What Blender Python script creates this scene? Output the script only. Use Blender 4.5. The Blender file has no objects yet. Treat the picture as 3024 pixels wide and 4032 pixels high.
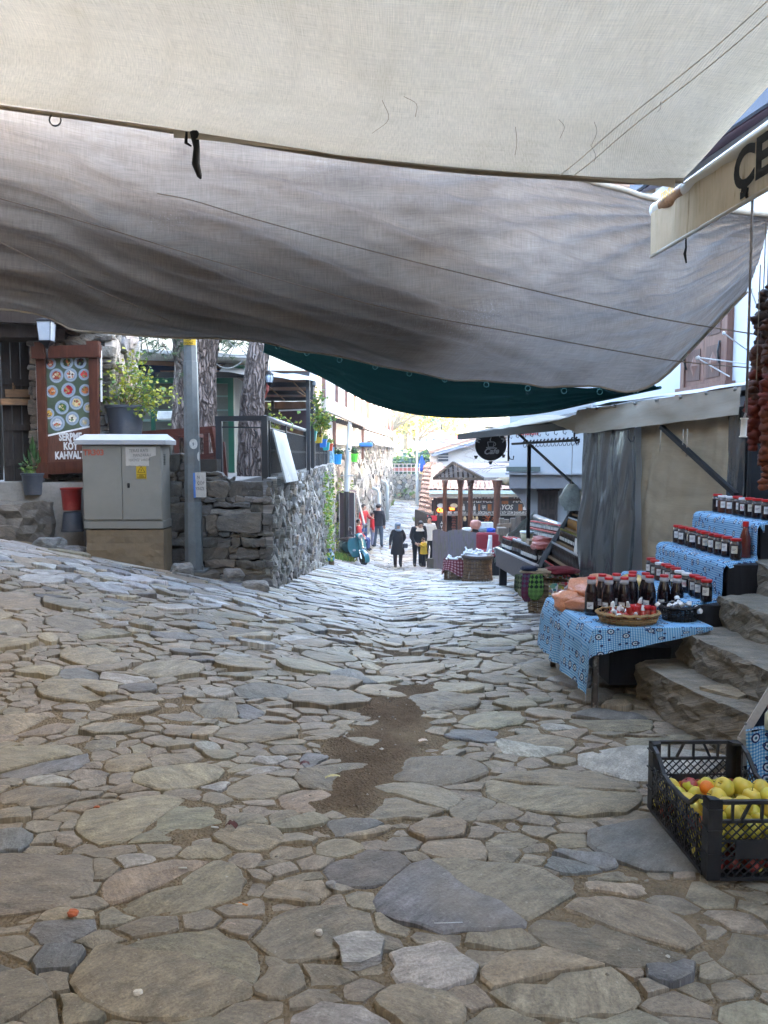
import bpy, bmesh, math, random
import numpy as np
from mathutils import Vector, Matrix, noise
R = math.radians
random.seed(7); np.random.seed(7)
sc = bpy.context.scene
COL = sc.collection
# ------------------------------------------------------------------ camera, sky, sun, exposure
CAM_Z, PITCH, FPX = 1.55, R(4.2), 3028.0
cam_data = bpy.data.cameras.new('camera')
cam = bpy.data.objects.new('camera', cam_data); COL.objects.link(cam)
cam.location = (0, 0, CAM_Z); cam.rotation_euler = (R(90) - PITCH, 0, 0)
cam_data.sensor_fit = 'VERTICAL'; cam_data.sensor_height = 36; cam_data.lens = 36 * FPX / 4032
cam_data.clip_start = 0.05; cam_data.clip_end = 2000
sc.camera = cam
sun_dir = Vector((0.85, 0.16, 0.31)).normalized()          # towards the sun
SUN_EL = math.asin(sun_dir.z); SUN_AZ = math.atan2(sun_dir.x, sun_dir.y)
world = bpy.data.worlds.new('World'); sc.world = world; world.use_nodes = True
wn = world.node_tree.nodes; bgn = wn['Background']
skyn = wn.new('ShaderNodeTexSky'); skyn.sky_type = 'NISHITA'; skyn.sun_disc = False
skyn.sun_elevation = SUN_EL; skyn.sun_rotation = SUN_AZ
skyn.air_density = 1.0; skyn.dust_density = 2.5; skyn.ozone_density = 1.0
world.node_tree.links.new(skyn.outputs[0], bgn.inputs[0]); bgn.inputs[1].default_value = 0.15
sl = bpy.data.lights.new('sun', 'SUN'); sl.energy = 3.5; sl.angle = R(0.5); sl.color = (1, .93, .82)
so = bpy.data.objects.new('sun', sl); COL.objects.link(so)
so.rotation_euler = sun_dir.to_track_quat('Z', 'Y').to_euler(); so.location = (20, 0, 30)
sc.view_settings.view_transform = 'Standard'; sc.view_settings.look = 'None'
sc.view_settings.exposure = 4.72; sc.view_settings.gamma = 1; sc.view_settings.use_curve_mapping = False
sc.render.engine = 'CYCLES'; sc.cycles.use_denoising = True
sc.cycles.max_bounces = 8; sc.cycles.diffuse_bounces = 4; sc.cycles.glossy_bounces = 3; sc.cycles.transmission_bounces = 6
sc.cycles.transparent_max_bounces = 12; sc.cycles.sample_clamp_indirect = 8; sc.cycles.caustics_reflective = False; sc.cycles.caustics_refractive = False

# ------------------------------------------------------------------ helpers
def P(px, py, Y):
    """a place in the street: the point seen at photo pixel (px, py), Y metres up the street"""
    u = (px - 1512) / FPX; v = (2016 - py) / FPX
    d = Vector((u, v * math.sin(PITCH) + math.cos(PITCH), v * math.cos(PITCH) - math.sin(PITCH)))
    return Vector((0, 0, CAM_Z)) + d * (Y / d.y)
def sstep(a, b, x):
    t = min(1, max(0, (x - a) / (b - a))); return t * t * (3 - 2 * t)
ZC = [(-60, 1.0), (-8, .15), (0, 0), (3, 0), (5, -.05), (6.5, -.15), (8, -.31), (10, -.53), (12, -.75), (16, -1.17), (21, -1.72), (25, -2.18), (27.5, -2.42), (29, -2.38), (33, -2.08), (45, -1.3), (52, -.7), (70, 1.5), (100, 5.5), (160, 11), (420, 16)]
ZCX = np.array([a for a, b in ZC]); ZCZ = np.array([b for a, b in ZC])
def zc(y):
    s = 0
    for k, w in ((-.8, .2), (-.4, .2), (0, .2), (.4, .2), (.8, .2)):
        s += w * float(np.interp(y + k * min(1, .3 + abs(y) * .05), ZCX, ZCZ))
    return s
def G(x, y):
    k = .2 * sstep(3, 9, y) * (1 - .6 * sstep(24, 40, y))
    xx = max(-7, min(7, x - .08 * max(0, min(24, y - 22))))
    z = zc(y) + k * (math.sqrt(xx * xx + .09) - xx) * .5
    z += .03 * sstep(3, 8, y) * max(0, xx)
    z += .05 * (1 - math.exp(-(xx - .12) ** 2 / .10)) * sstep(4.5, 8, y) - .05
    z += .022 * noise.noise(Vector((x * .55, y * .55, 3.3))) * sstep(1, 3, y)
    return z
def gp(px, py):
    """where the line of sight through a photo pixel meets the ground"""
    a = 1.2; d = P(px, py, 1) - Vector((0, 0, CAM_Z)); t = a
    while t < 90:
        q = Vector((0, 0, CAM_Z)) + d * t
        if q.z < G(q.x, q.y): break
        t += .04
    return Vector((q.x, q.y, G(q.x, q.y)))

XF = {}
def link(o, parent=None):
    COL.objects.link(o)
    if parent is not None: o.parent = parent
    return o
def tag(o, label=None, cat=None, group=None, kind=None):
    for k, v in (('label', label), ('category', cat), ('group', group), ('kind', kind)):
        if v: o[k] = v
    return o
def thing(name, label, cat, loc=(0, 0, 0), rotz=0, group=None):
    o = bpy.data.objects.new(name, None); COL.objects.link(o); o.empty_display_size = .1
    o.location = loc; o.rotation_euler = (0, 0, rotz)
    XF[o.name] = Matrix.Translation(Vector(loc)) @ Matrix.Rotation(rotz, 4, 'Z')
    return tag(o, label, cat, group)
def kids(o): return [c for c in ALLKIDS.get(o.name, [])]
ALLKIDS = {}
def dup(root, loc, rotz=None, label=None, group=None, scale=None):
    r = root.copy(); COL.objects.link(r); r.location = loc
    if rotz is not None: r.rotation_euler = (r.rotation_euler[0], r.rotation_euler[1], rotz)
    if scale: r.scale = (scale,) * 3 if not hasattr(scale, '__len__') else scale
    if label: r['label'] = label
    if group: r['group'] = group
    for ch in kids(root):
        c = ch.copy(); COL.objects.link(c); c.parent = r
        for g in kids(ch):
            d = g.copy(); COL.objects.link(d); d.parent = c
    return r

class MB:
    def __init__(s): s.v = []; s.f = []; s.m = []; s.uv = None; s.uvs = []; s.tint = []; s.uvv = []
    def add(s, verts, faces, m=0, M=None, uv=None, tint=None):
        b = len(s.v)
        for q in verts:
            q = Vector(q); s.v.append(M @ q if M is not None else q)
        for f in faces: s.f.append([b + i for i in f]); s.m.append(m)
        s.uvv += list(uv) if uv is not None else [(0, 0)] * len(verts)
        s.tint += [tint or (1, 1, 1)] * len(verts)
        return s
    def box(s, c, size, m=0, rot=None, bev=0.0, M=None, tint=None):
        hx, hy, hz = size[0] / 2, size[1] / 2, size[2] / 2
        T = Matrix.Translation(Vector(c))
        if rot is not None: T = T @ (rot if isinstance(rot, Matrix) else Matrix.Rotation(rot, 4, 'Z'))
        if M is not None: T = M @ T
        if bev <= 0:
            vs = [(x, y, z) for z in (-hz, hz) for y in (-hy, hy) for x in (-hx, hx)]
            fs = [(0, 2, 3, 1), (4, 5, 7, 6), (0, 1, 5, 4), (2, 6, 7, 3), (0, 4, 6, 2), (1, 3, 7, 5)]
            return s.add(vs, fs, m, T, tint=tint)
        b = min(bev, hx * .45, hy * .45, hz * .45)
        bm = bmesh.new(); bmesh.ops.create_cube(bm, size=1)
        for v in bm.verts: v.co = Vector((v.co.x * 2 * hx, v.co.y * 2 * hy, v.co.z * 2 * hz))
        bmesh.ops.bevel(bm, geom=bm.edges[:], offset=b, segments=1, affect='EDGES')
        s.bm(bm, m, T, tint); return s
    def bm(s, bm, m=0, T=None, tint=None):
        bm.verts.index_update()
        s.add([v.co.copy() for v in bm.verts], [[v.index for v in f.verts] for f in bm.faces], m, T, tint=tint); bm.free()
    def bar(s, a, b, w, h=None, m=0, up=(0, 0, 1)):
        a, b = Vector(a), Vector(b); h = h or w; d = (b - a); L = d.length
        if L < 1e-6: return s
        x = d / L; u = Vector(up)
        if abs(x.dot(u)) > .98: u = Vector((0, 1, 0))
        y = u.cross(x).normalized(); z = x.cross(y)
        M = Matrix((x, y, z)).transposed().to_4x4(); M.translation = (a + b) / 2
        return s.box((0, 0, 0), (L, w, h), m, M=M)
    def tube(s, pts, r, n=8, m=0, caps=True):
        pts = [Vector(p) for p in pts]; N = len(pts)
        rr = r if hasattr(r, '__len__') else [r] * N
        b = len(s.v); vs = []; fs = []
        t0 = (pts[1] - pts[0]).normalized(); up = Vector((0, 0, 1)) if abs(t0.z) < .9 else Vector((1, 0, 0))
        u = t0.cross(up).normalized()
        for i, p in enumerate(pts):
            t = (pts[min(i + 1, N - 1)] - pts[max(i - 1, 0)]).normalized()
            u = (u - t * u.dot(t)).normalized(); w = t.cross(u)
            for k in range(n):
                a = 2 * math.pi * k / n; vs.append(p + (u * math.cos(a) + w * math.sin(a)) * rr[i])
        for i in range(N - 1):
            for k in range(n):
                fs.append((i * n + k, i * n + (k + 1) % n, (i + 1) * n + (k + 1) % n, (i + 1) * n + k))
        if caps: fs += [tuple(range(n))[::-1], tuple(range((N - 1) * n, N * n))]
        return s.add(vs, fs, m)
    def lathe(s, prof, n=16, m=0, M=None, mats=None, sx=1, sy=1):
        vs = []; fs = []; N = len(prof)
        for r, z in prof:
            for k in range(n):
                a = 2 * math.pi * k / n; vs.append((r * math.cos(a) * sx, r * math.sin(a) * sy, z))
        for i in range(N - 1):
            for k in range(n): fs.append((i * n + k, i * n + (k + 1) % n, (i + 1) * n + (k + 1) % n, (i + 1) * n + k))
        if prof[0][0] > 1e-4: fs.append(tuple(range(n))[::-1])
        if prof[-1][0] > 1e-4: fs.append(tuple(range((N - 1) * n, N * n)))
        b = len(s.m); s.add(vs, fs, m, M)
        if mats:
            for i in range(N - 1):
                for k in range(n): s.m[b + i * n + k] = mats[i]
            for j in range(b + (N - 1) * n, len(s.m)): s.m[j] = mats[-1]
        return s
    def ball(s, c, r, m=0, n=10, M=None, squash=None):
        r3 = r if hasattr(r, '__len__') else (r, r, r)
        T = Matrix.Translation(Vector(c)) @ Matrix.Diagonal((*r3, 1))
        if M is not None: T = M @ T
        pr = [(math.sin(math.pi * i / (n // 2)), -math.cos(math.pi * i / (n // 2))) for i in range(n // 2 + 1)]
        pr[0] = (.001, -1); pr[-1] = (.001, 1)
        return s.lathe(pr, n, m, T)
    def grid(s, fn, nu, nv, m=0, uvfn=None):
        vs = []; uv = []
        for j in range(nv + 1):
            for i in range(nu + 1):
                vs.append(fn(i / nu, j / nv)); uv.append(uvfn(i / nu, j / nv) if uvfn else (i / nu, j / nv))
        fs = [(j * (nu + 1) + i, j * (nu + 1) + i + 1, (j + 1) * (nu + 1) + i + 1, (j + 1) * (nu + 1) + i) for j in range(nv) for i in range(nu)]
        return s.add(vs, fs, m, uv=uv)
    def prism(s, pts, depth, m=0, M=None):
        """outline in local xy, thickness along local z from 0 to depth"""
        n = len(pts)
        vs = [(p[0], p[1], 0) for p in pts] + [(p[0], p[1], depth) for p in pts]
        fs = [tuple(range(n))[::-1], tuple(range(n, 2 * n))] + [(i, (i + 1) % n, n + (i + 1) % n, n + i) for i in range(n)]
        return s.add(vs, fs, m, M)
    def quad(s, a, b, c, d, t=0.0, m=0):
        a, b, c, d = map(Vector, (a, b, c, d)); nrm = (b - a).cross(d - a).normalized() * t
        if t == 0: return s.add([a, b, c, d], [(0, 1, 2, 3)], m, uv=[(0, 0), ((b - a).length, 0), ((b - a).length, (d - a).length), (0, (d - a).length)])
        return s.add([a, b, c, d, a + nrm, b + nrm, c + nrm, d + nrm], [(3, 2, 1, 0), (4, 5, 6, 7), (0, 1, 5, 4), (1, 2, 6, 5), (2, 3, 7, 6), (3, 0, 4, 7)], m)
    def text(s, body, origin, xax, yax, size, m=0, bold=0.0, sxs=1.0, align='LEFT', shear=0, ext=.002, spacing=1.0):
        cu = bpy.data.curves.new('lettering', 'FONT'); cu.body = body; cu.size = size; cu.offset = bold
        cu.align_x = align; cu.shear = shear; cu.extrude = ext; cu.resolution_u = 5 if size > .2 else 2; cu.space_character = spacing
        ob = bpy.data.objects.new('lettering', cu); me = ob.to_mesh()
        x, y = Vector(xax).normalized(), Vector(yax).normalized(); z = x.cross(y).normalized()
        M = Matrix((x * sxs, y, z)).transposed().to_4x4(); M.translation = Vector(origin)
        s.add([v.co.copy() for v in me.vertices], [list(p.vertices) for p in me.polygons], m, M)
        ob.to_mesh_clear(); bpy.data.objects.remove(ob); bpy.data.curves.remove(cu)
        return s
    def mesh(s, name, mats, smooth=False, Minv=None):
        me = bpy.data.meshes.new(name)
        vs = [Minv @ q for q in s.v] if Minv is not None else s.v
        me.from_pydata([tuple(q) for q in vs], [], s.f)
        for mt in (mats if isinstance(mats, (list, tuple)) else [mats]): me.materials.append(mt)
        if len(me.polygons):
            me.polygons.foreach_set('material_index', np.array(s.m, dtype=np.int32))
            if smooth: me.polygons.foreach_set('use_smooth', np.ones(len(me.polygons), dtype=bool))
            uvl = me.uv_layers.new(name='uv')
            li = np.empty(len(me.loops), dtype=np.int32); me.loops.foreach_get('vertex_index', li)
            uvl.data.foreach_set('uv', np.array(s.uvv, dtype=np.float32)[li].ravel())
            if any(t != (1, 1, 1) for t in s.tint):
                ca = me.color_attributes.new('tint', 'FLOAT_COLOR', 'POINT')
                ca.data.foreach_set('color', np.array([(*t, 1) for t in s.tint], dtype=np.float32).ravel())
        me.update()
        return me
    def build(s, name, mats, parent=None, smooth=False, auto=None):
        """auto: angle above which edges stay sharp. Vertices are world coordinates."""
        if parent is not None:
            Mw = XF[parent.name]; me = s.mesh(name, mats, smooth, Mw.inverted())
            o = bpy.data.objects.new(name, me); link(o, parent); XF[o.name] = Mw
            ALLKIDS.setdefault(parent.name, []).append(o)
        else:
            a = np.array([tuple(q) for q in s.v]); lo, hi = a.min(0), a.max(0)
            loc = Vector(((lo[0] + hi[0]) / 2, (lo[1] + hi[1]) / 2, lo[2]))
            Mw = Matrix.Translation(loc); me = s.mesh(name, mats, smooth, Mw.inverted())
            o = bpy.data.objects.new(name, me); o.location = loc; link(o); XF[o.name] = Mw
        if auto is not None: me.set_sharp_from_angle(angle=R(auto))
        return o

# ------------------------------------------------------------------ materials
class NT:
    def __init__(s, name):
        s.mat = bpy.data.materials.new(name); s.mat.use_nodes = True; s.t = s.mat.node_tree; s.t.nodes.clear()
        s.out = s.t.nodes.new('ShaderNodeOutputMaterial')
    def n(s, typ, ins=None, **kw):
        nd = s.t.nodes.new('ShaderNode' + typ)
        for k, v in kw.items(): setattr(nd, k, v)
        for k, v in (ins or {}).items():
            if isinstance(v, bpy.types.NodeSocket): s.t.links.new(v, nd.inputs[k])
            else: nd.inputs[k].default_value = v
        return nd
    def l(s, a, b): s.t.links.new(a, b)
    def mix(s, f, a, b, typ='MIX'):
        nd = s.t.nodes.new('ShaderNodeMix'); nd.data_type = 'RGBA'; nd.blend_type = typ
        for k, v in ((0, f), (6, a), (7, b)):
            if isinstance(v, bpy.types.NodeSocket): s.l(v, nd.inputs[k])
            elif k == 0: nd.inputs[0].default_value = v
            else: nd.inputs[k].default_value = (*v, 1) if len(v) == 3 else v
        return nd.outputs[2]
    def ma(s, op, a, b=0.0, c=None):
        nd = s.t.nodes.new('ShaderNodeMath'); nd.operation = op
        for k, v in ((0, a), (1, b), (2, c)):
            if v is None: continue
            if isinstance(v, bpy.types.NodeSocket): s.l(v, nd.inputs[k])
            else: nd.inputs[k].default_value = v
        return nd.outputs[0]
    def ramp(s, f, stops):
        nd = s.t.nodes.new('ShaderNodeValToRGB'); e = nd.color_ramp.elements
        while len(e) < len(stops): e.new(.5)
        for el, (p, c) in zip(e, stops): el.position = p; el.color = (*c, 1) if hasattr(c, '__len__') else (c, c, c, 1)
        s.l(f, nd.inputs[0]); return nd.outputs[0]
    def noise(s, vec, scale, detail=4, rough=.55, dist=0.0):
        nd = s.n('TexNoise', {'Scale': scale, 'Detail': detail, 'Roughness': rough, 'Distortion': dist})
        if vec is not None: s.l(vec, nd.inputs['Vector'])
        return nd.outputs[0]
    def mapping(s, vec, scale=(1, 1, 1), rot=(0, 0, 0)):
        nd = s.n('Mapping', {'Scale': scale, 'Rotation': rot}); s.l(vec, nd.inputs['Vector']); return nd.outputs[0]
    def coord(s, k='Object'): return s.n('TexCoord').outputs[k]
    def pos(s): return s.n('NewGeometry').outputs['Position']
    def bump(s, h, st=.3, d=.02):
        return s.n('Bump', {'Height': h, 'Strength': st, 'Distance': d}).outputs[0]
    def pbr(s, col, rough=.6, bump=None, metal=0, spec=.3, **kw):
        b = s.n('BsdfPrincipled', {'Roughness': rough, 'Metallic': metal, 'Specular IOR Level': spec, **kw})
        if isinstance(col, bpy.types.NodeSocket): s.l(col, b.inputs['Base Color'])
        else: b.inputs['Base Color'].default_value = (*col, 1)
        if bump is not None: s.l(bump, b.inputs['Normal'])
        s.l(b.outputs[0], s.out.inputs[0]); return b
MC = {}
def mat(name, col, rough=.65, var=.22, scale=6.0, bump=.15, bscale=45.0, metal=0, spec=.3, stretch=(1, 1, 1), tint=False, dirt=None, **kw):
    if name in MC: return MC[name]
    t = NT(name); c = t.coord('Object') if stretch == (1, 1, 1) else t.mapping(t.coord('Object'), stretch)
    n1 = t.noise(c, scale, 5); n2 = t.noise(c, scale * 7, 3)
    f = t.ma('ADD', t.ma('MULTIPLY', n1, .7), t.ma('MULTIPLY', n2, .3))
    lo = tuple(x * (1 - var) for x in col); hi = tuple(min(1, x * (1 + var)) for x in col)
    cc = t.ramp(f, [(.3, lo), (.7, hi)])
    if dirt:
        dm = t.ramp(t.noise(c, scale * .6, 6, .65), [(.52, 0), (.68, 1)])
        cc = t.mix(t.ma('MULTIPLY', dm, dirt[1]), cc, dirt[0])
    if tint: cc = t.mix(1, cc, t.n('Attribute', attribute_name='tint').outputs[0], 'MULTIPLY')
    rr = t.ma('ADD', rough - .08, t.ma('MULTIPLY', n2, .16))
    b = t.pbr(cc, rough, t.bump(t.noise(c, bscale, 4, .6), bump, .01) if bump else None, metal, spec, **kw)
    t.l(rr, b.inputs['Roughness'])
    MC[name] = t.mat; return t.mat
def wood(name, col, stretch=(14, 14, 1.2), rough=.6, var=.4, bump=.25):
    return mat(name, col, rough, var, 3.0, bump, 6.0, stretch=stretch, spec=.25)
def fabric(name, col, trans=.3, stain=None, stn=.5, var=.15, rib=0, stretch=(1, 1, 1), bump=.15, mark=None, swag=0, tint=False):
    """woven cloth: diffuse with some light coming through; stains are in the cloth"""
    if name in MC: return MC[name]
    t = NT(name); uv = t.coord('UV'); c = t.mapping(uv, stretch)
    f = t.ma('ADD', t.ma('MULTIPLY', t.noise(c, 1.3, 6, .6), .6), t.ma('MULTIPLY', t.noise(t.mapping(uv, (3, 60, 1)), 1.5, 3), .4))
    cc = t.ramp(f, [(.3, tuple(x * (1 - var) for x in col)), (.7, tuple(min(1, x * (1 + var)) for x in col))])
    if stain:
        sm = t.ramp(t.noise(t.mapping(uv, (.55, 1.5, 1), (0, 0, .35)), 1.6, 8, .68, .6), [(.44, 0), (.66, 1)])
        cc = t.mix(t.ma('MULTIPLY', sm, stn), cc, stain)
        sp = t.ramp(t.noise(uv, 9, 3, .6), [(.70, 0), (.76, 1)])
        cc = t.mix(t.ma('MULTIPLY', sp, stn * .5), cc, tuple(x * .6 for x in stain))
    if swag:                                                       # dark water runs along the sags
        s2 = t.ramp(t.noise(t.mapping(uv, (.20, 3.4, 1), (0, 0, .10)), 1.1, 7, .62, .35), [(.42, 0), (.56, .35), (.72, 1)]); s3 = t.ramp(t.noise(t.mapping(uv, (.22, 9, 1), (0, 0, .13)), 1.6, 5, .6, .3), [(.5, 0), (.7, 1)])
        cc = t.mix(t.ma('MULTIPLY', s2, swag), cc, tuple(x * .42 for x in col)); cc = t.mix(t.ma('MULTIPLY', s3, swag * .55), cc, tuple(x * .5 for x in col))
    if mark:                                                       # worn fibres in one corner
        wm = t.ramp(t.noise(uv, 40, 4, .75), [(.55, 0), (.62, 1)])
        wx = t.ramp(t.noise(t.mapping(uv, (.35, .6, 1)), 1.1, 2), [(.58, 0), (.7, 1)])
        cc = t.mix(t.ma('MULTIPLY', t.ma('MULTIPLY', wm, wx), .8), cc, mark)
    if tint:
        cc = t.mix(1, cc, t.n('Attribute', attribute_name='tint').outputs[0], 'MULTIPLY')
        wf = t.ma('ADD', t.noise(t.mapping(uv, (1.5, 48, 1)), 2.0, 4, .7), t.noise(t.mapping(uv, (40, 2.5, 1)), 2.0, 3, .7)); cc = t.mix(1, cc, t.ramp(t.ma('MULTIPLY', wf, .5), [(.34, .74), (.5, 1), (.66, 1.22)]), 'MULTIPLY')
    h = t.noise(t.mapping(uv, (60, 60, 1)), 6, 2)
    if rib:
        wv = t.n('TexWave', {'Scale': rib, 'Distortion': .2, 'Detail': 1.0, 'Detail Scale': 4.0}, wave_type='BANDS', bands_direction='X')
        t.l(uv, wv.inputs['Vector']); h = t.ma('ADD', t.ma('MULTIPLY', h, .4), wv.outputs['Fac'])
        cc = t.mix(t.ma('MULTIPLY', wv.outputs['Fac'], .10), cc, tuple(x * .55 for x in col))
    bp = t.bump(h, bump, .004)
    d = t.n('BsdfDiffuse', {'Color': cc, 'Normal': bp}); tr = t.n('BsdfTranslucent', {'Color': cc, 'Normal': bp})
    ms = t.n('MixShader', {0: trans, 1: d.outputs[0], 2: tr.outputs[0]})
    t.l(ms.outputs[0], t.out.inputs[0]); MC[name] = t.mat; return t.mat

def stone_mat(name, dust=(.27, .222, .158), dustf=.42, grain=9, bump=.8, rough=.50, spec=.5, moss=None):
    t = NT(name); uv = t.coord('UV'); g = t.mapping(uv, (3.0, grain, 1)); pos = t.pos()
    tint = t.n('Attribute', attribute_name='tint').outputs[0]
    n1 = t.noise(g, 1.4, 7, .7); n2 = t.noise(uv, 9, 8, .72); n3 = t.noise(uv, 75, 3, .7)
    v = t.ramp(t.ma('ADD', t.ma('MULTIPLY', n1, .32), t.ma('MULTIPLY', n2, .68)), [(.28, .32), (.5, .95), (.75, 1.7)])
    cc = t.mix(1, tint, v, 'MULTIPLY')
    cc = t.mix(.55, cc, t.ramp(n3, [(.3, .40), (.7, 1.55)]), 'MULTIPLY')
    n4 = t.noise(t.mapping(uv, (1.5, 4, 1)), 4.0, 8, .78); cc = t.mix(.75, cc, t.ramp(n4, [(.33, .38), (.5, 1), (.67, 1.6)]), 'MULTIPLY')
    dm = t.ramp(t.noise(pos, 2.2, 6, .65), [(.42, 0), (.66, 1)])
    cc = t.mix(t.ma('MULTIPLY', dm, dustf), cc, dust)
    sp = t.ramp(t.noise(uv, 45, 2), [(.68, 0), (.73, 1)])
    cc = t.mix(t.ma('MULTIPLY', sp, .35), cc, (.55, .52, .46))
    if moss:
        mm = t.ramp(t.noise(pos, 3.1, 5, .7), [(.54, 0), (.64, 1)]); cc = t.mix(t.ma('MULTIPLY', mm, .8), cc, moss)
    h = t.ma('ADD', t.ma('MULTIPLY', n1, .6), t.ma('ADD', t.ma('MULTIPLY', n2, .7), t.ma('ADD', t.ma('MULTIPLY', n3, .16), t.ma('MULTIPLY', n4, .6))))
    b = t.pbr(cc, rough, t.bump(h, bump, .03), 0, spec)
    t.l(t.ramp(n2, [(.3, rough - .14), (.7, rough + .16)]), b.inputs['Roughness'])
    return t.mat
M_FLAG = stone_mat('flagstone')
M_WALLST = stone_mat('dry_wall_stone', dust=(.22, .16, .10), dustf=.3, grain=20)
M_STEP = stone_mat('step_stone', dust=(.14, .11, .07), dustf=.4, grain=7, bump=.8)

# ------------------------------------------------------------------ stones: power diagram -> rough stones
def scatter(region, classes, rng, sep=.84, anis=(1, 1)):
    """region: (u0,u1,v0,v1, inside(u,v)); classes: [(radius(v), tries)] big first"""
    u0, u1, v0, v1, ins = region; cell = .3; H = {}; out = []
    def near(u, v, r):
        ci, cj = int(u // cell), int(v // cell); k = 2
        for i in range(ci - k, ci + k + 1):
            for j in range(cj - k, cj + k + 1):
                for q in H.get((i, j), ()):
                    if (q[0] - u) ** 2 + (q[1] - v) ** 2 < (sep * (q[2] + r)) ** 2: return True
        return False
    for rad, tries in classes:
        for _ in range(tries):
            u, v = rng.uniform(u0, u1), rng.uniform(v0, v1)
            if not ins(u, v): continue
            r = rad(u, v) if callable(rad) else rad
            r *= rng.uniform(.85, 1.15)
            if near(u, v, r): continue
            q = (u, v, r); out.append(q); H.setdefault((int(u // cell), int(v // cell)), []).append(q)
    return out
def cells(seeds, rmax=.34):
    cell = rmax; H = {}
    for i, q in enumerate(seeds): H.setdefault((int(q[0] // cell), int(q[1] // cell)), []).append(i)
    res = []
    for i, (u, v, r) in enumerate(seeds):
        s = r * 1.9; poly = [(u - s, v - s), (u + s, v - s), (u + s, v + s), (u - s, v + s)]
        ci, cj = int(u // cell), int(v // cell); nb = []
        for a in range(ci - 2, ci + 3):
            for b in range(cj - 2, cj + 3):
                nb += H.get((a, b), [])
        nb = sorted((j for j in nb if j != i), key=lambda j: (seeds[j][0] - u) ** 2 + (seeds[j][1] - v) ** 2)[:22]
        for j in nb:
            a, b, rj = seeds[j]; nx, ny = a - u, b - v; d2 = nx * nx + ny * ny
            k = (d2 + r * r - rj * rj) / 2
            new = []; n = len(poly)
            for q in range(n):
                p0, p1 = poly[q], poly[(q + 1) % n]
                s0 = (p0[0] - u) * nx + (p0[1] - v) * ny - k; s1 = (p1[0] - u) * nx + (p1[1] - v) * ny - k
                if s0 <= 0: new.append(p0)
                if s0 * s1 < 0:
                    t = s0 / (s0 - s1); new.append((p0[0] + (p1[0] - p0[0]) * t, p0[1] + (p1[1] - p0[1]) * t))
            poly = new
            if len(poly) < 3: break
        res.append(poly if len(poly) >= 3 else None)
    return res
def outline(poly, gap, n, rng, rough=.12, round_=.5):
    """inset a cell by the joint, keep its corners, break the edges up"""
    cx = sum(p[0] for p in poly) / len(poly); cy = sum(p[1] for p in poly) / len(poly)
    cl = [poly[0]]
    for p in poly[1:]:
        if math.dist(p, cl[-1]) > .012: cl.append(p)
    if len(cl) < 3: return None, None, 0
    poly = cl; L = [math.dist(poly[i], poly[(i + 1) % len(poly)]) for i in range(len(poly))]; T = sum(L)
    if T < .03: return None, None, 0
    pts = []; step = T / max(3, n - len(poly))
    for i in range(len(poly)):
        a, b, z = poly[i], poly[(i + 1) % len(poly)], poly[i - 1]
        c = min(.25, round_ * .3); k1 = min(c, .012 / max(L[i], .01)); k0 = min(c, .012 / max(L[i - 1], .01))
        pts.append((a[0] + ((b[0] - a[0]) * k1 + (z[0] - a[0]) * k0) * .5, a[1] + ((b[1] - a[1]) * k1 + (z[1] - a[1]) * k0) * .5))
        m = int(L[i] / step + .4)
        ex, ey = (b[0] - a[0]) / max(L[i], 1e-9), (b[1] - a[1]) / max(L[i], 1e-9); bow = rng.uniform(-.6, .5) * rough * L[i] * .22
        for q in range(1, m + 1):
            t = (q + rng.uniform(-.25, .25)) / (m + 1); o = rng.uniform(-.9, .6) * rough * min(.09, L[i] / (m + 1)) * .9 + bow * 4 * t * (1 - t)
            pts.append((a[0] + (b[0] - a[0]) * t - ey * o, a[1] + (b[1] - a[1]) * t + ex * o))
    inr = min(math.hypot(p[0] - cx, p[1] - cy) for p in pts); out = []; sd = rng.uniform(0, 99); big = inr > .06
    for p in pts:
        dx, dy = p[0] - cx, p[1] - cy; r = math.hypot(dx, dy) + 1e-9
        if big: r_ = 1 + .13 * noise.noise(Vector((dx / r * 1.3, dy / r * 1.3, sd))) + .07 * noise.noise(Vector((dx / r * 3.1, dy / r * 3.1, sd))); dx *= r_; dy *= r_; r *= r_
        f = max(.3, (r - gap * rng.uniform(.2, 1.3)) / r)
        out.append((cx + dx * f, cy + dy * f))
    return out, (cx, cy), inr
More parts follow.
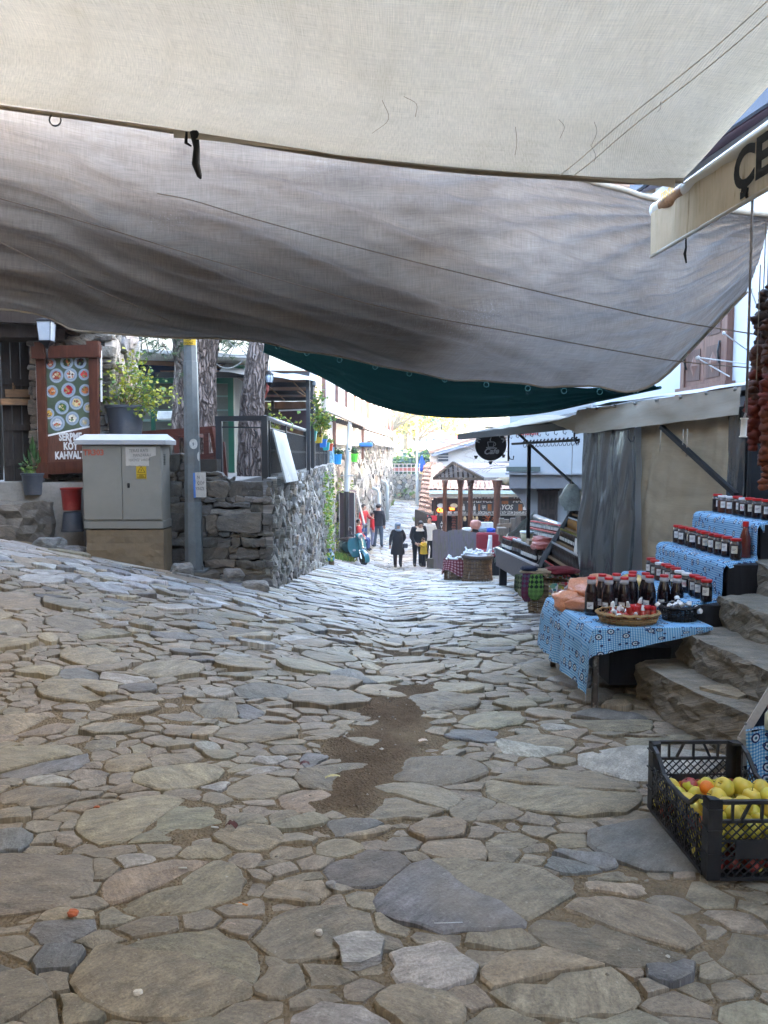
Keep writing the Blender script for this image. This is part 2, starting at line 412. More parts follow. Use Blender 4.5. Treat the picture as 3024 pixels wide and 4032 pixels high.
def add_stone(mb, pts, c, h, depth, mapf, rng, bev=.012, tilt=.03, tint=(1, 1, 1), fine=True, dome=.006):
    """pts: outline in (u,v); mapf(u,v,h) -> world; h: how proud the top stands"""
    n = len(pts); tx, ty = rng.uniform(-tilt, tilt), rng.uniform(-tilt, tilt); a = rng.gauss(0, .8); ox, oy = rng.uniform(0, 40), rng.uniform(0, 40); us = rng.uniform(.9, 1.5)
    sz = rng.uniform(0, 90)
    def top(u, v, e=0): return h + (u - c[0]) * tx + (v - c[1]) * ty + e + (dome + .004) * 1.5 * noise.noise(Vector((u * 9, v * 9, sz))) + .003 * noise.noise(Vector((u * 30, v * 30, sz)))
    rings = [(1.0, None), (1.0, -bev * 1.15), (.955, -bev * .2)] + ([(.62, dome * .7)] if fine else [])
    vs = []; uv = []
    ca, sa = math.cos(a), math.sin(a)
    for f, e in rings:
        for p in pts:
            u, v = c[0] + (p[0] - c[0]) * f, c[1] + (p[1] - c[1]) * f
            hh = h - depth if e is None else top(u, v, e * rng.uniform(.6, 1.4))
            vs.append(mapf(u, v, hh)); uv.append(((u * ca + v * sa) * us + ox, (-u * sa + v * ca) * us + oy))
    vs.append(mapf(c[0], c[1], top(c[0], c[1], dome))); uv.append(((c[0] * ca + c[1] * sa) * us + ox, (-c[0] * sa + c[1] * ca) * us + oy))
    fs = []; k = len(rings)
    for j in range(k - 1):
        for i in range(n): fs.append((j * n + i, j * n + (i + 1) % n, (j + 1) * n + (i + 1) % n, (j + 1) * n + i))
    for i in range(n): fs.append(((k - 1) * n + i, (k - 1) * n + (i + 1) % n, k * n))
    mb.add(vs, fs, 0, uv=uv, tint=tint)
def jitc(c, rng, v=.12):
    k = rng.uniform(1 - v, 1 + v); return tuple(max(.01, x * k * rng.uniform(.97, 1.03)) for x in c)
def stone_parts(name, stones, parent, material, limit=300, smooth=False):
    """stones: [(importance, MB)] -> the most visible ones singly, the rest as one piece of stuff"""
    stones.sort(key=lambda s: -s[0])
    for imp, m in stones[:limit]: m.build(name, material, parent, smooth, auto=28 if smooth else None)
    rest = stones[limit:]
    if rest:
        big = MB()
        for imp, m in rest:
            b = len(big.v); big.v += m.v; big.f += [[b + i for i in f] for f in m.f]; big.m += m.m; big.uvv += m.uvv; big.tint += m.tint
        o = big.build(name + '_rest', material, parent, smooth, auto=28 if smooth else None); o['kind'] = 'stuff'
# ------------------------------------------------------------------ ground sheet
def wallx(y):
    return float(np.interp(y, [0, 22.2, 22.8, 27, 31, 44, 60], [-1.5, -1.5, -1.8, -1.66, -.95, .45, 1.6]))
def dirtf(x, y):
    """bare earth washed into the middle of the street"""
    n = .36 * noise.noise(Vector((x * 2.1, y * 2.1, 9))) + .20 * noise.noise(Vector((x * 6, y * 6, 2)))
    d = math.hypot((x + .14 - .1 * (y - 3.9)) / .27, (y - 3.95) / .8); d2 = math.hypot((x - .05) / .32, (y - 4.9) / .6); d3 = min(math.hypot((x - .42) / .34, (y - 5.3) / .3), math.hypot((x - .1) / .2, (y - 6.3) / .8))
    d4 = math.hypot((x + .45) / .28, (y - 7.6) / .5) 
    return max(0, min(1, 1.8 * (1.06 - min(d, d2, d3, d4) + n * 1.6)))
def axis(lo, hi, step, outs):
    a = list(np.arange(lo, hi, step)); return np.array(sorted(set([round(q, 4) for q in a + outs])))
xs = axis(-3.4, 2.6, .045, [-300, -150, -80, -45, -28, -18, -12, -9, -7, -6, -5.4, -5, -4.6, -4.3, -4, -3.8, -3.6, 2.7, 2.9, 3.2, 3.6, 4, 5, 6, 7, 9, 12, 18, 28, 45, 80, 150, 300])
ys = axis(1.5, 7.5, .045, [-60, -30, -12, -6, -3, -1, 0, .6, 1.1] + list(np.arange(7.6, 13, .1)) + list(np.arange(13, 32, .25)) + list(np.arange(32, 60, .6)) + [64, 70, 76, 84, 95, 110, 130, 160, 200, 260, 330, 420])
gv = []; gt = []; guv = []
for y in ys:
    for x in xs:
        z = G(x, y); d = 0
        if 1.4 < y < 9 and -4 < x < 3:
            d = dirtf(x, y)
            z += .006 * noise.noise(Vector((x * 9, y * 9, 1))) + .004 * noise.noise(Vector((x * 25, y * 25, 5))) + .005 * (1 - sstep(4, 6, y)) - .004 + .016 * noise.noise(Vector((x * 1.6, y * 1.6, 7))) + .002 + .024 * d * (1 + .5 * noise.noise(Vector((x * 5, y * 5, 6))))
            if d > .3: z += .006 * noise.noise(Vector((x * 17, y * 17, 8)))
        if y > 46: z += 1.2 * noise.noise(Vector((x * .05, y * .05, 0))) * min(1, (y - 46) / 30) + max(0, (abs(x - 2) - 6)) * .06 * min(1, (y - 46) / 20)
        m = (.225, .172, .112); e = (.150, .108, .070); far = (.16, .15, .08)
        k = sstep(0, .9, d) if y < 46 else 0
        c = tuple(a * (1 - k) + b * k for a, b in zip(m, e))
        if y > 47: c = far
        gv.append((x, y, z)); gt.append(c); guv.append((x, y))
nx = len(xs); gm = MB(); gm.v = [Vector(q) for q in gv]; gm.tint = gt; gm.uvv = guv
gm.f = [[j * nx + i, j * nx + i + 1, (j + 1) * nx + i + 1, (j + 1) * nx + i] for j in range(len(ys) - 1) for i in range(nx - 1)]; gm.m = [0] * len(gm.f)
t = NT('earth_and_mortar'); ps = t.pos()
n1 = t.noise(ps, 5, 6, .65); n2 = t.noise(ps, 38, 5, .7); n3 = t.n('TexVoronoi', {'Scale': 75.0, 'Vector': ps}).outputs['Distance']
cc = t.mix(1, t.n('Attribute', attribute_name='tint').outputs[0], t.ramp(t.ma('ADD', t.ma('MULTIPLY', n1, .5), t.ma('MULTIPLY', n2, .5)), [(.3, .55), (.7, 1.35)]), 'MULTIPLY')
cc = t.mix(t.ma('MULTIPLY', t.ramp(n3, [(.12, 1), (.2, 0)]), .4), cc, (.36, .32, .26))
t.pbr(cc, .95, t.bump(t.ma('ADD', n2, t.ma('MULTIPLY', n3, -.8)), .8, .03), 0, .05)
M_GROUND = t.mat
g_me = gm.mesh('ground', [M_GROUND], True); ground = bpy.data.objects.new('ground', g_me); link(ground); XF['ground'] = Matrix.Identity(4)
tag(ground, kind='structure', label='brown earth and mortar bed of the stone paved street')

# ------------------------------------------------------------------ flagstones of the street
rng = random.Random(11); AN = 1.45
def in_street(u, y):
    x = u * AN
    if not 1.7 < y < 46: return False
    if abs(x) > .56 * y + .9: return False
    if y < 9.7: lo = -5.2
    elif y < 10.2: lo = -2.75
    else: lo = wallx(y) + .05
    hi = 3.1 if y < 16 else 2.7
    if 3.4 < y < 5.1: hi = 1.7
    if y > 22: hi = 2.4 + .08 * (y - 22)
    return lo < x < hi
lg = lambda a, b, c: (lambda u, v: a if v < 6.5 else (b if v < 13 else c))
seeds = scatter((-4, 2.6, 1.7, 46, in_street), [((lambda u, v: .215 if v < 4.2 else (.17 if v < 6.5 else (.155 if v < 12 else .27))), 2400), (lg(.14, .12, .17), 2600), (lg(.10, .09, .13), 3500), (lg(.062, .065, .10), 12000)], rng, sep=.80)
NS = {}
for q in seeds:
    for i in (-1, 0, 1):
        for j in (-1, 0, 1): NS.setdefault((int(q[0] // .4) + i, int(q[1] // .4) + j), []).append(q)
small = scatter((-2.6, 1.9, 1.7, 8, lambda u, y: in_street(u, y) and all(math.hypot(u - a, y - b) > r * .9 + .02 for a, b, r in NS.get((int(u // .4), int(y // .4)), ()))), [(.05, 9000), (.032, 7000)], rng, sep=.85)
seeds += small
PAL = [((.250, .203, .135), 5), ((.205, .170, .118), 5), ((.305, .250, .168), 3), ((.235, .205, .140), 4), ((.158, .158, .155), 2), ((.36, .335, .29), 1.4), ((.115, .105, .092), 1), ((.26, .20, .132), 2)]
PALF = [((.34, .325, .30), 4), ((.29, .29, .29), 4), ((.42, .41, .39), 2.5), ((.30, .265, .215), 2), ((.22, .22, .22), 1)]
def pick(pal): return rng.choices([p[0] for p in pal], [p[1] for p in pal])[0]
flag = []
def warp(a, b): 
    return (a + .04 * noise.noise(Vector((a * 3.1, b * 3.1, 4))) + .02 * noise.noise(Vector((a * 9, b * 9, 1))), b + .035 * noise.noise(Vector((a * 3.1, b * 3.1, 14))) + .018 * noise.noise(Vector((a * 9, b * 9, 11))))
def cut(poly, rng):
    """a stone split by a crack: two angular pieces"""
    cx = sum(p[0] for p in poly) / len(poly); cy = sum(p[1] for p in poly) / len(poly); a = rng.gauss(.1, .55) + (1.5708 if rng.random() < .2 else 0)
    nx, ny = -math.sin(a), math.cos(a); k = nx * cx + ny * cy + rng.uniform(-.05, .05); A, B = [], []
    for i in range(len(poly)):
        p, q = poly[i], poly[(i + 1) % len(poly)]; s0, s1 = p[0] * nx + p[1] * ny - k, q[0] * nx + q[1] * ny - k
        (A if s0 <= 0 else B).append(p)
        if s0 * s1 < 0:
            t = s0 / (s0 - s1); m = (p[0] + (q[0] - p[0]) * t, p[1] + (q[1] - p[1]) * t); A.append(m); B.append(m)
    return [z for z in (A, B) if len(z) > 2]
for (u, y, r), poly in zip(seeds, cells(seeds)):
    if not poly: continue
    poly = [(a * AN, b) for a, b in poly]; x = u * AN
    near = y < 8
    for pc in (cut(poly, rng) if r > .075 and rng.random() < (.62 if r > .12 and y < 9 else .38) else [poly]):
        pc = [warp(a, b) for a, b in pc]
        n = (18 if r > .09 else 12) if y < 5.5 else (14 if y < 9 else (10 if y < 16 else 8))
        if r < .06: n = 8
        pts, c, inr = outline(pc, .005 if near else .011, n, rng, .30 if r > .06 else .25, .3)
        if pts is None or inr < .012: continue
        d = dirtf(x, y)
        h = rng.uniform(.006, .026) + (.016 if 4.8 < y < 9.5 else 0) * rng.uniform(0, 2) + (.007 * rng.random() if y > 9 else 0)
        if r < .06: h *= .6
        if d > .5 and (r < .09 or rng.random() < .12): continue
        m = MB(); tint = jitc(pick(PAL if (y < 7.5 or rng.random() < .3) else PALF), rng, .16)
        if r < .06: tint = jitc((.25, .208, .15), rng)
        tilt = .035 if y < 4 else (.11 if y < 8.5 else .03)
        add_stone(m, pts, c, h, .08, lambda a, b, e: (a, b, G(a, b) + e), rng, .007 if r > .06 else .005, tilt, tint, y < 9 and r > .06, .004)
        flag.append((inr * inr / y ** 2.6, m))
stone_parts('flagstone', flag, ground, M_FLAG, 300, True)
# loose grit in the joints
gr = MB()
for _ in range(1500):
    y = 1.9 + 5 * rng.random() ** 1.7; x = rng.uniform(-.52, .52) * y
    if not in_street(x / AN, y) or rng.random() > .25 + dirtf(x, y): continue
    s = rng.uniform(.003, .009) * rng.choice((1, 1, 1.6)); gc = jitc(rng.choice(((.34, .3, .24), (.25, .2, .15), (.45, .42, .37), (.2, .17, .14))), rng)
    z = G(x, y) + .042 * dirtf(x, y) + s * .35
    vs = [(x + s * a * rng.uniform(.6, 1.2), y + s * b * rng.uniform(.6, 1.2), z + s * .7 * c * rng.uniform(.5, 1.1)) for a, b, c in ((1, 0, 0), (-1, 0, 0), (0, 1, 0), (0, -1, 0), (0, 0, 1), (0, 0, -1))]
    gr.add(vs, [(0, 2, 4), (2, 1, 4), (1, 3, 4), (3, 0, 4), (2, 0, 5), (1, 2, 5), (3, 1, 5), (0, 3, 5)], 0, tint=gc)
M_GRIT = mat('grit', (1, 1, 1), .8, .2, 40, 0, tint=True)
o = gr.build('gravel', M_GRIT); tag(o, 'loose pale grit and small pebbles lying in the paving joints', kind='stuff')

# ------------------------------------------------------------------ dry stone walls
STP = [((.12, .098, .072), 4), ((.095, .085, .068), 4), ((.155, .122, .085), 2), ((.105, .102, .092), 3), ((.17, .155, .13), 1.2), ((.07, .064, .055), 1.5)]
STL = [((.30, .28, .24), 4), ((.24, .225, .20), 3), ((.39, .36, .31), 2.5), ((.18, .175, .165), 2), ((.47, .44, .38), 1.6), ((.32, .25, .17), 1)]
M_CORE = mat('wall_core_earth', (.055, .046, .037), .95, .3, 9, .5, 30)
def stone_face(u0, u1, v0f, v1f, mapf, an, classes, pal, gap, proud, n, imp, rgn, fine=True, ins=None, tries=1.0, sep=.8, tilt=.18, depth=.12):
    vv0 = min(v0f(u0 + (u1 - u0) * k / 10) for k in range(11)); vv1 = max(v1f(u0 + (u1 - u0) * k / 10) for k in range(11))
    inside = lambda a, b: v0f(a * an) < b < v1f(a * an) and (ins is None or ins(a * an, b))
    sd = scatter((u0 / an, u1 / an, vv0, vv1, inside), [(r, int(k * tries)) for r, k in classes], rgn, sep=sep)
    out = []
    for (a, b, r), poly in zip(sd, cells(sd)):
        if not poly: continue
        poly = [(min(u1, max(u0, p * an)), min(v1f(a * an) + .03, max(v0f(a * an) - .1, q))) for p, q in poly]
        pts, c, inr = outline(poly, gap, n, rgn, .3, .25)
        if pts is None or inr < .01: continue
        m = MB(); add_stone(m, pts, c, rgn.uniform(*proud), depth, mapf, rgn, min(.010, inr * .2), tilt, jitc(rgn.choices([p[0] for p in pal], [p[1] for p in pal])[0], rgn), fine, .005)
        out.append((inr * inr * imp(a * an, b), m))
    return out
rw = random.Random(5)
wall = thing('dry_stone_wall', 'dry stone retaining wall with big dark slabs at its corner under the black railing', 'wall', (-1.5, 10.3, G(-1.5, 10.3) - .1))
ftop = lambda x: 1.20 + .16 * sstep(-1.75, -2.2, x) + .2 * sstep(-2.2, -2.7, x)
def courses(u0, u1, v0, v1f, mapf, pal, proud, rgn, hmin=.055, hmax=.25, wmin=.12, wmax=.55):
    out = []; v = v0
    while v < max(v1f(u0), v1f(u1)):
        h = hmin + (hmax - hmin) * rgn.random() ** 1.6; u = u0 - rgn.random() * .2; sl = rgn.uniform(-.005, .005)
        while u < u1:
            w = (wmin + (wmax - wmin) * rgn.random() ** 1.5) * (.7 + h / hmax * .5); a, b = max(u, u0), min(u + w, u1)
            if b - a > .04:
                two = rgn.random() < .22 and h > .09; cut_ = h * rgn.uniform(.35, .65)
                for c, d in (((0, cut_), (cut_, h)) if two else ((0, h),)):
                    if (v + c) > v1f((a + b) / 2) or v + d - .25 * h > v1f((a + b) / 2): continue
                    q = lambda x, y: (x + rgn.uniform(-.022, .022), v + y + (x - u0) * sl + rgn.uniform(-.016, .016))
                    poly = [q(a, c), q((a + b) / 2, c - rgn.uniform(-.01, .02)), q(b, c), q(b, d), q((a + b) / 2, d + rgn.uniform(-.02, .012)), q(a, d)]
                    pts, cc_, inr = outline(poly, .006, 14, rgn, .3, .3)
                    if pts is None: continue
                    m = MB(); add_stone(m, pts, cc_, rgn.uniform(*proud), .14, mapf, rgn, min(.012, inr * .25), .14, jitc(rgn.choices([p[0] for p in pal], [p[1] for p in pal])[0], rgn, .2), True, .006); out.append((1.0 + w, m))
            u += w
        v += h
    return out
st = courses(-4.0, -1.5, -.55, ftop, lambda u, v, h: (u, 10.33 - h, v), STP, (.01, .10), rw)
st2 = stone_face(10.3, 22.6, lambda y: G(-1.5, y) - .08, lambda y: 1.22 + .07 * (y - 10.3) / 12, lambda u, v, h: (-1.53 + h, u, v), .8, [(.105, 3000), (.075, 7000), (.045, 12000)], STL, .007, (.01, .085), 9, lambda u, v: (10 / u) ** 3, rw, False, tilt=.35)
cm = MB()
vs = []; NYW = 14
for k in range(NYW + 1):
    y = 10.35 + (22.6 - 10.35) * k / NYW
    vs += [(-1.53, y, G(-1.5, y) - .3), (-1.53, y, 1.2 + .07 * k / NYW), (-2.0, y, 1.2 + .07 * k / NYW), (-2.0, y, G(-1.5, y) - .3)]
cm.add(vs, [(4 * k + a, 4 * k + b, 4 * k + 4 + b, 4 * k + 4 + a) for k in range(NYW) for a, b in ((0, 1), (1, 2), (2, 3))] + [(3, 2, 1, 0)])
cm.box((-2.8, 10.5, .45), (2.5, .3, 1.5)); cm.box((-3.1, 10.5, 1.3), (1.7, .28, .4))
cm.build('core', M_CORE, wall)
stone_parts('stone', st + st2, wall, M_WALLST, 300)
# coping where grass and soil sits
terr = MB()
terr.add([(-8, 10.62, 1.18), (-1.72, 10.62, 1.18), (-1.72, 23, 1.28), (-8, 23, 1.28), (-8, 10.62, .2), (-1.72, 10.62, .2)], [(0, 1, 2, 3), (4, 5, 1, 0)])
terr.add([(-8, 23.01, 1.9), (-1.55, 23.01, 1.9), (-.75, 31, 1.9), (.3, 44, 1.9), (-8, 46, 1.9), (-8, 23.01, 0), (-1.55, 23.01, 0)], [(0, 1, 2, 3, 4), (5, 6, 1, 0)])
tag(terr.build('terrace', mat('terrace_concrete', (.25, .23, .20), .85, .3, 5, .3)), kind='structure')
# second, farther retaining wall and the end wall
wall2 = thing('stone_wall', 'sunlit rubble wall under the sheeted balcony house', 'wall', (-1.2, 26, -2))
top2 = lambda y: 1.32 + .55 * sstep(26.5, 29, y) + .35 * sstep(30, 36, y)
wx2 = lambda y: wallx(y)
s3 = stone_face(22.5, 44.5, lambda y: G(wallx(y), y) - .1, top2, lambda u, v, h: (wallx(u) - .03 + h, u, v), 1.1, [(.2, 2600), (.13, 4200)], STL, .016, (.02, .10), 7, lambda u, v: (20 / u) ** 3, rw, False, tilt=.3)
cm = MB(); vs = []
for k in range(13):
    y = 22.5 + 22 * k / 12; vs += [(wallx(y) - .03, y, G(wallx(y), y) - .3), (wallx(y) - .03, y, top2(y)), (wallx(y) - .6, y, top2(y))]
cm.add(vs, [(3 * k + a, 3 * k + b, 3 * k + 3 + b, 3 * k + 3 + a) for k in range(12) for a, b in ((0, 1), (1, 2))])
cm.build('core', M_CORE, wall2)
stone_parts('stone', s3, wall2, M_WALLST, 120)
wall3 = thing('stone_wall', 'pale stone wall with a low railing closing the far end of the street', 'wall', (1.3, 46.5, -1.5))
s4 = stone_face(.35, 2.25, lambda x: G(x, 46.4) - .1, lambda x: .42, lambda u, v, h: (u, 46.5 - h, v), 1.0, [(.17, 500), (.12, 900), (.08, 900)], STL, .014, (.02, .09), 8, lambda u, v: 1, rw, False, tilt=.3)
cm = MB(); cm.box((1.3, 46.75, -.65), (1.95, .5, 2.1)); cm.build('core', M_CORE, wall3)
stone_parts('stone', s4, wall3, M_WALLST, 120)
rl = MB()
for k in range(8): rl.bar((.4 + .25 * k, 46.6, .42), (.4 + .25 * k, 46.6, 1.05), .04)
for z in (.6, .82, 1.04): rl.bar((.38, 46.6, z), (2.2, 46.6, z), .035)
rl.build('railing', mat('pale_paint', (.62, .52, .48), .6), wall3)
for k in range(7):
    b = MB(); b.box((.53 + .25 * k, 46.63, .73), (.2, .02, .2)); b.build('railing_panel', mat('red_panel', (.42, .12, .09), .6), wall3)

# ------------------------------------------------------------------ left stone pillar, landing, loose rocks
pil = thing('stone_pillar', 'rough dark stone pillar behind the framed breakfast poster', 'pillar', (-4.4, 10.9, .4))
rp = random.Random(3)
f1 = courses(-5.0, -3.78, .15, lambda x: 3.75, lambda u, v, h: (u, 10.95 - h, v), STP, (.01, .11), rp, .07, .26, .18, .6)
f2 = stone_face(10.9, 12.0, lambda y: .9, lambda y: 3.75, lambda u, v, h: (-3.84 + h, u, v), 1.3, [(.14, 300), (.1, 600), (.06, 900)], STL, .012, (.03, .12), 10, lambda u, v: 1, rp, False)
cm = MB(); cm.box((-4.42, 11.5, 1.9), (1.14, 1.05, 3.7)); cm.build('core', M_CORE, pil)
stone_parts('stone', f1 + f2, pil, M_WALLST, 260)
land = MB()
def rough_block(mb, pts, z0, z1, seed, amp=.03, cut=.11, tint=(.2, .17, .13), m=0):
    """a hewn slab: plan outline pts, subdivided and broken up"""
    bm = bmesh.new()
    lo = [bm.verts.new((p[0], p[1], z0)) for p in pts]; hi = [bm.verts.new((p[0], p[1], z1(p[0], p[1]) if callable(z1) else z1)) for p in pts]
    n = len(pts); bm.faces.new(hi); bm.faces.new(lo[::-1])
    for i in range(n): bm.faces.new((lo[i], lo[(i + 1) % n], hi[(i + 1) % n], hi[i]))
    bmesh.ops.triangulate(bm, faces=bm.faces[:])
    for _ in range(6):
        ed = [e for e in bm.edges if e.calc_length() > cut]
        if not ed: break
        bmesh.ops.subdivide_edges(bm, edges=ed, cuts=1, use_grid_fill=False); bmesh.ops.triangulate(bm, faces=[f for f in bm.faces if len(f.verts) > 3])
    bm.normal_update()
    for v in bm.verts:
        q = v.co * 5 + Vector((seed, seed * 2, 0)); q.z *= 2.2
        d = noise.noise(q) * amp + noise.noise(q * 3.1) * amp * .45 - abs(noise.noise(q * 1.7 + Vector((7, 7, 7)))) * amp * .8
        k = .35 if v.normal.z > .8 else 1
        v.co += v.normal * d * k
    bm.verts.index_update()
    mb.add([v.co.copy() for v in bm.verts], [[w.index for w in f.verts] for f in bm.faces], m, None, uv=[((v.co.x + v.co.y * .6), (v.co.z * 2 + v.co.y)) for v in bm.verts], tint=tint)
    bm.free()
lnd = thing('stone_landing', 'rough stone landing before the dark wooden gate', 'landing', (-5.2, 10, .3)); tag(lnd, kind='structure'); del lnd['category']
m_ = MB(); rough_block(m_, [(-7, 10.0), (-5.6, 9.75), (-4.85, 10.05), (-4.55, 10.5), (-4.55, 11.6), (-7, 11.6)], .1, .93, 2, .05, .2, (.13, .11, .085)); m_.build('landing_slab', M_STEP, lnd)
m_ = MB(); rough_block(m_, [(-7, 9.1), (-5.6, 9.15), (-5.0, 9.5), (-4.8, 9.95), (-5.5, 9.85), (-7, 9.95)], .1, .66, 5, .05, .2, (.12, .10, .075)); m_.build('landing_slab', M_STEP, lnd)
m_ = MB(); m_.add([(-9, 11.5, .91), (-3.9, 11.5, .91), (-3.9, 17, .93), (-9, 17, .93)], [(0, 1, 2, 3)], uv=[(0, 0), (5, 0), (5, 5), (0, 5)]); m_.build('courtyard_floor', mat('courtyard_paving', (.40, .38, .35), .7, .3, 3, .3), lnd)
rl_ = [((-4.05, 9.95), .14, .10, .07, 'flat grey rock', 'lying left of the cabinet plinth below the buckets'), ((-4.33, 9.9), .20, .13, .11, 'rounded dark rock', 'lying below the dark bucket'), ((-4.08, 10.12), .16, .1, .06, 'pale flat slab of rock', 'wedged under the upturned dark bucket'),
       ((-2.58, 9.72), .15, .12, .12, 'grey angular rock', 'lying between the cabinet plinth and the steel pole'), ((-1.93, 9.75), .14, .12, .10, 'tan rock', 'sitting on the concrete foot of the steel pole'), ((-1.62, 9.55), .17, .13, .10, 'brown boulder', 'lying against the foot of the wall corner'),
       ((-4.62, 8.6), .2, .16, .1, 'dark rock', 'half sunk in the paving at the left edge')]
for i, ((x, y), a, b, c, w, where) in enumerate(rl_):
    bm = bmesh.new(); bmesh.ops.create_icosphere(bm, subdivisions=3, radius=1)
    for v in bm.verts:
        q = v.co.copy(); k = 1 + .28 * noise.noise(q * 1.3 + Vector((i * 5, 0, 0))) + .1 * noise.noise(q * 4 + Vector((i, 3, 0)))
        v.co = Vector((q.x * a * k, q.y * b * k, max(-.5, min(.62, q.z)) * c * 1.2 * k))
    m_ = MB(); z = G(x, y) + c * .5
    if i == 4: z += .08
    m_.add([v.co + Vector((x, y, z)) for v in bm.verts], [], 0); m_.v = []; m_.uvv = []; m_.tint = []
    bm.verts.index_update()
    m_.add([v.co + Vector((x, y, z)) for v in bm.verts], [[v.index for v in f.verts] for f in bm.faces], 0, uv=[(v.co.x * 2 + i, v.co.z * 3 + v.co.y) for v in bm.verts], tint=jitc((.24, .21, .17) if 'tan' in w or 'brown' in w else (.21, .21, .20), rw)); bm.free()
    tag(m_.build('rock', M_WALLST), w + ' ' + where, 'rock', 'loose rocks by the left wall')
# ------------------------------------------------------------------ stone steps on the right
steps = thing('stone_steps', 'three worn rough stone steps rising beside the jar table', 'steps', (2.3, 4.5, 0)); tag(steps, kind='structure'); del steps['category']
for k, (pl, z1, sd, tn) in enumerate([([(1.66, 4.98), (1.72, 4.5), (1.86, 4.05), (2.0, 3.6), (2.1, 3.1), (3.4, 3.1), (3.4, 5.05), (2.2, 5.08)], .205, 1, (.235, .20, .15)),
                                      ([(1.97, 5.06), (1.95, 4.7), (2.02, 4.3), (2.04, 3.9), (2.12, 3.4), (2.2, 3.1), (3.5, 3.1), (3.5, 5.1), (2.4, 5.12)], .41, 2, (.22, .19, .145)),
                                      ([(2.24, 5.1), (2.26, 4.8), (2.33, 4.4), (2.36, 3.9), (2.4, 3.1), (3.6, 3.1), (3.6, 5.2), (2.6, 5.16)], .61, 3, (.21, .185, .14))]):
    m_ = MB(); rough_block(m_, pl, (-.05, .17, .37)[k], z1, sd * 3.7, .034, .04, tn); m_.build('step', M_STEP, steps)
m_ = MB(); rough_block(m_, [(2.55, 5.2), (2.6, 3.1), (3.7, 3.1), (3.7, 6.6), (2.95, 6.6)], .5, .82, 9, .03, .12, (.19, .165, .125)); m_.build('step', M_STEP, steps)
m_ = MB(); rough_block(m_, [(1.82, 4.35), (1.95, 4.15), (2.1, 4.25), (2.02, 4.42)], .19, .222, 4, .006, .06, (.36, .29, .19)); m_.build('step_chip', M_STEP, steps)
def catmull(a,b,c,d,t):return .5*((2*b)+(c-a)*t+(2*a-5*b+4*c-d)*t*t+(3*b-a-3*c+d)*t**3)
def along(row,t):
 n=len(row)-1;x=t*n;i=min(n-1,int(x));f=x-i
 g=lambda k:row[max(0,min(n,k))]
 a=g(i-1)if i>0 else row[0]*2-row[1];d=g(i+2)if i<n-1 else row[n]*2-row[n-1]
 return catmull(a,row[i],row[i+1],d,f)
def sheet(mb,rows,nu,nv,disp=None,scale=None,m=0):
 0
 def fn(u,v):
  p=along([along(r,u)for r in rows],v)
  return p+(disp(u,v)if disp else Vector())
 su=(rows[0][-1]-rows[0][0]).length;sv=sum((rows[i+1][len(rows[0])//2]-rows[i][len(rows[0])//2]).length for i in range(len(rows)-1))
 mb.grid(fn,nu,nv,m,lambda u,v:(u*su,v*sv));return fn
nz=lambda x,y,z=0:noise.noise(Vector((x,y,z)))
c1=MB()
hem=[(-1300,180,7.6),(-420,345,6.4),(0,415,5.9),(380,466,5.6),(760,522,5.3),(1100,575,5.05),(1400,618,4.85),(1800,662,4.6),(2200,688,4.4),(2500,706,4.3),(2690,700,4.25)]
hem=[P(*h)for h in hem]
row2=[P(-1500,-60,6.4),P(-500,60,5.2),P(0,120,4.9),P(400,180,4.6),P(800,240,4.35),P(1150,300,4.2),P(1450,345,4.05),P(1800,380,3.9),P(2200,420,3.75),P(2600,430,3.65),P(2900,470,3.72)]
back=[[Vector((p.x*k-.0,p.y-d,p.z+e))for p in row2]for k,d,e in((1.0,1.2,.10),(1.0,2.6,.22),(1.05,5.4,.30),(1.1,11.0,.25))]
c1d=lambda u,v:Vector((0,0,.012*nz(u*9,v*3)+.03*nz(u*2.2,v*5,4)+.02*math.sin(u*40+v*9)*max(0,u-.75)))
f1_=sheet(c1,back[::-1]+[row2,hem],150,90,c1d)
def dirt_shade1(u,v):  # dirt marks, plus shade of the corner creases put into the colour
 d=.10*max(0,nz(u*60+v*8,v*2.5,3))+.12*max(0,nz(u*9,v*5,13))+.10*sstep(.97,1,v);a=math.atan2(1.03-v,1.0-u);d+=.22*max(0,nz(a*26,3,1))*math.exp(-math.hypot(1-u,1.03-v)*4)
 return(1-d,1-d*1.08,1-d*1.25)
c1.tint=[dirt_shade1(i/150,j/90)for j in range(91)for i in range(151)]
M_C1=fabric('pale_shade_cloth',(.60,.53,.41),.155,(.52,.45,.32),.35,.08,rib=13,bump=.25,tint=True)
sc1=thing('shade_cloth','pale cream ribbed shade cloth stretched right overhead across the street','canopy',hem[5])
c1.build('cloth',M_C1,sc1,True)
for u0,k in((.80,.38),(.815,.38)):
 sm=MB();sm.tube([f1_(min(1.3,u0+k*(1-w)),w)+Vector((0,0,-.004))for w in[.45+.55*q/40 for q in range(41)]if u0+k*(1-w)<1],.0026,4);sm.build('seam',mat('seam_thread',(.66,.58,.45),.9),sc1)
hm=MB();hm.tube([h+Vector((0,.0,-.012))for h in[along(hem,k/60)for k in range(61)]],.016,6);hm.build('hem',mat('hem_tape',(.30,.25,.19),.8),sc1,True)
hm=MB()
hm.grid(lambda u,v:along(hem,.38+.60*u)+Vector((0,-.02-.16*v*math.sin(u*3.14)**.7,-.012-.05*v)),50,4,0,lambda u,v:(u*4,v*.3));hm.build('hem_lip',fabric('hem_lip_cloth',(.36,.31,.24),.25,bump=.2),sc1,True)
rng_=MB();q=along(hem,.256)+Vector((0,0,-.05))
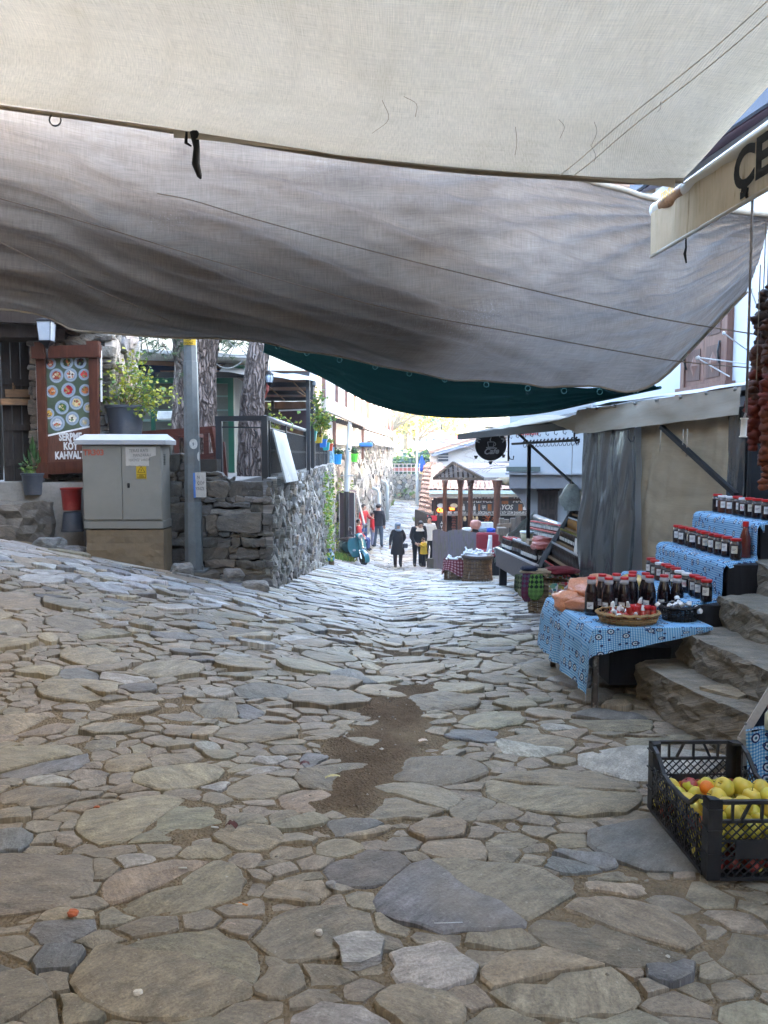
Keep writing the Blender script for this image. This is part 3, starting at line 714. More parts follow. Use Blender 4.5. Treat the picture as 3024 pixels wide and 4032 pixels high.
rng_.tube([q+Vector((.042*math.cos(a*.5236),0,.042*math.sin(a*.5236)))for a in range(13)],.006,6);tag(rng_.build('steel_ring',mat('dark_wire',(.05,.045,.04),.5),None,True),'small dark steel ring hanging from the hem of the cream shade cloth','ring')
st_=MB();q=P(752,520,5.25)
pts=[q+Vector((.02,0,-.0)),q+Vector((.035,0,-.10)),q+Vector((.025,.01,-.2)),q+Vector((.05,.0,-.28)),q+Vector((.06,.0,-.3))]
st_.tube(pts,[.03,.022,.028,.018,.006],7);st_.tube([q+Vector((-.03,0,.0)),q+Vector((-.035,0,-.07)),q+Vector((0,0,-.09))],[.008,.012,.006],6)
tag(st_.build('strap',mat('black_rag',(.012,.012,.012),.9),None,True),'twisted black rag strap dangling from the cream shade cloth','strap')
tw=MB()
for a,b,c in(((1505,395),(1530,470),(1465,525)),((1590,380),(1640,410),(1635,460)),((2030,500),(2035,560),(2028,610)),((2200,470),(2222,500),(2205,545)),((2340,480),(2350,520),(2330,570)),((2325,570),(2345,610),(2338,640)),((2600,400),(2602,425),(2590,440))):
 pp=[Vector(P(x,y,4.1))for x,y in(a,b,c)]
 out=[]
 for(x,y)in(a,b,c):
  v=(700-y)/330.0;out.append(P(x,y,4.42-.7*v-.02+(1512-x)/1512*.35))
 tw.tube([along(out,k/8)for k in range(9)],.0013,4)
tag(tw.build('twig',mat('twig_bark',(.16,.11,.07),.9)),'thin dry twigs caught on the cream shade cloth',kind='stuff')
r_near=[(-1300,50,8.3),(0,330,6.9),(500,420,6.6),(1000,510,6.35),(1500,570,6.2),(1900,610,6.1),(2160,672,6.0),(2420,745,5.8),(2680,812,5.6),(3080,856,5.35)]
r_a=[(-1300,420,8.6),(0,640,7.4),(500,760,7.15),(1000,800,6.95),(1500,830,6.8),(1900,850,6.65),(2200,890,6.45),(2480,920,6.2),(2720,930,5.9),(3040,890,5.45)]
r_b=[(-1300,680,8.9),(0,850,7.8),(500,970,7.7),(1000,1060,7.6),(1500,1100,7.4),(1900,1120,7.2),(2200,1140,6.95),(2480,1140,6.6),(2740,1090,6.2),(3015,940,5.55)]
r_c=[(-1300,930,9.2),(0,1060,8.2),(500,1160,8.25),(1000,1230,8.3),(1500,1300,8.2),(1900,1330,7.9),(2200,1340,7.6),(2480,1310,7.1),(2740,1230,6.5),(2985,1040,5.75)]
r_f=[(-1300,1150,9.5),(0,1218,8.6),(380,1312,8.8),(1040,1352,9.0),(1300,1400,9.1),(1700,1478,8.95),(2050,1512,8.6),(2310,1524,8.2),(2560,1518,7.7),(2940,1150,6.1)]
rows2=[[P(*q)for q in r]for r in(r_near,r_a,r_b,r_c,r_f)]
def fold2(u,v):
 d=0
 a=math.atan2(v,1.02-u);rr=math.hypot(1.02-u,v)
 d+=.055*math.sin(a*34+nz(u*3,v*3)*2)*math.exp(-rr*3.0)*min(1,v*6)
 s=v-1.15*u-.10*nz(u*3,v*2,5);w=max(0,1-abs(u-.35)/.5)*max(0,min(1,v*2.5))
 d+=(.05*math.sin(s*30)+.03*math.sin(s*61+1))*w*max(0,1-v*.45)
 d+=.03*nz(u*7,v*16,2)*min(1,v*3)+.012*nz(u*22,v*40,6)
 return Vector((0,.25*d,d))
c2=MB();sheet(c2,rows2,260,170,fold2)
def dirt_shade2(u,v):  # some dirt, plus shade of folds and lower left put into the colour
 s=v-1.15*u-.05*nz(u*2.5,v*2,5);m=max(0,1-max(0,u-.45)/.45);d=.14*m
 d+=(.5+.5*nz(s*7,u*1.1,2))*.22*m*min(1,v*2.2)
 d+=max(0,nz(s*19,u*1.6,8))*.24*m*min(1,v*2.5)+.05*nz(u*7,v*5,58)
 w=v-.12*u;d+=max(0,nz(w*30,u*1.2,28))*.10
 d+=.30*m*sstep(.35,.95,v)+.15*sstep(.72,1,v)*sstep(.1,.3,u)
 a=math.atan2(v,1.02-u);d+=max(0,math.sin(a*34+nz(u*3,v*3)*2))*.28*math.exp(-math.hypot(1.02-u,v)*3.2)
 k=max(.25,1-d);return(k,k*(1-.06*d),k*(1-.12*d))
c2.tint=[dirt_shade2(i/260,j/170)for j in range(171)for i in range(261)]
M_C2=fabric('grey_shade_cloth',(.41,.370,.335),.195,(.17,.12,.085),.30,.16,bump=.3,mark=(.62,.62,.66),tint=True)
sc2=thing('shade_cloth','large grubby grey brown shade cloth sagging across the street','canopy',rows2[4][4])
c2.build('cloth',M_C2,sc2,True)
hm=MB();hm.tube([along(rows2[4],k/60)+fold2(k/60,1)for k in range(61)],.014,6)
hm.tube([along(rows2[0],.55+.45*k/30)+fold2(.55+.45*k/30,0)+Vector((0,0,.01))for k in range(31)],.02,6)
hm.build('hem',mat('hem_tape',(.30,.25,.19),.8),sc2,True)
sm_=MB();sm_.tube([along([r[0]*(1-w)+r[-1]*w for r in rows2],0)for w in(0,1)],.001,3);
def on2(px,py,lift=.05):
 0
 best=None;d0=(P(px,py,1)-Vector((0,0,CAM_Z))).normalized()
 for i in range(61):
  for j in range(31):
   q=SH2[j][i]-Vector((0,0,CAM_Z));k=(q.normalized()-d0).length
   if best is None or k<best[0]:best=(k,q.length)
 return Vector((0,0,CAM_Z))+d0*(best[1]-lift)
SH2=[[along([along(r,i/60)for r in rows2],j/30)+fold2(i/60,j/30)for i in range(61)]for j in range(31)]
M_ROPE=mat('old_rope',(.12,.085,.06),.9,.3,60,.4,160)
ropes=[([(620,762),(760,790),(1000,862),(1450,985),(2000,1120),(2400,1212),(2640,1262)],(3060,1330,5.9),'upper dark rope slung under the grey shade cloth'),([(0,782),(420,900),(850,1030),(1500,1208),(2100,1322),(2500,1395),(2690,1425)],(3000,1452,6.4),'middle dark rope slung under the grey shade cloth'),([(0,955),(330,1118),(560,1215),(740,1300)],None,'short dark cord under the left end of the grey shade cloth')]
for pts,end,lab in ropes:
 q=[on2(*p,.10)for p in pts]+([P(*end)]if end else[])
 tb=MB();n=120;tb.tube([along(q,k/n)for k in range(n+1)],.0055,6)
 tag(tb.build('rope',M_ROPE,None,True),lab,'rope','ropes under the grey cloth')
ov=MB();sheet(ov,[[p+Vector((0,.1,.30+.45*k))for p in[along([along(r,q/6*.55)for r in rows2],vv)for q in range(7)]]for vv,k in((.38,1),(.6,.6),(.8,.3),(1.0,.1))],40,16)  # unseen upper layer, added to hold back light through the left part
ovt=thing('shade_cloth','unseen brown cloth added over the left part of the grey shade cloth to darken it','canopy',rows2[4][2]);ov.build('cloth',fabric('added_brown_cloth',(.16,.12,.09),.10,bump=.2),ovt,True)
g1=[(1040,1338,9.35),(1250,1385,9.45),(1500,1435,9.4),(1750,1480,9.2),(2050,1512,8.85),(2310,1526,8.4),(2570,1519,7.95)]
g2=[(1040,1352,10.2),(1255,1430,10.5),(1490,1530,10.8),(1720,1580,10.8),(2050,1580,10.3),(2330,1552,9.4),(2580,1522,8.15)]
g3=[(1038,1384,10.9),(1262,1480,11.4),(1480,1592,11.9),(1740,1640,11.9),(2080,1630,11.2),(2350,1578,9.9),(2600,1526,8.3)]
c3=MB();rows3=[[P(*q)for q in r]for r in(g1,g2,g3)]
sheet(c3,rows3,90,26,lambda u,v:Vector((0,0,.02*nz(u*5,v*9,3)+.012*math.sin(v*30+u*4))))
M_C3=fabric('green_net',(.004,.018,.016),.15,(.012,.045,.038),.3,.2,bump=.3)
sc3=thing('shade_net','dark green shade net hanging behind the grey cloth','canopy',rows3[1][3])
c3.build('net',M_C3,sc3,True)
hm=MB();hm.tube([along(rows3[2],k/50)for k in range(51)],.018,6)
for k in range(11):
 q=along(rows3[0],(k+.5)/11)+Vector((0,-.05,-.05));hm.tube([q+Vector((.03*math.cos(a*.7854),0,.03*math.sin(a*.7854)))for a in range(9)],.005,4)
hm.build('hem',mat('green_hem',(.02,.07,.06),.8),sc3,True)
aw=thing('shop_awning','rolled cream awning with a lettered valance over the right hand shop','awning',P(2570,862,4.6))
dirA=Vector((.098,-1,0)).normalized();A0=P(2588,850,4.62);zA=2.985
A0.z=zA
def aw_p(d,drop=0,out=0):return A0+dirA*d+Vector((-out,0,-drop))
ro=MB();ro.tube([aw_p(0),aw_p(3.6)],.042,14);ro.build('roller_tube',mat('cream_metal',(.62,.56,.45),.35,.06,3,.02,spec=.5),aw,True)
ec=MB();ec.ball(aw_p(-.005),.046,0,12);ec.build('end_cap',mat('white_plastic',(.72,.74,.74),.4,.05),aw,True)
stk=MB();stk.tube([aw_p(.09),aw_p(.36)],.0432,14,caps=False);stk.build('maker_sticker',mat('brown_sticker',(.22,.12,.06),.4,.8,14,0),aw,True)
stx=MB();stx.text('TENTE',aw_p(.14,-.005,.047),dirA,(0,0,1),.055,ext=.001,bold=.002);stx.build('lettering',mat('sticker_print',(.65,.42,.12),.5),aw)
va=MB()
va.grid(lambda u,v:aw_p(3.6*u+.01,.03+.235*v,.030+(.010*math.sin(u*95)+.013*math.sin(u*37+2)+.008*nz(u*30,0))*math.exp(-u*2.2)*(1-.3*v)),160,8,0,lambda u,v:(u*3.6,v*.24))
t=NT('valance_cloth');uv=t.coord('UV');st1=t.noise(t.mapping(uv,(9,.9,1)),2.2,5,.65,.3);n2=t.noise(uv,6,4)
cc=t.ramp(st1,[(.3,(.50,.40,.26)),(.5,(.60,.49,.34)),(.60,(.56,.45,.30)),(.68,(.26,.17,.09))]);cc=t.mix(.3,cc,t.ramp(n2,[(.3,.7),(.7,1.2)]),'MULTIPLY')
d_=t.n('BsdfDiffuse',{'Color':cc});tr_=t.n('BsdfTranslucent',{'Color':cc});ms_=t.n('MixShader',{0:.35,1:d_.outputs[0],2:tr_.outputs[0]});t.l(ms_.outputs[0],t.out.inputs[0]);M_VAL=t.mat
va.build('valance',M_VAL,aw,True)
vb=MB();vb.tube([aw_p(0,.268,.03),aw_p(3.6,.268,.03)],.011,8);vb.build('hem_rod',mat('cream_metal',(.62,.56,.45)),aw,True)
tx=MB();tx.text('ÇE',aw_p(.915,.205,.052),dirA,(0,0,1),.245,bold=.009,ext=.001);tx.build('lettering',mat('black_print',(.012,.012,.012),.6),aw)
cl=MB();
cl.grid(lambda u,v:aw_p(3.6*u,-.035-.5*v,-2.0*v),20,6,0,lambda u,v:(u*3.6,v*2));cl.build('roof_cloth',fabric('awning_cloth',(.50,.44,.35),.4),aw,True)
tg=MB();q=aw_p(.42,.268,.03);tg.tube([q,q+Vector((.002,0,-.06)),q+Vector((-.004,0,-.09)),q+Vector((.006,0,-.14))],[.004,.005,.008,.004],6);tg.build('pull_cord',mat('black_rag',(.012,.012,.012)),aw,True)
ck=thing('awning_crank','long thin steel crank rod with a white grip hanging from the awning','crank',P(2935,1720,3.7))
k0=P(2962,815,3.62);k1=P(2938,1625,3.66)
m_=MB();m_.tube([k0+Vector((0,0,.05)),k0,k1],.0062,8);m_.tube([k1,k1+Vector((-.01,0,-.03)),P(2931,1650,3.66)],.005,6);m_.build('rod',mat('grey_rod',(.30,.28,.27),.35,.1,metal=.6),ck,True)
m_=MB();a,b=P(2931,1646,3.66),P(2926,1722,3.66);m_.tube([a,a+(b-a)*.06,a+(b-a)*.08,a+(b-a)*.92,a+(b-a)*.94,b],[.018,.018,.014,.014,.018,.018],12);m_.build('grip',mat('white_plastic',(.72,.74,.74)),ck,True)
m_=MB();m_.tube([k0+Vector((.03*math.cos(a*.6),0,.06+.03*math.sin(a*.6)))for a in range(9)],.008,6);m_.build('hook',mat('black_iron',(.015,.015,.016),.5),ck,True)
DR=Vector((-.10,1,0)).normalized()
hs=thing('white_house','white rendered house with carved brown shutters behind the market shelter','house',(3.6,8.5,0))
H0=Vector((3.60,8.0,0));NRM=Vector((-1,-.10,0)).normalized()
def hp(s,z,o=0):return H0+DR*s+NRM*o+Vector((0,0,z))
M_WHITE=mat('white_render',(.44,.45,.47),.85,.06,2.5,.12,30,dirt=((.42,.42,.42),.35))
m_=MB();m_.quad(hp(-12,-1),hp(4,-1),hp(4,4.85),hp(-12,4.85),.3);m_.build('wall',M_WHITE,hs)
M_BRW=wood('carved_brown_wood',(.125,.062,.045),rough=.55)
def shutter(parent,s0,s1,z0,z1,fp,mt,dk,sill=True,head=False):
 0
 def bx(a,b,c,d,o0,o1,name,mm):
  q=MB();v=[fp(a,c,o0),fp(b,c,o0),fp(b,d,o0),fp(a,d,o0),fp(a,c,o1),fp(b,c,o1),fp(b,d,o1),fp(a,d,o1)]
  q.add(v,[(3,2,1,0),(4,5,6,7),(0,1,5,4),(1,2,6,5),(2,3,7,6),(3,0,4,7)]);return q.build(name,mm,par)
 par=parent;w=s1-s0;fw=w*.085;mid=(s0+s1)/2
 fr=bx(s0,s1,z0,z1,.005,.03,'window_frame',mt);par=fr
 for a,b in((s0,s0+fw),(s1-fw,s1)):bx(a,b,z0,z1,.031,.075,'jamb',mt)
 bx(s0+fw,s1-fw,z1-fw,z1,.031,.072,'head',mt)
 for a,b in((s0+fw+.004,mid-.004),(mid+.004,s1-fw-.004)):
  par=parent;lf=bx(a,b,z0+.01,z1-fw-.004,.031,.056,'shutter',mt);par=lf
  h=(z1-fw-z0)/3;ww=b-a
  for i in range(3):
   bx(a+ww*.16,b-ww*.16,z0+.02+h*(i+.10),z0+h*(i+.90),.0565,.064,'panel',dk)
   c=((a+b)/2,z0+h*(i+.5));q=MB();r1,r2=ww*.22,h*.26
   v=[fp(c[0]-r1,c[1],.0645),fp(c[0],c[1]-r2,.0645),fp(c[0]+r1,c[1],.0645),fp(c[0],c[1]+r2,.0645),fp(*c,.085)]
   q.add(v,[(0,1,4),(1,2,4),(2,3,4),(3,0,4)]);q.build('diamond',mt,par)
 par=parent
 if sill:bx(s0-w*.07,s1+w*.03,z0-w*.13,z0-.003,.005,.12,'sill',mt);bx(s0-w*.02,s1,z0-w*.19,z0-w*.133,.005,.08,'sill_moulding',mt)
 if head:
  bx(s0-w*.12,s1+w*.12,z1+w*.12,z1+w*.19,.005,.2,'cornice',mt);bx(s0-w*.06,s1+w*.06,z1+.004,z1+w*.117,.005,.12,'cornice_moulding',mt)
  for k in range(14):bx(s0+w*(k+.1)/14,s0+w*(k+.7)/14,z1+w*.02,z1+w*.10,.121,.14,'dentil',dk)
 for sg in(-1,1):
  q=MB();q.tube([fp(mid+sg*w*.36,z0+(z1-z0)*.30,.075),fp(mid+sg*w*.37,z0+(z1-z0)*.22,.10),fp(mid+sg*w*.36,z0+(z1-z0)*.14,.075)],w*.012,6)
  q.build('iron_catch',mat('black_iron',(.015,.015,.016),.5),parent,True)
shutter(hs,.02,1.0,2.32,3.75,hp,M_BRW,wood('dark_carved_wood',(.07,.036,.028),rough=.6))
M_SOF=wood('purple_soffit',(.075,.035,.052),(8,1.5,8),.6)
DE=Vector((-.19,1,0)).normalized();E0=P(2500,768,9.5);OUT=Vector((1,.19,0)).normalized()
def ep(s,o,z=0):return E0+DE*s+OUT*o+Vector((0,0,z))
m_=MB();m_.quad(ep(0,0),ep(-8,0),ep(-8,1.6,.55),ep(0,1.6,.55),.06);m_.build('soffit',M_SOF,hs)
m_=MB();m_.quad(ep(0.01,-.04,-.01),ep(-8,-.04,-.01),ep(-8,-.02,.14),ep(0.01,-.02,.14),.04);m_.build('fascia',mat('dark_blue_fascia',(.03,.035,.055),.5),hs)
M_TILE=mat('clay_tile',(.36,.235,.18),.8,.35,8,.3,dirt=((.30,.26,.22),.5))
def tile_mesh(L=.42,r=.085):
 q=MB();q.grid(lambda u,v:Vector((-r*math.cos(math.pi*u)*(1-.12*v),v*L,r*math.sin(math.pi*u)*(1-.12*v))),6,1)
 q.grid(lambda u,v:Vector((-(r-.014)*math.cos(math.pi*u)*(1-.12*v),v*L,(r-.014)*math.sin(math.pi*u)*(1-.12*v))),6,1)
 return q.mesh('roof_tile',[M_TILE],True)
TILE=tile_mesh()
def place_tile(parent,pos,xax,yax,scale=1):
 x,y=Vector(xax).normalized(),Vector(yax).normalized();z=x.cross(y)
 M=Matrix((x,y,z)).transposed().to_4x4()@Matrix.Diagonal((scale,scale,scale,1));M.translation=Vector(pos)
 o=bpy.data.objects.new('roof_tile',TILE);link(o,parent);o.matrix_basis=XF[parent.name].inverted()@M;XF[o.name]=M
 ALLKIDS.setdefault(parent.name,[]).append(o);return o
for k in range(28):place_tile(hs,ep(.05-.19*k,-.09,.20),-DE,OUT+Vector((0,0,.34)))
for k in range(6):place_tile(hs,ep(.08,.1+.3*k,.24+.1*k),-DE,OUT+Vector((0,0,.34)),1.1)
m_=MB();m_.quad(ep(0.05,0,.20),ep(-16,0,.20),ep(-16,9,5.8),ep(.05,9,5.8));m_.quad(ep(.05,9,5.8),ep(-16,9,5.8),ep(-16,16,.4),ep(.05,16,.4));m_.build('roof_deck',M_TILE,hs)
m_=MB();m_.quad(hp(4,-1.5,0),hp(4,-1.5,-5),hp(4,4.85,-5),hp(4,4.85,0),.2);m_.build('gable_wall',M_WHITE,hs)
for lab,x0,x1,y0,y1,zt in(('unseen plain white yard house added behind the shelter to block sun',5.6,13,10.6,16.3,11),('unseen tall white house row added behind the wine shop to block sun',11,17,26,58,6.9),('unseen pale house added along the left of the square to cut light',-12,-5.75,-9,10.4,6.5),('unseen pale house added to close off light behind the viewer',-7,9,-11,-6.5,6.5)):  # unseen houses, added to block sun and cut skylight under the cloths
 m_=MB();m_.box(((x0+x1)/2,(y0+y1)/2,zt/2-1.5),(x1-x0,y1-y0,zt+3));t_=thing('house',lab,'house',((x0+x1)/2,y0,-1));m_.build('wall',mat('ochre_render',(.15,.13,.105),.9,.1,2,.1),t_)
 m_=MB();m_.box(((x0+x1)/2,(y0+y1)/2,zt+.07),(x1-x0+.6,y1-y0+.6,.12));m_.build('roof',M_TILE,t_)
for(a,b,ya,yb,lab)in(((2850,1312),(3040,1450),6.6,7.0,'white guy cord from the grey cloth edge across the white house'),((2745,1410),(2872,1482),6.9,7.6,'short white cord tied to a plastic knot below the shutters'),((2750,1408),(3040,1445),6.9,7.2,'level white cord in front of the shutters'),((2956,1140),(3030,1330),6.1,6.2,'thin cord from the cloth corner down to the pepper strings')):
 q=MB();q.tube([P(*a,ya),P(*b,yb)],.006,5);q.ball(P(*a,ya),.018,0,6);tag(q.build('cord',mat('white_cord',(.55,.54,.52),.8)),lab,'cord')
M_IRON=mat('black_iron',(.015,.015,.016),.5,.2,8,.1)
M_DARKW=wood('weathered_black_wood',(.035,.026,.02),rough=.8)
gt_=thing('wooden_gate','tall dark weathered plank gate standing ajar left of the breakfast poster','gate',P(80,1935,11.2))
ga,gb=P(16,1900,11.0),P(166,1900,11.35);gx=(gb-ga);gx.z=0;gw=gx.length;gx/=gw;gy=Vector((-gx.y,gx.x,0))
def gtp(s,z,o=0):return Vector((ga.x,ga.y,0))+gx*s-gy*o+Vector((0,0,z))
rg=random.Random(4)
for k in range(4):
 a,b=gw*k/4+.004,gw*(k+1)/4-.004;q=MB();n=7
 lo=[(a+(b-a)*i/n,1.02+rg.uniform(-.06,.05)*(1 if k<3 else .5))for i in range(n+1)]
 pts=lo+[(b,3.2),(a,3.2)]
 q.add([gtp(s,z,0)for s,z in pts]+[gtp(s,z,.035)for s,z in pts],[tuple(range(len(pts))),tuple(range(len(pts),2*len(pts)))[::-1]]+[(i,(i+1)%len(pts),len(pts)+(i+1)%len(pts),len(pts)+i)for i in range(len(pts))])
 q.build('plank',M_DARKW,gt_)
for z in(1.45,1.95,2.6):
 q=MB();q.bar(gtp(.02,z,.05),gtp(gw-.02,z,.05),.03,.09);q.build('ledge',M_DARKW,gt_)
bx_=thing('wall_shelf','small raw pine letter shelf fixed on the dark plank gate','shelf',gtp(.3,2.3,.08))
M_PINE=wood('raw_pine',(.20,.11,.05),(3,3,14))
q=MB();q.bar(gtp(.04,2.43,.06),gtp(gw-.03,2.45,.06),.02,.11);q.build('back_board',M_PINE,bx_)
q=MB();q.bar(gtp(-.06,2.30,.13),gtp(gw-.06,2.32,.13),.15,.085);q.build('front_board',M_PINE,bx_)
for s in(.16,.52):
 q=MB();q.bar(gtp(s,2.46,.055),gtp(s,2.58,.055),.012,.06);q.build('tab',M_PINE,bx_)
dk=thing('porch_roof','dark timber porch roof over the gate under the grey cloth','porch',P(60,1330,11))
q=MB();q.bar(P(-260,1292,10.8),P(190,1296,10.9),.5,.30);q.build('lintel',M_DARKW,dk)
q=MB();q.bar(P(-260,1240,10.7),P(330,1262,10.75),.5,.20);q.build('beam',M_DARKW,dk)
q=MB();q.bar(P(-3,1345,11.5),P(-3,1990,11.5),.09,.09);q.build('post',M_DARKW,dk)
q=MB();q.box((-6.4,10.9,2.5),(1.6,.3,3.4));q.build('unseen_side_wall',M_DARKW,dk)  # unseen wall, added to stop light coming in from the left
po=thing('menu_board','brown framed breakfast poster of plates reading SERPME KÖY KAHVALTI on the pillar','menu board',P(270,1860,10.72))
q4=[P(149,1372,10.66),P(390,1366,10.66),P(396,1852,10.74),P(163,1864,10.74)]
def bp_(u,v,o=0):return(q4[0]*(1-u)+q4[1]*u)*(1-v)+(q4[3]*(1-u)+q4[2]*u)*v+Vector((0,-o,0))
M_FRW=wood('red_brown_wood',(.075,.026,.015),(10,10,1.5),.45)
def bpq(q,u0,u1,v0,v1,o0,o1):q.add([bp_(u0,v1,o0),bp_(u1,v1,o0),bp_(u1,v0,o0),bp_(u0,v0,o0),bp_(u0,v1,o1),bp_(u1,v1,o1),bp_(u1,v0,o1),bp_(u0,v0,o1)],[(3,2,1,0),(4,5,6,7),(0,1,5,4),(1,2,6,5),(2,3,7,6),(3,0,4,7)]);return q
for a in((0,.14,0,1),(.86,1,0,1)):bpq(MB(),*a,0,.075).build('frame_stile',M_FRW,po)
for a in((-.06,1.04,-.01,.085),(-.03,1.0,.915,1.01)):bpq(MB(),*a,-.01,.095).build('frame_rail',M_FRW,po)
for a in((.0,.16,-.04,.09),(.84,1.03,-.04,.09),(-.03,.16,.93,1.04)):bpq(MB(),*a,.0,.11).build('frame_block',M_FRW,po)
bpq(MB(),.10,.90,.07,.68,.012,.02).build('poster',mat('poster_green',(.065,.09,.055),.5,.35,3,0,spec=.4),po)
q=MB();q.add([bp_(.12,.70,.023),bp_(.12,.95,.023),bp_(.88,.95,.023),bp_(.88,.635,.023)],[(0,1,2,3)]);q.build('poster_wood_print',wood('printed_wood',(.10,.045,.03),(26,1,2.5),.5),po)
q=MB();q.add([bp_(.12,.692,.0255),bp_(.12,.706,.0255),bp_(.88,.641,.0255),bp_(.88,.627,.0255)],[(0,1,2,3)]);q.build('poster_stripe',mat('poster_white',(.7,.7,.68),.5),po)
DISH=[(440,395,50,(.45,.12,.08)),(583,390,58,(.04,.05,.02)),(700,392,54,(.015,.012,.02)),(494,500,62,(.28,.05,.03)),(617,497,58,(.55,.5,.42)),(735,497,50,(.5,.05,.04)),(455,632,54,(.48,.15,.04)),(600,625,64,(.38,.02,.03)),(745,630,52,(.42,.13,.04)),(545,770,62,(.05,.11,.03)),(670,735,62,(.58,.45,.22)),(775,780,45,(.5,.36,.2)),(430,820,48,(.5,.3,.05)),(507,905,66,(.5,.5,.5)),(637,868,60,(.62,.58,.45)),(745,905,46,(.3,.3,.25))]
M_PLATE=mat('printed_plate',(.23,.28,.33),.5,.15,4,0);rd=random.Random(8)
for i,(zx,zy,r,c)in enumerate(DISH):
 v=(zy-265)/(1330-265);uu=(zx-(325+35*v))/(530);ru,rv=r/530,r/1065
 if v>.62:rv*=.9
 q=MB();n=20
 ring=lambda k,o:[bp_(uu+ru*k*math.cos(6.2832*j/n),v+rv*k*math.sin(6.2832*j/n),o)for j in range(n)]
 q.add(ring(1,.0215),[tuple(range(n))],0);q.add(ring(.88,.022),[tuple(range(n))],2);q.add(ring(.80,.0222),[tuple(range(n))],0)
 q.add([bp_(uu+ru*.62*rd.uniform(.8,1.1)*math.cos(6.2832*j/n),v+rv*.62*rd.uniform(.8,1.1)*math.sin(6.2832*j/n),.0224)for j in range(n)],[tuple(range(n))],1)
 for _ in range(7):
  a,k=rd.uniform(0,6.28),rd.uniform(.05,.48);s=rd.uniform(.08,.2)
  q.add([bp_(uu+ru*(k*math.cos(a)+s*math.cos(1.2566*j)),v+rv*(k*math.sin(a)+s*math.sin(1.2566*j)),.0227)for j in range(5)],[tuple(range(5))],3 if _%2 else 4)
 q.build('dish_print',[M_PLATE,mat('food%d'%i,c,.5,.5,22,0),mat('plate_shade',(.33,.40,.48),.5),mat('food_light%d'%(i%3),((.55,.45,.3),(.5,.12,.06),(.12,.2,.06))[i%3],.5),mat('food_dark%d'%(i%2),((.12,.06,.03),(.4,.3,.12))[i%2],.5)],po)
bx0=(q4[1]-q4[0]).normalized()
for s,zx,zy,sz in(('SERPME',612,1052,.142),('KÖY',612,1132,.142),('KAHVALTI',612,1212,.142)):
 v=(zy-265)/1065;q=MB();q.text(s,bp_(.515,v+.003,.027),bx0,Vector((0,-.03,1)),sz,bold=.006,sxs=.66,align='CENTER',ext=.001);q.build('lettering',mat('poster_letters',(.55,.55,.53),.5),po)
for u_,va_,vb_,w_ in((1.03,.03,.44,.02),(-.035,.12,.9,.012)):q=MB();q.bar(bp_(u_,va_,0),bp_(u_,vb_,0),w_);q.build('edge_strip',mat('poster_white',(.7,.7,.68)),po)
def lantern(name,label,top,h,w,barrel=False,chain=0,group=None,bracket=None):
 t_=thing(name,label,'lantern',top-Vector((0,0,h)),group=group);n=8 if barrel else 4;z=top.z
 M0=Matrix.Translation(Vector((top.x,top.y,0)))@Matrix.Rotation(R(45 if n==4 else 22),4,'Z');f=1.41 if n==4 else 1.05
 q=MB()
 if barrel:q.lathe([(w*.34,z-h*.78),(w*.44,z-h*.62),(w*.46,z-h*.48),(w*.36,z-h*.30)],n,0,M0)
 else:q.lathe([(w*.36*f,z-h*.74),(w*.46*f,z-h*.12)],4,0,M0)
 q.build('glass',mat('frosted_glass',(.40,.45,.50),.25,.1,6,.05,spec=.6),t_)
 q=MB()
 if barrel:q.lathe([(w*.02,z),(w*.06,z-h*.06),(w*.16,z-h*.12),(w*.42,z-h*.24),(w*.52,z-h*.295),(w*.38,z-h*.298)],n,0,M0)
 else:q.lathe([(w*.2,z),(w*.5*f,z-h*.05),(w*.54*f,z-h*.11),(w*.46*f,z-h*.115)],4,0,M0)
 q.build('cap',M_IRON,t_)
 q=MB()
 if barrel:q.lathe([(w*.36,z-h*.775),(w*.42,z-h*.80),(w*.2,z-h*.86),(w*.26,z-h*.9),(w*.05,z-h*.97),(.004,z-h)],n,0,M0)
 else:q.lathe([(w*.38*f,z-h*.735),(w*.44*f,z-h*.76),(w*.22*f,z-h*.86),(w*.1*f,z-h*.93),(.02,z-h)],4,0,M0)
 q.build('base',M_IRON,t_)
 q=MB()
 for k in range(n):
  a=6.2832*k/n;rr=((w*.35,-.78),(w*.455,-.62),(w*.475,-.48),(w*.37,-.30))if barrel else((w*.37*f,-.74),(w*.47*f,-.115))
  q.tube([M0@Vector((r_*math.cos(a),r_*math.sin(a),z+h*e))for r_,e in rr],w*.025,4)
 o=q.build('glazing_bars',M_IRON,t_);o['kind']='stuff'
 if chain:q=MB();q.tube([top,top+Vector((0,0,chain))],.006,5);q.build('chain',M_IRON,t_)
 if bracket:q=MB();q.tube(bracket,.014,6);q.build('bracket',M_IRON,t_,True)
 return t_
tp=P(182,1254,10.45)
lantern('wall_lantern','square frosted wall lantern on a black bracket above the breakfast poster',tp,.40,.20,bracket=[P(184,1364,10.45),P(185,1400,10.45),P(186,1430,10.6),P(185,1380,10.9)])
lantern('post_lantern','barrel shaped white lantern above the potted shrub',P(527,1306,13.5),.34,.24,True,bracket=[P(527,1382,13.5),P(530,1420,13.5),P(522,1440,13.8)])
lantern('hanging_lantern','black caged lantern hanging beside the leaning pine trunk',P(1060,1455,13.2),.28,.16,True,chain=.25)
lantern('hanging_lantern','tiny black lantern hanging from the brown pergola corner',P(1238,1496,15.2),.14,.09,True,chain=.12)
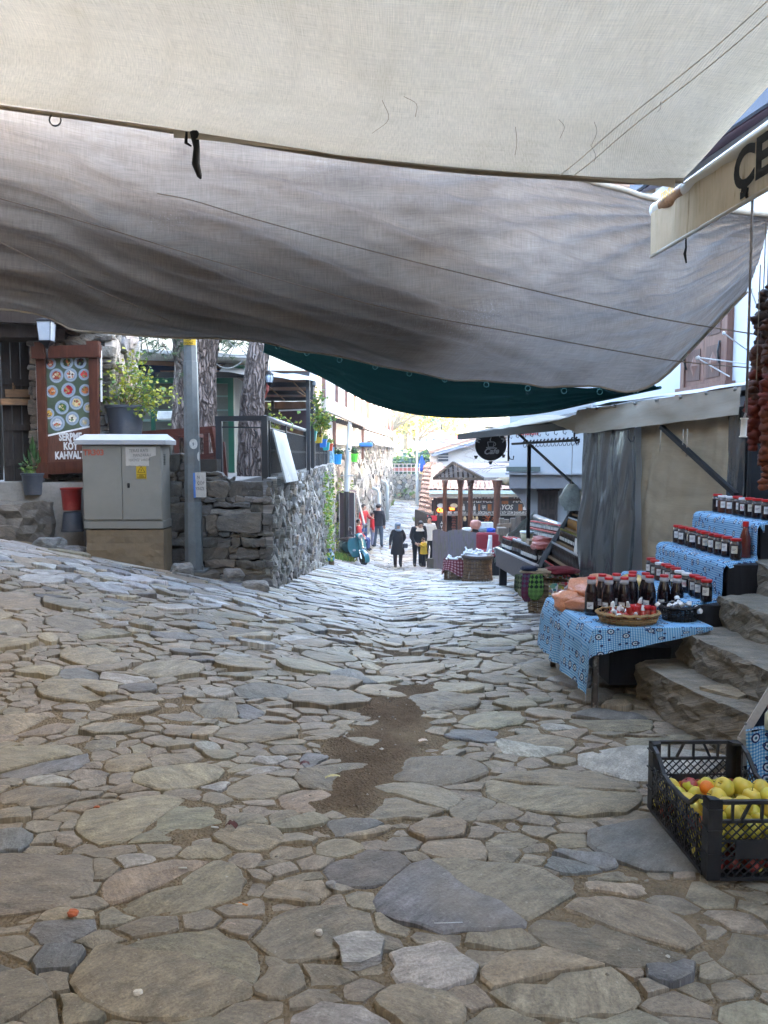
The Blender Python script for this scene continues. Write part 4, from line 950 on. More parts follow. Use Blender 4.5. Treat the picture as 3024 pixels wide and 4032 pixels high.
def leaf_mesh(mb,c,d,s,rgn,m=0,wide=.45):
 d=Vector(d).normalized();up=Vector((rgn.uniform(-1,1),rgn.uniform(-1,1),rgn.uniform(.2,1.2))).normalized();w=d.cross(up).normalized()*s*wide;n=w.cross(d).normalized()*s*.12
 c=Vector(c)
 mb.add([c,c+d*s*.45+w-n,c+d*s,c+d*s*.45-w-n,c+d*s*.5],[(0,1,4),(1,2,4),(2,3,4),(3,0,4)],m)
def leafmat(name,col,tr=.4):
 if name in MC:return MC[name]
 t=NT(name);o=t.pos();cc=t.ramp(t.noise(o,14,3),[(.3,tuple(x*.6 for x in col)),(.7,tuple(x*1.5 for x in col))])
 d=t.n('BsdfPrincipled',{'Base Color':cc,'Roughness':.45,'Specular IOR Level':.4});tr_=t.n('BsdfTranslucent',{'Color':cc})
 ms=t.n('MixShader',{0:tr,1:d.outputs[0],2:tr_.outputs[0]});t.l(ms.outputs[0],t.out.inputs[0]);MC[name]=t.mat;return t.mat
L_YG=leafmat('yellow_green_leaf',(.30,.31,.04));L_DG=leafmat('dark_green_leaf',(.04,.09,.03));L_MG=leafmat('mid_green_leaf',(.11,.19,.04));L_PINE=leafmat('pine_needle',(.05,.09,.035),.2);L_YEL=leafmat('mimosa_yellow',(.65,.45,.03));L_GRASS=leafmat('grass_green',(.14,.26,.04))
M_STEM=mat('green_brown_stem',(.12,.09,.04),.8)
def shrub(parent,base,tips,rgn,per=26,ls=.055,mats=(L_YG,L_MG),spread=.1,thick=.008):
 st,lf=MB(),MB()
 for tpt in tips:
  a,b=Vector(base)+Vector((rgn.uniform(-.06,.06),rgn.uniform(-.06,.06),0)),Vector(tpt);mid=(a+b)/2+Vector((rgn.uniform(-.05,.05),rgn.uniform(-.1,.1),.12*(b-a).length));cv=[a*(1-t)**2+mid*2*t*(1-t)+b*t*t for t in[k/8 for k in range(9)]]
  st.tube(cv,[thick*(1-.8*k/8)for k in range(9)],5)
  for _ in range(per):
   t=rgn.uniform(.3,1.02)**.8;c=cv[min(8,int(t*8))]+Vector((rgn.gauss(0,spread),rgn.gauss(0,spread),rgn.gauss(0,spread*.8)))
   leaf_mesh(lf,c,(rgn.uniform(-1,1),rgn.uniform(-1,1),rgn.uniform(-.6,.5)),ls*rgn.uniform(.6,1.25),rgn,0 if rgn.random()<.55 else 1)
 st.build('stems',M_STEM,parent,True);o=lf.build('foliage',list(mats),parent);o['kind']='stuff'
def pot(parent,c,r,h,mt,taper=.8,rim=.05,n=24,soil=True):
 q=MB();q.lathe([(r*taper,0),(r*.97,h*(1-rim*2.2)),(r*.98,h*(1-rim*2)),(r*1.05,h*(1-rim*1.9)),(r*1.07,h*.99),(r*1.03,h),(r*.95,h*.985),(r*.93,h*.9)],n,0,Matrix.Translation(Vector(c)));q.build('pot',mt,parent,True,auto=40)
 if soil:q=MB();q.lathe([(.001,h*.9),(r*.93,h*.88)],n,0,Matrix.Translation(Vector(c)));q.build('soil',mat('potting_soil',(.06,.04,.025),.95,.4,30,.5),parent)
M_BLKP=mat('grey_black_plastic',(.045,.052,.065),.45,.12,5,.03,spec=.4,dirt=((.16,.14,.12),.35))
rs=random.Random(21)
pb=P(496,1712,10.95);bp=thing('potted_shrub','big dark plastic tub with a straggly yellow green shrub behind the cabinet','potted plant',pb)
pot(bp,pb,.265,.41,M_BLKP)
shrub(bp,pb+Vector((0,0,.36)),[P(x,y,10.95+d)for x,y,d in((405,1500,.1),(430,1440,-.1),(470,1420,.2),(530,1368,0),(520,1390,.1),(560,1450,-.2),(590,1430,.1),(610,1500,0),(650,1520,-.1),(700,1560,0),(690,1545,.1),(560,1520,-.2),(450,1530,-.2),(400,1560,0),(500,1480,-.25),(640,1600,-.1),(605,1640,-.25),(540,1460,.2),(480,1560,.2),(580,1570,.1))],rs,44,.062,spread=.085)
m_=MB();m_.box(pb+Vector((0,.05,-.27)),(.9,.6,.5));tag(m_.build('stone_ledge',mat('dark_masonry',(.11,.095,.075),.9,.4,6,.6)),'dark masonry ledge carrying the big shrub tub','ledge')
ps_=P(134,1948,10.65);sp=thing('potted_plant','small dark pot with a leafy geranium at the foot of the dark gate','potted plant',ps_)
pot(sp,ps_,.155,.30,M_BLKP)
shrub(sp,ps_+Vector((0,0,.25)),[P(x,y,10.6)for x,y in((95,1830),(85,1815),(110,1840),(130,1830),(100,1845))],rs,10,.075,(L_MG,L_DG),.03)
q=MB();
for x,y in((92,1785),(110,1770),(128,1720),(150,1775),(160,1800),(140,1750),(118,1800)):
 a=ps_+Vector((0,0,.27));b=P(x,y,10.62);leaf_mesh(q,a.lerp(b,.45),b-a,(b-a).length*.6,rs,0,.12)
o=q.build('long_leaves',L_DG,sp);o['kind']='stuff'
rb=P(283,2008,10.35);r_=thing('bucket','faded red plastic bucket standing on an upturned dark bucket','bucket',rb);pot(r_,rb,.135,.30,mat('faded_red_plastic',(.25,.022,.018),.45,.25,4,.03,dirt=((.45,.16,.12),.4)),.85,soil=False)
db=P(287,2092,10.35);d_=thing('bucket','upturned dark plastic bucket under the red bucket','bucket',db)
q=MB();q.lathe([(.15,0),(.15,.03),(.142,.035),(.115,.25),(.11,.262),(.0,.262)],22,0,Matrix.Translation(db));q.build('tub',M_BLKP,d_,True,auto=40)
M_CAB=mat('grey_cabinet_paint',(.215,.205,.175),.5,.08,2,.04,30,spec=.35,dirt=((.14,.13,.105),.4))
cx0,cx1,cyf,cyb=-3.85,-2.82,9.8,10.2
cb=thing('electric_cabinet','grey two door street electricity cabinet on a concrete plinth with a yellow warning plate','cabinet',((cx0+cx1)/2,10,G(-3.3,9.9)-.1))
q=MB();rough_block(q,[(cx0+.03,cyf+.02),(cx1-.01,cyf+.02),(cx1-.01,cyb),(cx0+.03,cyb)],-.1,.60,3,.012,.12);q.build('plinth',mat('tan_concrete',(.20,.15,.092),.85,.2,3,.35,30,dirt=((.16,.12,.08),.6)),cb)
q=MB();q.box(((cx0+cx1)/2,10,.665),(cx1-cx0-.01,cyb-cyf,.10),bev=.006);q.build('base_frame',M_CAB,cb)
q=MB();q.box(((cx0+cx1)/2,10.005,1.2),(cx1-cx0-.03,cyb-cyf-.02,.97),bev=.005);q.build('body',M_CAB,cb)
xm=-3.335
for a,b in((cx0+.018,xm-.004),(xm+.004,cx1-.018)):
 q=MB();q.box(((a+b)/2,cyf+.002,1.205),(b-a,.02,.945),bev=.004);dr=q.build('door',M_CAB,cb)
 if a>xm-.1:
  q=MB();q.box((a+.078,cyf-.012,1.17),(.03,.008,.06),bev=.003);q.tube([(a+.078,cyf-.014,1.175),(a+.078,cyf-.03,1.175)],.011,10);q.build('lock',mat('dark_metal',(.03,.03,.03),.4,metal=.5),dr)
 for z in(.8,1.2,1.58):
  for s in(a+.035,b-.035):
   q=MB();q.tube([(s,cyf-.006,z),(s,cyf-.0105,z)],.005,8);q.build('rivet',mat('dull_rivet',(.2,.19,.17),.5),dr)
q=MB()
zl=1.69
q.add([(cx0-.06,cyf-.06,zl),(cx1+.06,cyf-.06,zl),(cx1+.06,cyb+.05,zl),(cx0-.06,cyb+.05,zl),(cx0-.06,cyf-.06,zl+.055),(cx1+.06,cyf-.06,zl+.055),(cx1+.06,cyb+.05,zl+.055),(cx0-.06,cyb+.05,zl+.055),(cx0-.02,9.98,zl+.135),(cx1+.02,9.98,zl+.135)],[(3,2,1,0),(0,1,5,4),(1,2,6,5),(2,3,7,6),(3,0,4,7),(4,5,9,8),(5,6,9),(6,7,8,9),(7,4,8)]);q.build('roof',mat('roof_paint',(.33,.335,.335),.4,.08,2,.03,dirt=((.3,.3,.29),.3)),cb)
for k in range(7):
 q=MB();q.box((cx1-.011,9.95,1.44+.02*k),(.008,.07,.008));q.build('vent_slot',mat('dark_metal',(.03,.03,.03)),cb)
q=MB();q.text('TR303',(cx0+.03,cyf-.010,1.555),(1,0,0),(0,0,1),.10,bold=.004,ext=.0005,sxs=.98);q.build('stencil',mat('red_stencil',(.40,.10,.06),.7,.4,40,0),cb)
M_PAPER=mat('wet_paper',(.42,.39,.34),.8,.12,7,.25,12)
q=MB();n=10
q.grid(lambda u,v:Vector((xm+.055+(.385-(.09 if v>.55 else 0))*u,cyf-.012-.006*abs(nz(u*6,v*6)),1.655-.235*v-.012*nz(u*9,3)*v)),12,9);ntc=q.build('paper_notice',M_PAPER,cb)
for s,z,sz,x in(('TERAS KATI',1.59,.056,.10),('MANZARALI',1.535,.05,.15),('YERİMİZ VARDIR',1.475,.044,.09)):
 q=MB();q.text(s,(xm+x,cyf-.020,z),(1,0,.03),(0,0,1),sz,ext=.0004,sxs=.82,shear=.1,bold=-.0006);q.build('handwriting',mat('ink',(.05,.05,.07),.6),ntc)
q=MB();q.box((xm+.25,cyf-.012,1.335),(.128,.006,.155));ws=q.build('warning_plate',mat('yellow_plate',(.45,.29,.015),.45,.08),cb)
q=MB();M_BK=mat('black_print',(.012,.012,.012),.6)
wx,wz=xm+.25,1.365;tri=lambda s:[(wx-.05*s,cyf-.0155,wz-.03*s),(wx+.05*s,cyf-.0155,wz-.03*s),(wx,cyf-.0155,wz+.052*s)]
a,b=tri(1),tri(.8);q.add(a+b,[(0,1,4,3),(1,2,5,4),(2,0,3,5)])
q.add([(wx+.004,cyf-.0156,wz+.022),(wx-.012,cyf-.0156,wz-.002),(wx+.001,cyf-.0156,wz-.002),(wx-.004,cyf-.0156,wz-.02),(wx+.012,cyf-.0156,wz+.004),(wx,cyf-.0156,wz+.004)],[(0,1,2,5),(5,2,3,4)])
for z0,z1 in((1.268,1.272),(1.308,1.312)):q.box((wx,cyf-.0156,(z0+z1)/2),(.11,.0006,z1-z0))
for s in(-1,1):q.box((wx+s*.054,cyf-.0156,1.29),(.003,.0006,.042))
for z in(1.28,1.29,1.30):q.box((wx,cyf-.0156,z),(.07-.02*(z==1.3),.0006,.004))
o=q.build('warning_symbol',M_BK,ws);o['kind']='stuff'
pf=P(765,2246,10.0);pf.z=G(pf.x,pf.y)+.06;ptop=P(749,1335,10.0)
pl=thing('utility_pole','grey galvanised eight sided steel pole with a yellow danger plate and stickers','pole',pf)
M_GALV=mat('galvanised_steel',(.135,.15,.15),.5,.25,4,.06,20,metal=.25,spec=.4,dirt=((.10,.07,.05),.5))
def pp_(z):k=(z-pf.z)/(ptop.z-pf.z);return pf.lerp(ptop,k)
q=MB();zs=[pf.z,pf.z+.9,pf.z+.905,1.9,2.75,2.755,ptop.z,5.2];rr=[.118,.112,.105,.098,.092,.086,.083,.07]
for i in range(len(zs)-1):
 n=8;b0=[pp_(zs[i])+Vector((rr[i]*math.cos(6.2832*(k+.5)/n),rr[i]*math.sin(6.2832*(k+.5)/n),0))for k in range(n)];b1=[pp_(zs[i+1])+Vector((rr[i+1]*math.cos(6.2832*(k+.5)/n),rr[i+1]*math.sin(6.2832*(k+.5)/n),0))for k in range(n)]
 q.add(b0+b1,[(k,(k+1)%n,n+(k+1)%n,n+k)for k in range(n)])
q.build('shaft',M_GALV,pl)
q=MB();rough_block(q,[(pf.x+.28*math.cos(6.2832*k/9)*(1.25 if k in(0,1,8)else 1),pf.y+.24*math.sin(6.2832*k/9))for k in range(9)],-.3,pf.z-.005,6,.03,.1);q.build('concrete_foot',mat('rough_concrete',(.11,.092,.07),.9,.3,6,.5),pl)
q=MB();q.box(pf+Vector((0,0,.012)),(.34,.3,.024));q.build('base_plate',M_GALV,pl)
for sx in(-.14,.14):
 q=MB();q.tube([pf+Vector((sx,-.12,.02)),pf+Vector((sx,-.12,.09))],.012,8);q.build('anchor_bolt',M_GALV,pl)
def on_pole(mb,z0,z1,a0,a1,mt=0,off=.004,n=10):
 def fn(u,v):
  z=z0+(z1-z0)*v;r=float(np.interp(z,zs,rr))*.985+off;a=a0+(a1-a0)*u;c=pp_(z);return c+Vector((r*math.cos(a),r*math.sin(a),0))
 mb.grid(fn,n,1,mt);return mb
on_pole(MB(),2.955,3.085,-2.75,-.4).build('danger_plate',mat('yellow_plate',(.45,.29,.015)),pl)
for s,z in(('DİKKAT',3.046),('ÖLÜM',3.006),('TEHLİKESİ',2.966)):
 q=MB();c=pp_(z);q.text(s,c+Vector((0,-.1,0)),(1,0,0),(0,0,1),.036,align='CENTER',bold=.0008,ext=.0005,sxs=.72);q.build('lettering',M_BK,pl)
for(px,py,r,rx)in((762,1748,.066,.8),(786,1797,.06,.55)):
 z=P(px,py,9.9).z;c=pp_(z);q=MB();n=16;rad=.103
 def pt(k,r=r,rx=rx,z=z,px=px):
  dx=P(px,py,9.9).x-c.x+r*rx*math.cos(6.2832*k/n);a=-math.pi/2+max(-1.2,min(1.2,dx/rad));return c+Vector(((rad+.004)*math.cos(a),(rad+.004)*math.sin(a),r*math.sin(6.2832*k/n)))
 q.add([pt(k)for k in range(n)],[tuple(range(n))]);q.build('round_sticker',mat('dirty_sticker',(.45,.44,.40),.6,.3,12,.05),pl)
fl=thing('flyer','torn white paper flyer taped round the steel pole','flyer',P(790,1960,9.86))
q=MB();q.grid(lambda u,v:P(768+42*u+3*v,1860+98*v,9.86+.02*u+.01*nz(u*4,v*4)),6,8);q.build('sheet',M_PAPER,fl)
q=MB();q.grid(lambda u,v:P(760+9*u+3*v,1862+98*v,9.862),2,4);q.build('blue_edge',mat('blue_tape',(.06,.16,.42),.5),fl)
for s,py,x in(('N',1885,776),('ÇÖP',1908,776),('YINIZE',1930,771)):
 q=MB();q.text(s,P(x,py,9.84),(1,.04,0),(0,0,1),.058,sxs=.62 if len(s)>3 else .8,ext=.0004);q.build('lettering',mat('ink',(.05,.05,.07)),fl)
M_BEIGE=fabric('beige_tarpaulin',(.40,.325,.225),.10,(.15,.12,.085),.5,.10,bump=.12)
M_VALB=fabric('beige_valance',(.34,.305,.25),.10,(.20,.15,.10),.45,.10,bump=.1)
t=NT('grey_clear_plastic');b_=t.pbr((.20,.21,.215),.19,t.bump(t.noise(t.mapping(t.coord('UV'),(2.2,.45,1)),2.2,3,.5,0),.3,.05),.75,.6);M_PLAS=t.mat
TA,TB=Vector((2.40,9.25,0)),Vector((3.14,6.75,0));TD=(TB-TA).normalized();TN=Vector((-TD.y,TD.x,0));TN=TN if TN.x<0 else-TN;TL=(TB-TA).length
def tp_(s,z,o=0):return TA+TD*s+TN*o+Vector((0,0,z))
sh=thing('market_shelter','black steel framed market shelter closed with beige tarpaulin and grey plastic curtains','market shelter',(2.6,8.2,-.4))
def scurtain(s0,s1,z0,z1,amp,fr,seed,top=0):
 q=MB();q.grid(lambda u,v:tp_(s0+(s1-s0)*u,z1+(z0-z1)*v,top+amp*(math.sin(u*fr+seed+1.3*nz(u*3,v*1.5,seed))*(.25+.75*v)*.6+.8*nz(u*5+v*1.6,v*2.2,seed)+.25*nz(u*18+v*6,v*5,seed))),60,40,0,lambda u,v:((s1-s0)*u,(z1-z0)*v));return q
spl=.42*TL
scurtain(.0,spl,-.02,2.0,.07,19,1,.02).build('plastic_curtain',M_PLAS,sh,True)
scurtain(spl-.05,TL-.16,.05,2.04,.075,9,5,-.05).build('tarpaulin',M_BEIGE,sh,True)
scurtain(TL-.2,TL+.06,.3,1.98,.06,11,9,.0).build('side_curtain',M_PLAS,sh,True)
q=MB();q.grid(lambda u,v:tp_(-.03+(TL+.1)*u,2.09+.05*u-(.29-.05*u)*v+.012*nz(u*9,1)*v,.09+.03*v+.018*nz(u*7,v*2,3)+.012*math.sin(u*40)*(1-v)*.6),70,6,0,lambda u,v:(TL*u,.3*v));q.build('valance',M_VALB,sh,True)
q=MB();q.grid(lambda u,v:tp_(-.05+(TL+.2)*u,2.10+.05*u+.16*v+.02*nz(u*6,v*3),.10-.9*v),40,8,0,lambda u,v:(TL*u,v));q.build('roof_sheet',fabric('pale_roof_sheet',(.60,.58,.55),.2,(.3,.27,.24),.5),sh,True)
for k in range(8):
 q=MB();q.ball(tp_(.05+(TL-.05)*k/7,2.075+.05*k/7,.105),.018,0,8);q.build('stud',mat('dull_rivet',(.2,.19,.17)),sh,True)
M_TIE=mat('cotton_tie',(.30,.26,.20),.9)
for s,l in((1.62,.22),(1.96,.22),(2.02,.26)):
 q=MB();q.tube([tp_(s,1.80,.12),tp_(s+.01,1.8-l*.6,.13),tp_(s-.01,1.8-l,.12)],.006,5);q.build('tie',M_TIE,sh,True)
q=MB();q.bar(P(2604,1680,7.75),P(2898,1948,6.5),.04);q.build('brace',M_IRON,sh)
for s in(-.02,TL+.08):
 q=MB();q.bar(tp_(s,G(*tp_(s,0).xy),-.06),tp_(s,2.12,-.06),.05);q.build('post',M_IRON,sh)
q=MB();q.bar(tp_(-.1,2.05,-.05),tp_(TL+.1,2.10,-.05),.05);q.build('top_rail',M_IRON,sh)
for k in range(2):
 q=MB();c=tp_((.04,1.13)[k],1.74,.16);q.tube([c+Vector((0,0,.08)),c,c+Vector((.02,-.03,-.05)),c+Vector((.05,-.03,-.03)),c+Vector((.05,-.03,.01))],.012,6);q.build('hook',M_IRON,sh,True)
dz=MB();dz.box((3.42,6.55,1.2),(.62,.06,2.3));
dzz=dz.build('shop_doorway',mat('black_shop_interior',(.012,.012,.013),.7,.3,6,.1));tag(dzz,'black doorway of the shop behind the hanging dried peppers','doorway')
c_=thing('stall_canopy','dark low canopy with iron hooks over the far jar stall','canopy',(2.4,12,-.7))
F1,F2=P(1806,1716,14.2),P(2296,1664,9.4);B1,B2=F1+Vector((1.55,.35,.22)),F2+Vector((1.3,.3,.36))
q=MB();q.quad(F1,F2,B2,B1,.03);q.build('roof_sheet',mat('dark_roof_felt',(.05,.047,.043),.85,.3,4,.3),c_)
q=MB();q.bar(F1+Vector((0,0,-.02)),F2+Vector((0,0,-.02)),.05,.10);q.build('front_beam',M_IRON,c_)
q=MB();q.grid(lambda u,v:F1.lerp(F2,.3+.72*u)+Vector((.02+.5*v,.0,.05+.14*v+.05*math.sin(u*7)*v+.02*nz(u*8,v*3))),30,5,0);q.build('cloth',M_VALB,c_,True)
q=MB();a,b=P(2160,1652,10.3),P(2302,1612,9.3)
q.grid(lambda u,v:a.lerp(b,u)+Vector((0,0,-.06+.02-(.30*(u**1.2)*(1-.35*max(0,u-.75)/.25))*v+.02*nz(u*5,v*3))),16,8,0);q.build('cloth_flap',M_VALB,c_,True)
q=MB();a,b=P(2018,1748,12.6),P(2272,1733,10.2);q.bar(a,b,.035);q.build('hook_bar',M_IRON,c_)
for k in range(15):
 h=a.lerp(b,.2+.78*k/14);q=MB();q.tube([h,h+Vector((0,0,-.03)),h+Vector((.012,-.01,-.065)),h+Vector((.035,-.02,-.06)),h+Vector((.04,-.02,-.035))],.0055,5);q.build('hook',M_IRON,c_,True)
 q=MB();q.tube([h+Vector((0,0,.015)),h+Vector((.02,0,.045))],.012,5);q.build('clip',M_IRON,c_)
for k in range(12):
 h=F1.lerp(F2,.38+.6*k/11)+Vector((.05,.05,-.06));q=MB();q.tube([h,h+Vector((0,0,-.04)),h+Vector((.03,0,-.06)),h+Vector((.04,0,-.03))],.006,5);q.build('hook',M_IRON,c_,True)
q=MB();h=P(2084,1745,12.4);q.bar(h,Vector((h.x,h.y,G(h.x,h.y))),.055);q.build('post',M_IRON,c_)
q=MB();q.bar(P(2032,1700,12.8),P(2266,1914,10.7),.03);q.build('brace',M_IRON,c_)
bg_=thing('plastic_bag','crumpled clear plastic bag of leaves hung on a string by the grey plastic curtain','bag',P(2250,2010,10.6))
q=MB();q.grid(lambda u,v:P(2250,1905+105*v,10.6)+Vector(((.05+.11*math.sin(v*2.6))*math.cos(u*6.283)*(1+.3*nz(u*6,v*5)),.06*math.sin(u*6.283),0)),14,10);q.build('bag',mat('milky_plastic',(.30,.34,.32),.3,.5,9,.2,spec=.6),bg_,True)
q=MB();q.tube([P(2250,1910,10.6),P(2254,1750,10.6)],.004,4);q.build('string',M_TIE,bg_)
t=NT('gingham_eye_cloth');uv=t.coord('UV');sx=t.n('SeparateXYZ',{0:uv})
def stripe(o):
 return t.ma('GREATER_THAN',t.ma('FRACT',t.ma('MULTIPLY',o,62.0)),.5)
a_,b2=stripe(sx.outputs[0]),stripe(sx.outputs[1]);sm2=t.ma('MULTIPLY',t.ma('ADD',a_,b2),.5)
cc=t.ramp(sm2,[(.0,(.48,.60,.68)),(.5,(.14,.36,.56)),(1,(.045,.20,.42))])
wn2=t.ramp(t.noise(uv,3,4),[(.3,.75),(.7,1.15)]);cc=t.mix(1,cc,wn2,'MULTIPLY')
for scl,keep,rad,off in((9.5,.42,.30,(0,0,0)),(13,.55,.17,(3.3,1.7,0))):
 mp=t.n('Mapping',{'Location':off});t.l(uv,mp.inputs[0])
 vo=t.n('TexVoronoi',{'Scale':scl*1.3,'Randomness':.65},voronoi_dimensions='2D');t.l(mp.outputs[0],vo.inputs['Vector'])
 on=t.ma('GREATER_THAN',t.n('SeparateXYZ',{0:vo.outputs['Color']}).outputs[0],keep);d=vo.outputs['Distance']
 disc=lambda r:t.ma('MULTIPLY',t.ma('LESS_THAN',d,r),on)
 cc=t.mix(disc(rad),cc,(.012,.018,.075))
 if rad>.2:cc=t.mix(disc(rad*.66),cc,(.55,.60,.62));cc=t.mix(disc(rad*.36),cc,(.10,.25,.32));cc=t.mix(disc(rad*.18),cc,(.01,.01,.02))
 else:cc=t.mix(disc(rad*.4),cc,(.03,.07,.18))
t.pbr(cc,.75,t.bump(t.noise(t.mapping(uv,(90,90,1)),4,2),.1,.003),0,.2);M_GING=t.mat
RT=R(3.7);T0=Vector((1.325,4.80,0));tx_,ty_=Vector((math.cos(RT),math.sin(RT),0)),Vector((-math.sin(RT),math.cos(RT),0));TW,TDp,TZ=.78,1.08,.455
def tl(s,u,z):return T0+tx_*s+ty_*u+Vector((0,0,z))
tb=thing('low_table','low wooden table with worn paint legs under the blue gingham cloth','table',tl(.39,.54,0))
M_LEG=wood('chipped_dark_leg',(.10,.08,.065));MC['chipped_dark_leg']
for s,u in((.035,.05),(.035,1.0),(.72,.06),(.72,1.0)):
 q=MB();g=tl(s,u,0);q.box((g.x,g.y,(TZ-.02+G(g.x,g.y))/2),(.036,.036,TZ-.02-G(g.x,g.y)),rot=RT,bev=.003);q.build('leg',mat('worn_leg',(.085,.07,.06),.7,.3,30,.3,dirt=((.45,.42,.38),.8)),tb)
q=MB();q.box(tl(TW/2,TDp/2,TZ-.02),(TW-.02,TDp-.02,.03),rot=RT);q.build('top',wood('plank_top',(.2,.14,.09)),tb)
cl=MB();NU,NV=70,80;DL,DF,DBk=.37,.2,.06
def clothpt(i,j):
 s=-DL+(TW+DL)*i/NU;u=-DF+(TDp+DF+DBk)*j/NV
 ds=max(0,-s);front=max(0,-u);back=max(0,u-TDp)
 fmax=.155*max(0,1-max(0,s)/(TW*1.02))**.8+.012
 front*=fmax/DF;rip=.014*math.sin(u*21+2*nz(u*3,1))+.02*nz(u*4,s*2,7)
 drop=max(ds,front)+.32*min(ds,front)
 x=max(0,s)-ds*.10-(rip*ds/DL if ds else 0)-.03*min(1,ds/.1)
 y=min(TDp,max(0,u))-front*.18+back*.5-(.010*math.sin(s*26)*front/.15 if front else 0)-(.35*min(ds,front*2))*.4
 if ds>.3*DL:drop+=.02*nz(u*5,3)*ds/DL-.03*(1-u/TDp)*ds/DL*-1
 return tl(x,y,TZ+.004-drop-back*.5+.0015*nz(s*9,u*9))
vs=[clothpt(i,j)for j in range(NV+1)for i in range(NU+1)]
uvs=[((-DL+(TW+DL)*i/NU),(-DF+(TDp+DF+DBk)*j/NV))for j in range(NV+1)for i in range(NU+1)]
cl.add(vs,[(j*(NU+1)+i,j*(NU+1)+i+1,(j+1)*(NU+1)+i+1,(j+1)*(NU+1)+i)for j in range(NV)for i in range(NU)],uv=uvs)
tag(cl.build('tablecloth',M_GING,None,True),'blue gingham cloth with eye bead print draped over the low table','tablecloth')
stn=thing('shelf_stand','black stepped shelf stand draped in blue gingham behind the low table','shelf stand',(2.3,5.6,0))
M_BKW=wood('black_painted_wood',(.017,.017,.020),rough=.55)
TI=[(2.03,2.30,.565),(2.33,2.62,.815),(2.63,3.02,1.075)];Y0,Y1=5.04,6.42
ysk=lambda k:.16*k
for k,(a,b,z)in enumerate(TI):
 q=MB();z0=max(.0,z-.33)if k else .05;q.box(((a+b)/2+.02,(Y0+ysk(k)+Y1)/2+.02,(z0+z)/2-.01),(b-a,Y1-Y0-ysk(k),z-z0),bev=.004);q.build('shelf_box',M_BKW,stn)
q=MB();q.box((1.74,5.62,.12),(.42,.98,.26),bev=.004);q.build('plinth_box',M_BKW,stn)
pr=[(1.985,.44),(2.0,.545),(2.03,.572),(2.28,.575),(2.312,.60),(2.318,.79),(2.345,.823),(2.59,.826),(2.614,.85),(2.62,1.05),(2.65,1.083),(2.98,1.085)]
ln=[0]
for i in range(1,len(pr)):ln.append(ln[-1]+math.dist(pr[i],pr[i-1]))
pz=[Vector((a,0,b))for a,b in pr]
cl=MB();NU,NV=90,60
def tierpt(u,v):
 d=u*ln[-1];i=max(k for k in range(len(ln))if ln[k]<=d+1e-9);i=min(i,len(pr)-2);f=(d-ln[i])/(ln[i+1]-ln[i]);x,z=pz[i].lerp(pz[i+1],f).xz
 steep=abs(pr[i+1][1]-pr[i][1])>abs(pr[i+1][0]-pr[i][0]);ys0=Y0+.16*(x-2.0)/.31
 lo=-.055-.02*math.sin(u*9);hi=Y1+.05;y=ys0+lo+(hi-ys0-lo)*v;w=0
 if steep:x-=.010+.012*abs(nz(y*5,z*3,3))
 ov=max(0,ys0-y)
 dz_=ov*(1.0 if not steep else .2);y2=max(y,ys0-.02-.012*math.sin(x*30))
 return Vector((x,y2,z-dz_+.002*nz(y*12,x*12)))
cl.grid(tierpt,NU,NV,0,lambda u,v:(v*(Y1-Y0)+7,u*ln[-1]+3));tag(cl.build('shelf_cloth',M_GING,None,True),'blue gingham cloth draped over the stepped jar shelves','cloth')
def glassy(name,col,rough=.08):return mat(name,col,rough,.15,5,0,spec=.55,**{'Coat Weight':.4,'Coat Roughness':.05})
M_DJAM=glassy('dark_jam',(.012,.006,.008));M_BJAM=glassy('brown_jam',(.075,.022,.012));M_CLR=glassy('clear_glass_neck',(.42,.42,.44),.06);M_RLID=mat('red_lid',(.48,.012,.014),.35,.12,9,.02,spec=.5);M_WLID=mat('white_lid',(.66,.66,.66),.4,.05)
M_LAB=mat('label_paper',(.66,.64,.60),.7,.06,9,.03);M_LABP=mat('label_print',(.16,.14,.14),.7);M_LABY=mat('yellowed_label',(.55,.52,.42),.7,.06);M_REDP=mat('red_pen',(.5,.04,.05),.6)
def label_arc(q,r,z0,z1,a0,a1,m=0,n=8):q.grid(lambda u,v:Vector((r*math.cos(a0+(a1-a0)*u),r*math.sin(a0+(a1-a0)*u),z0+(z1-z0)*v)),n,1,m)
def make_jar(name,lab,cat,group,body,lid,h=.148,r=.038,bal=False,yel=False,ang=-2.3,wide=.55):
 t_=thing(name,lab,cat,(0,0,0),0,group)
 q=MB();q.lathe([(r*.8,0),(r*.97,.004),(r,.012),(r*.96,.022),(r,.03),(r,h*.70),(r*.93,h*.79),(r*.82,h*.83),(r*.82,h*.9)],20,0,None,[0]*5+[1,1,1,1]);q.build('glass',[body,glassy('jar_shoulder',(.05,.045,.05),.06)],t_,True,auto=50)
 q=MB();q.lathe([(r*.86,h*.88),(r*.93,h*.885),(r*.95,h*.985),(r*.88,h),(.001,h*.992)],22,0);q.build('lid',lid,t_,True,auto=40)
 q=MB();label_arc(q,r*1.012,h*.30,h*.66,ang-wide,ang+wide);lb=q.build('label',M_LABY if yel else M_LAB,t_)
 q=MB()
 if bal:
  for k,ch in enumerate('BAL'):
   a=ang-.48+.42*k;x=Vector((-math.sin(a+.15),math.cos(a+.15),0));q.text(ch,Vector((r*1.02*math.cos(a),r*1.02*math.sin(a),h*.39)),x,(0,0,1),.035,ext=.0002,sxs=.7)
  q.build('handwriting',M_REDP,lb)
 else:
  label_arc(q,r*1.018,h*.50,h*.525,ang-wide*.75,ang+wide*.5);label_arc(q,r*1.018,h*.44,h*.465,ang-wide*.75,ang+wide*.2);o=q.build('print',M_LABP,lb);o['kind']='stuff'
 return t_
GA='jars of jam on the stepped shelves'
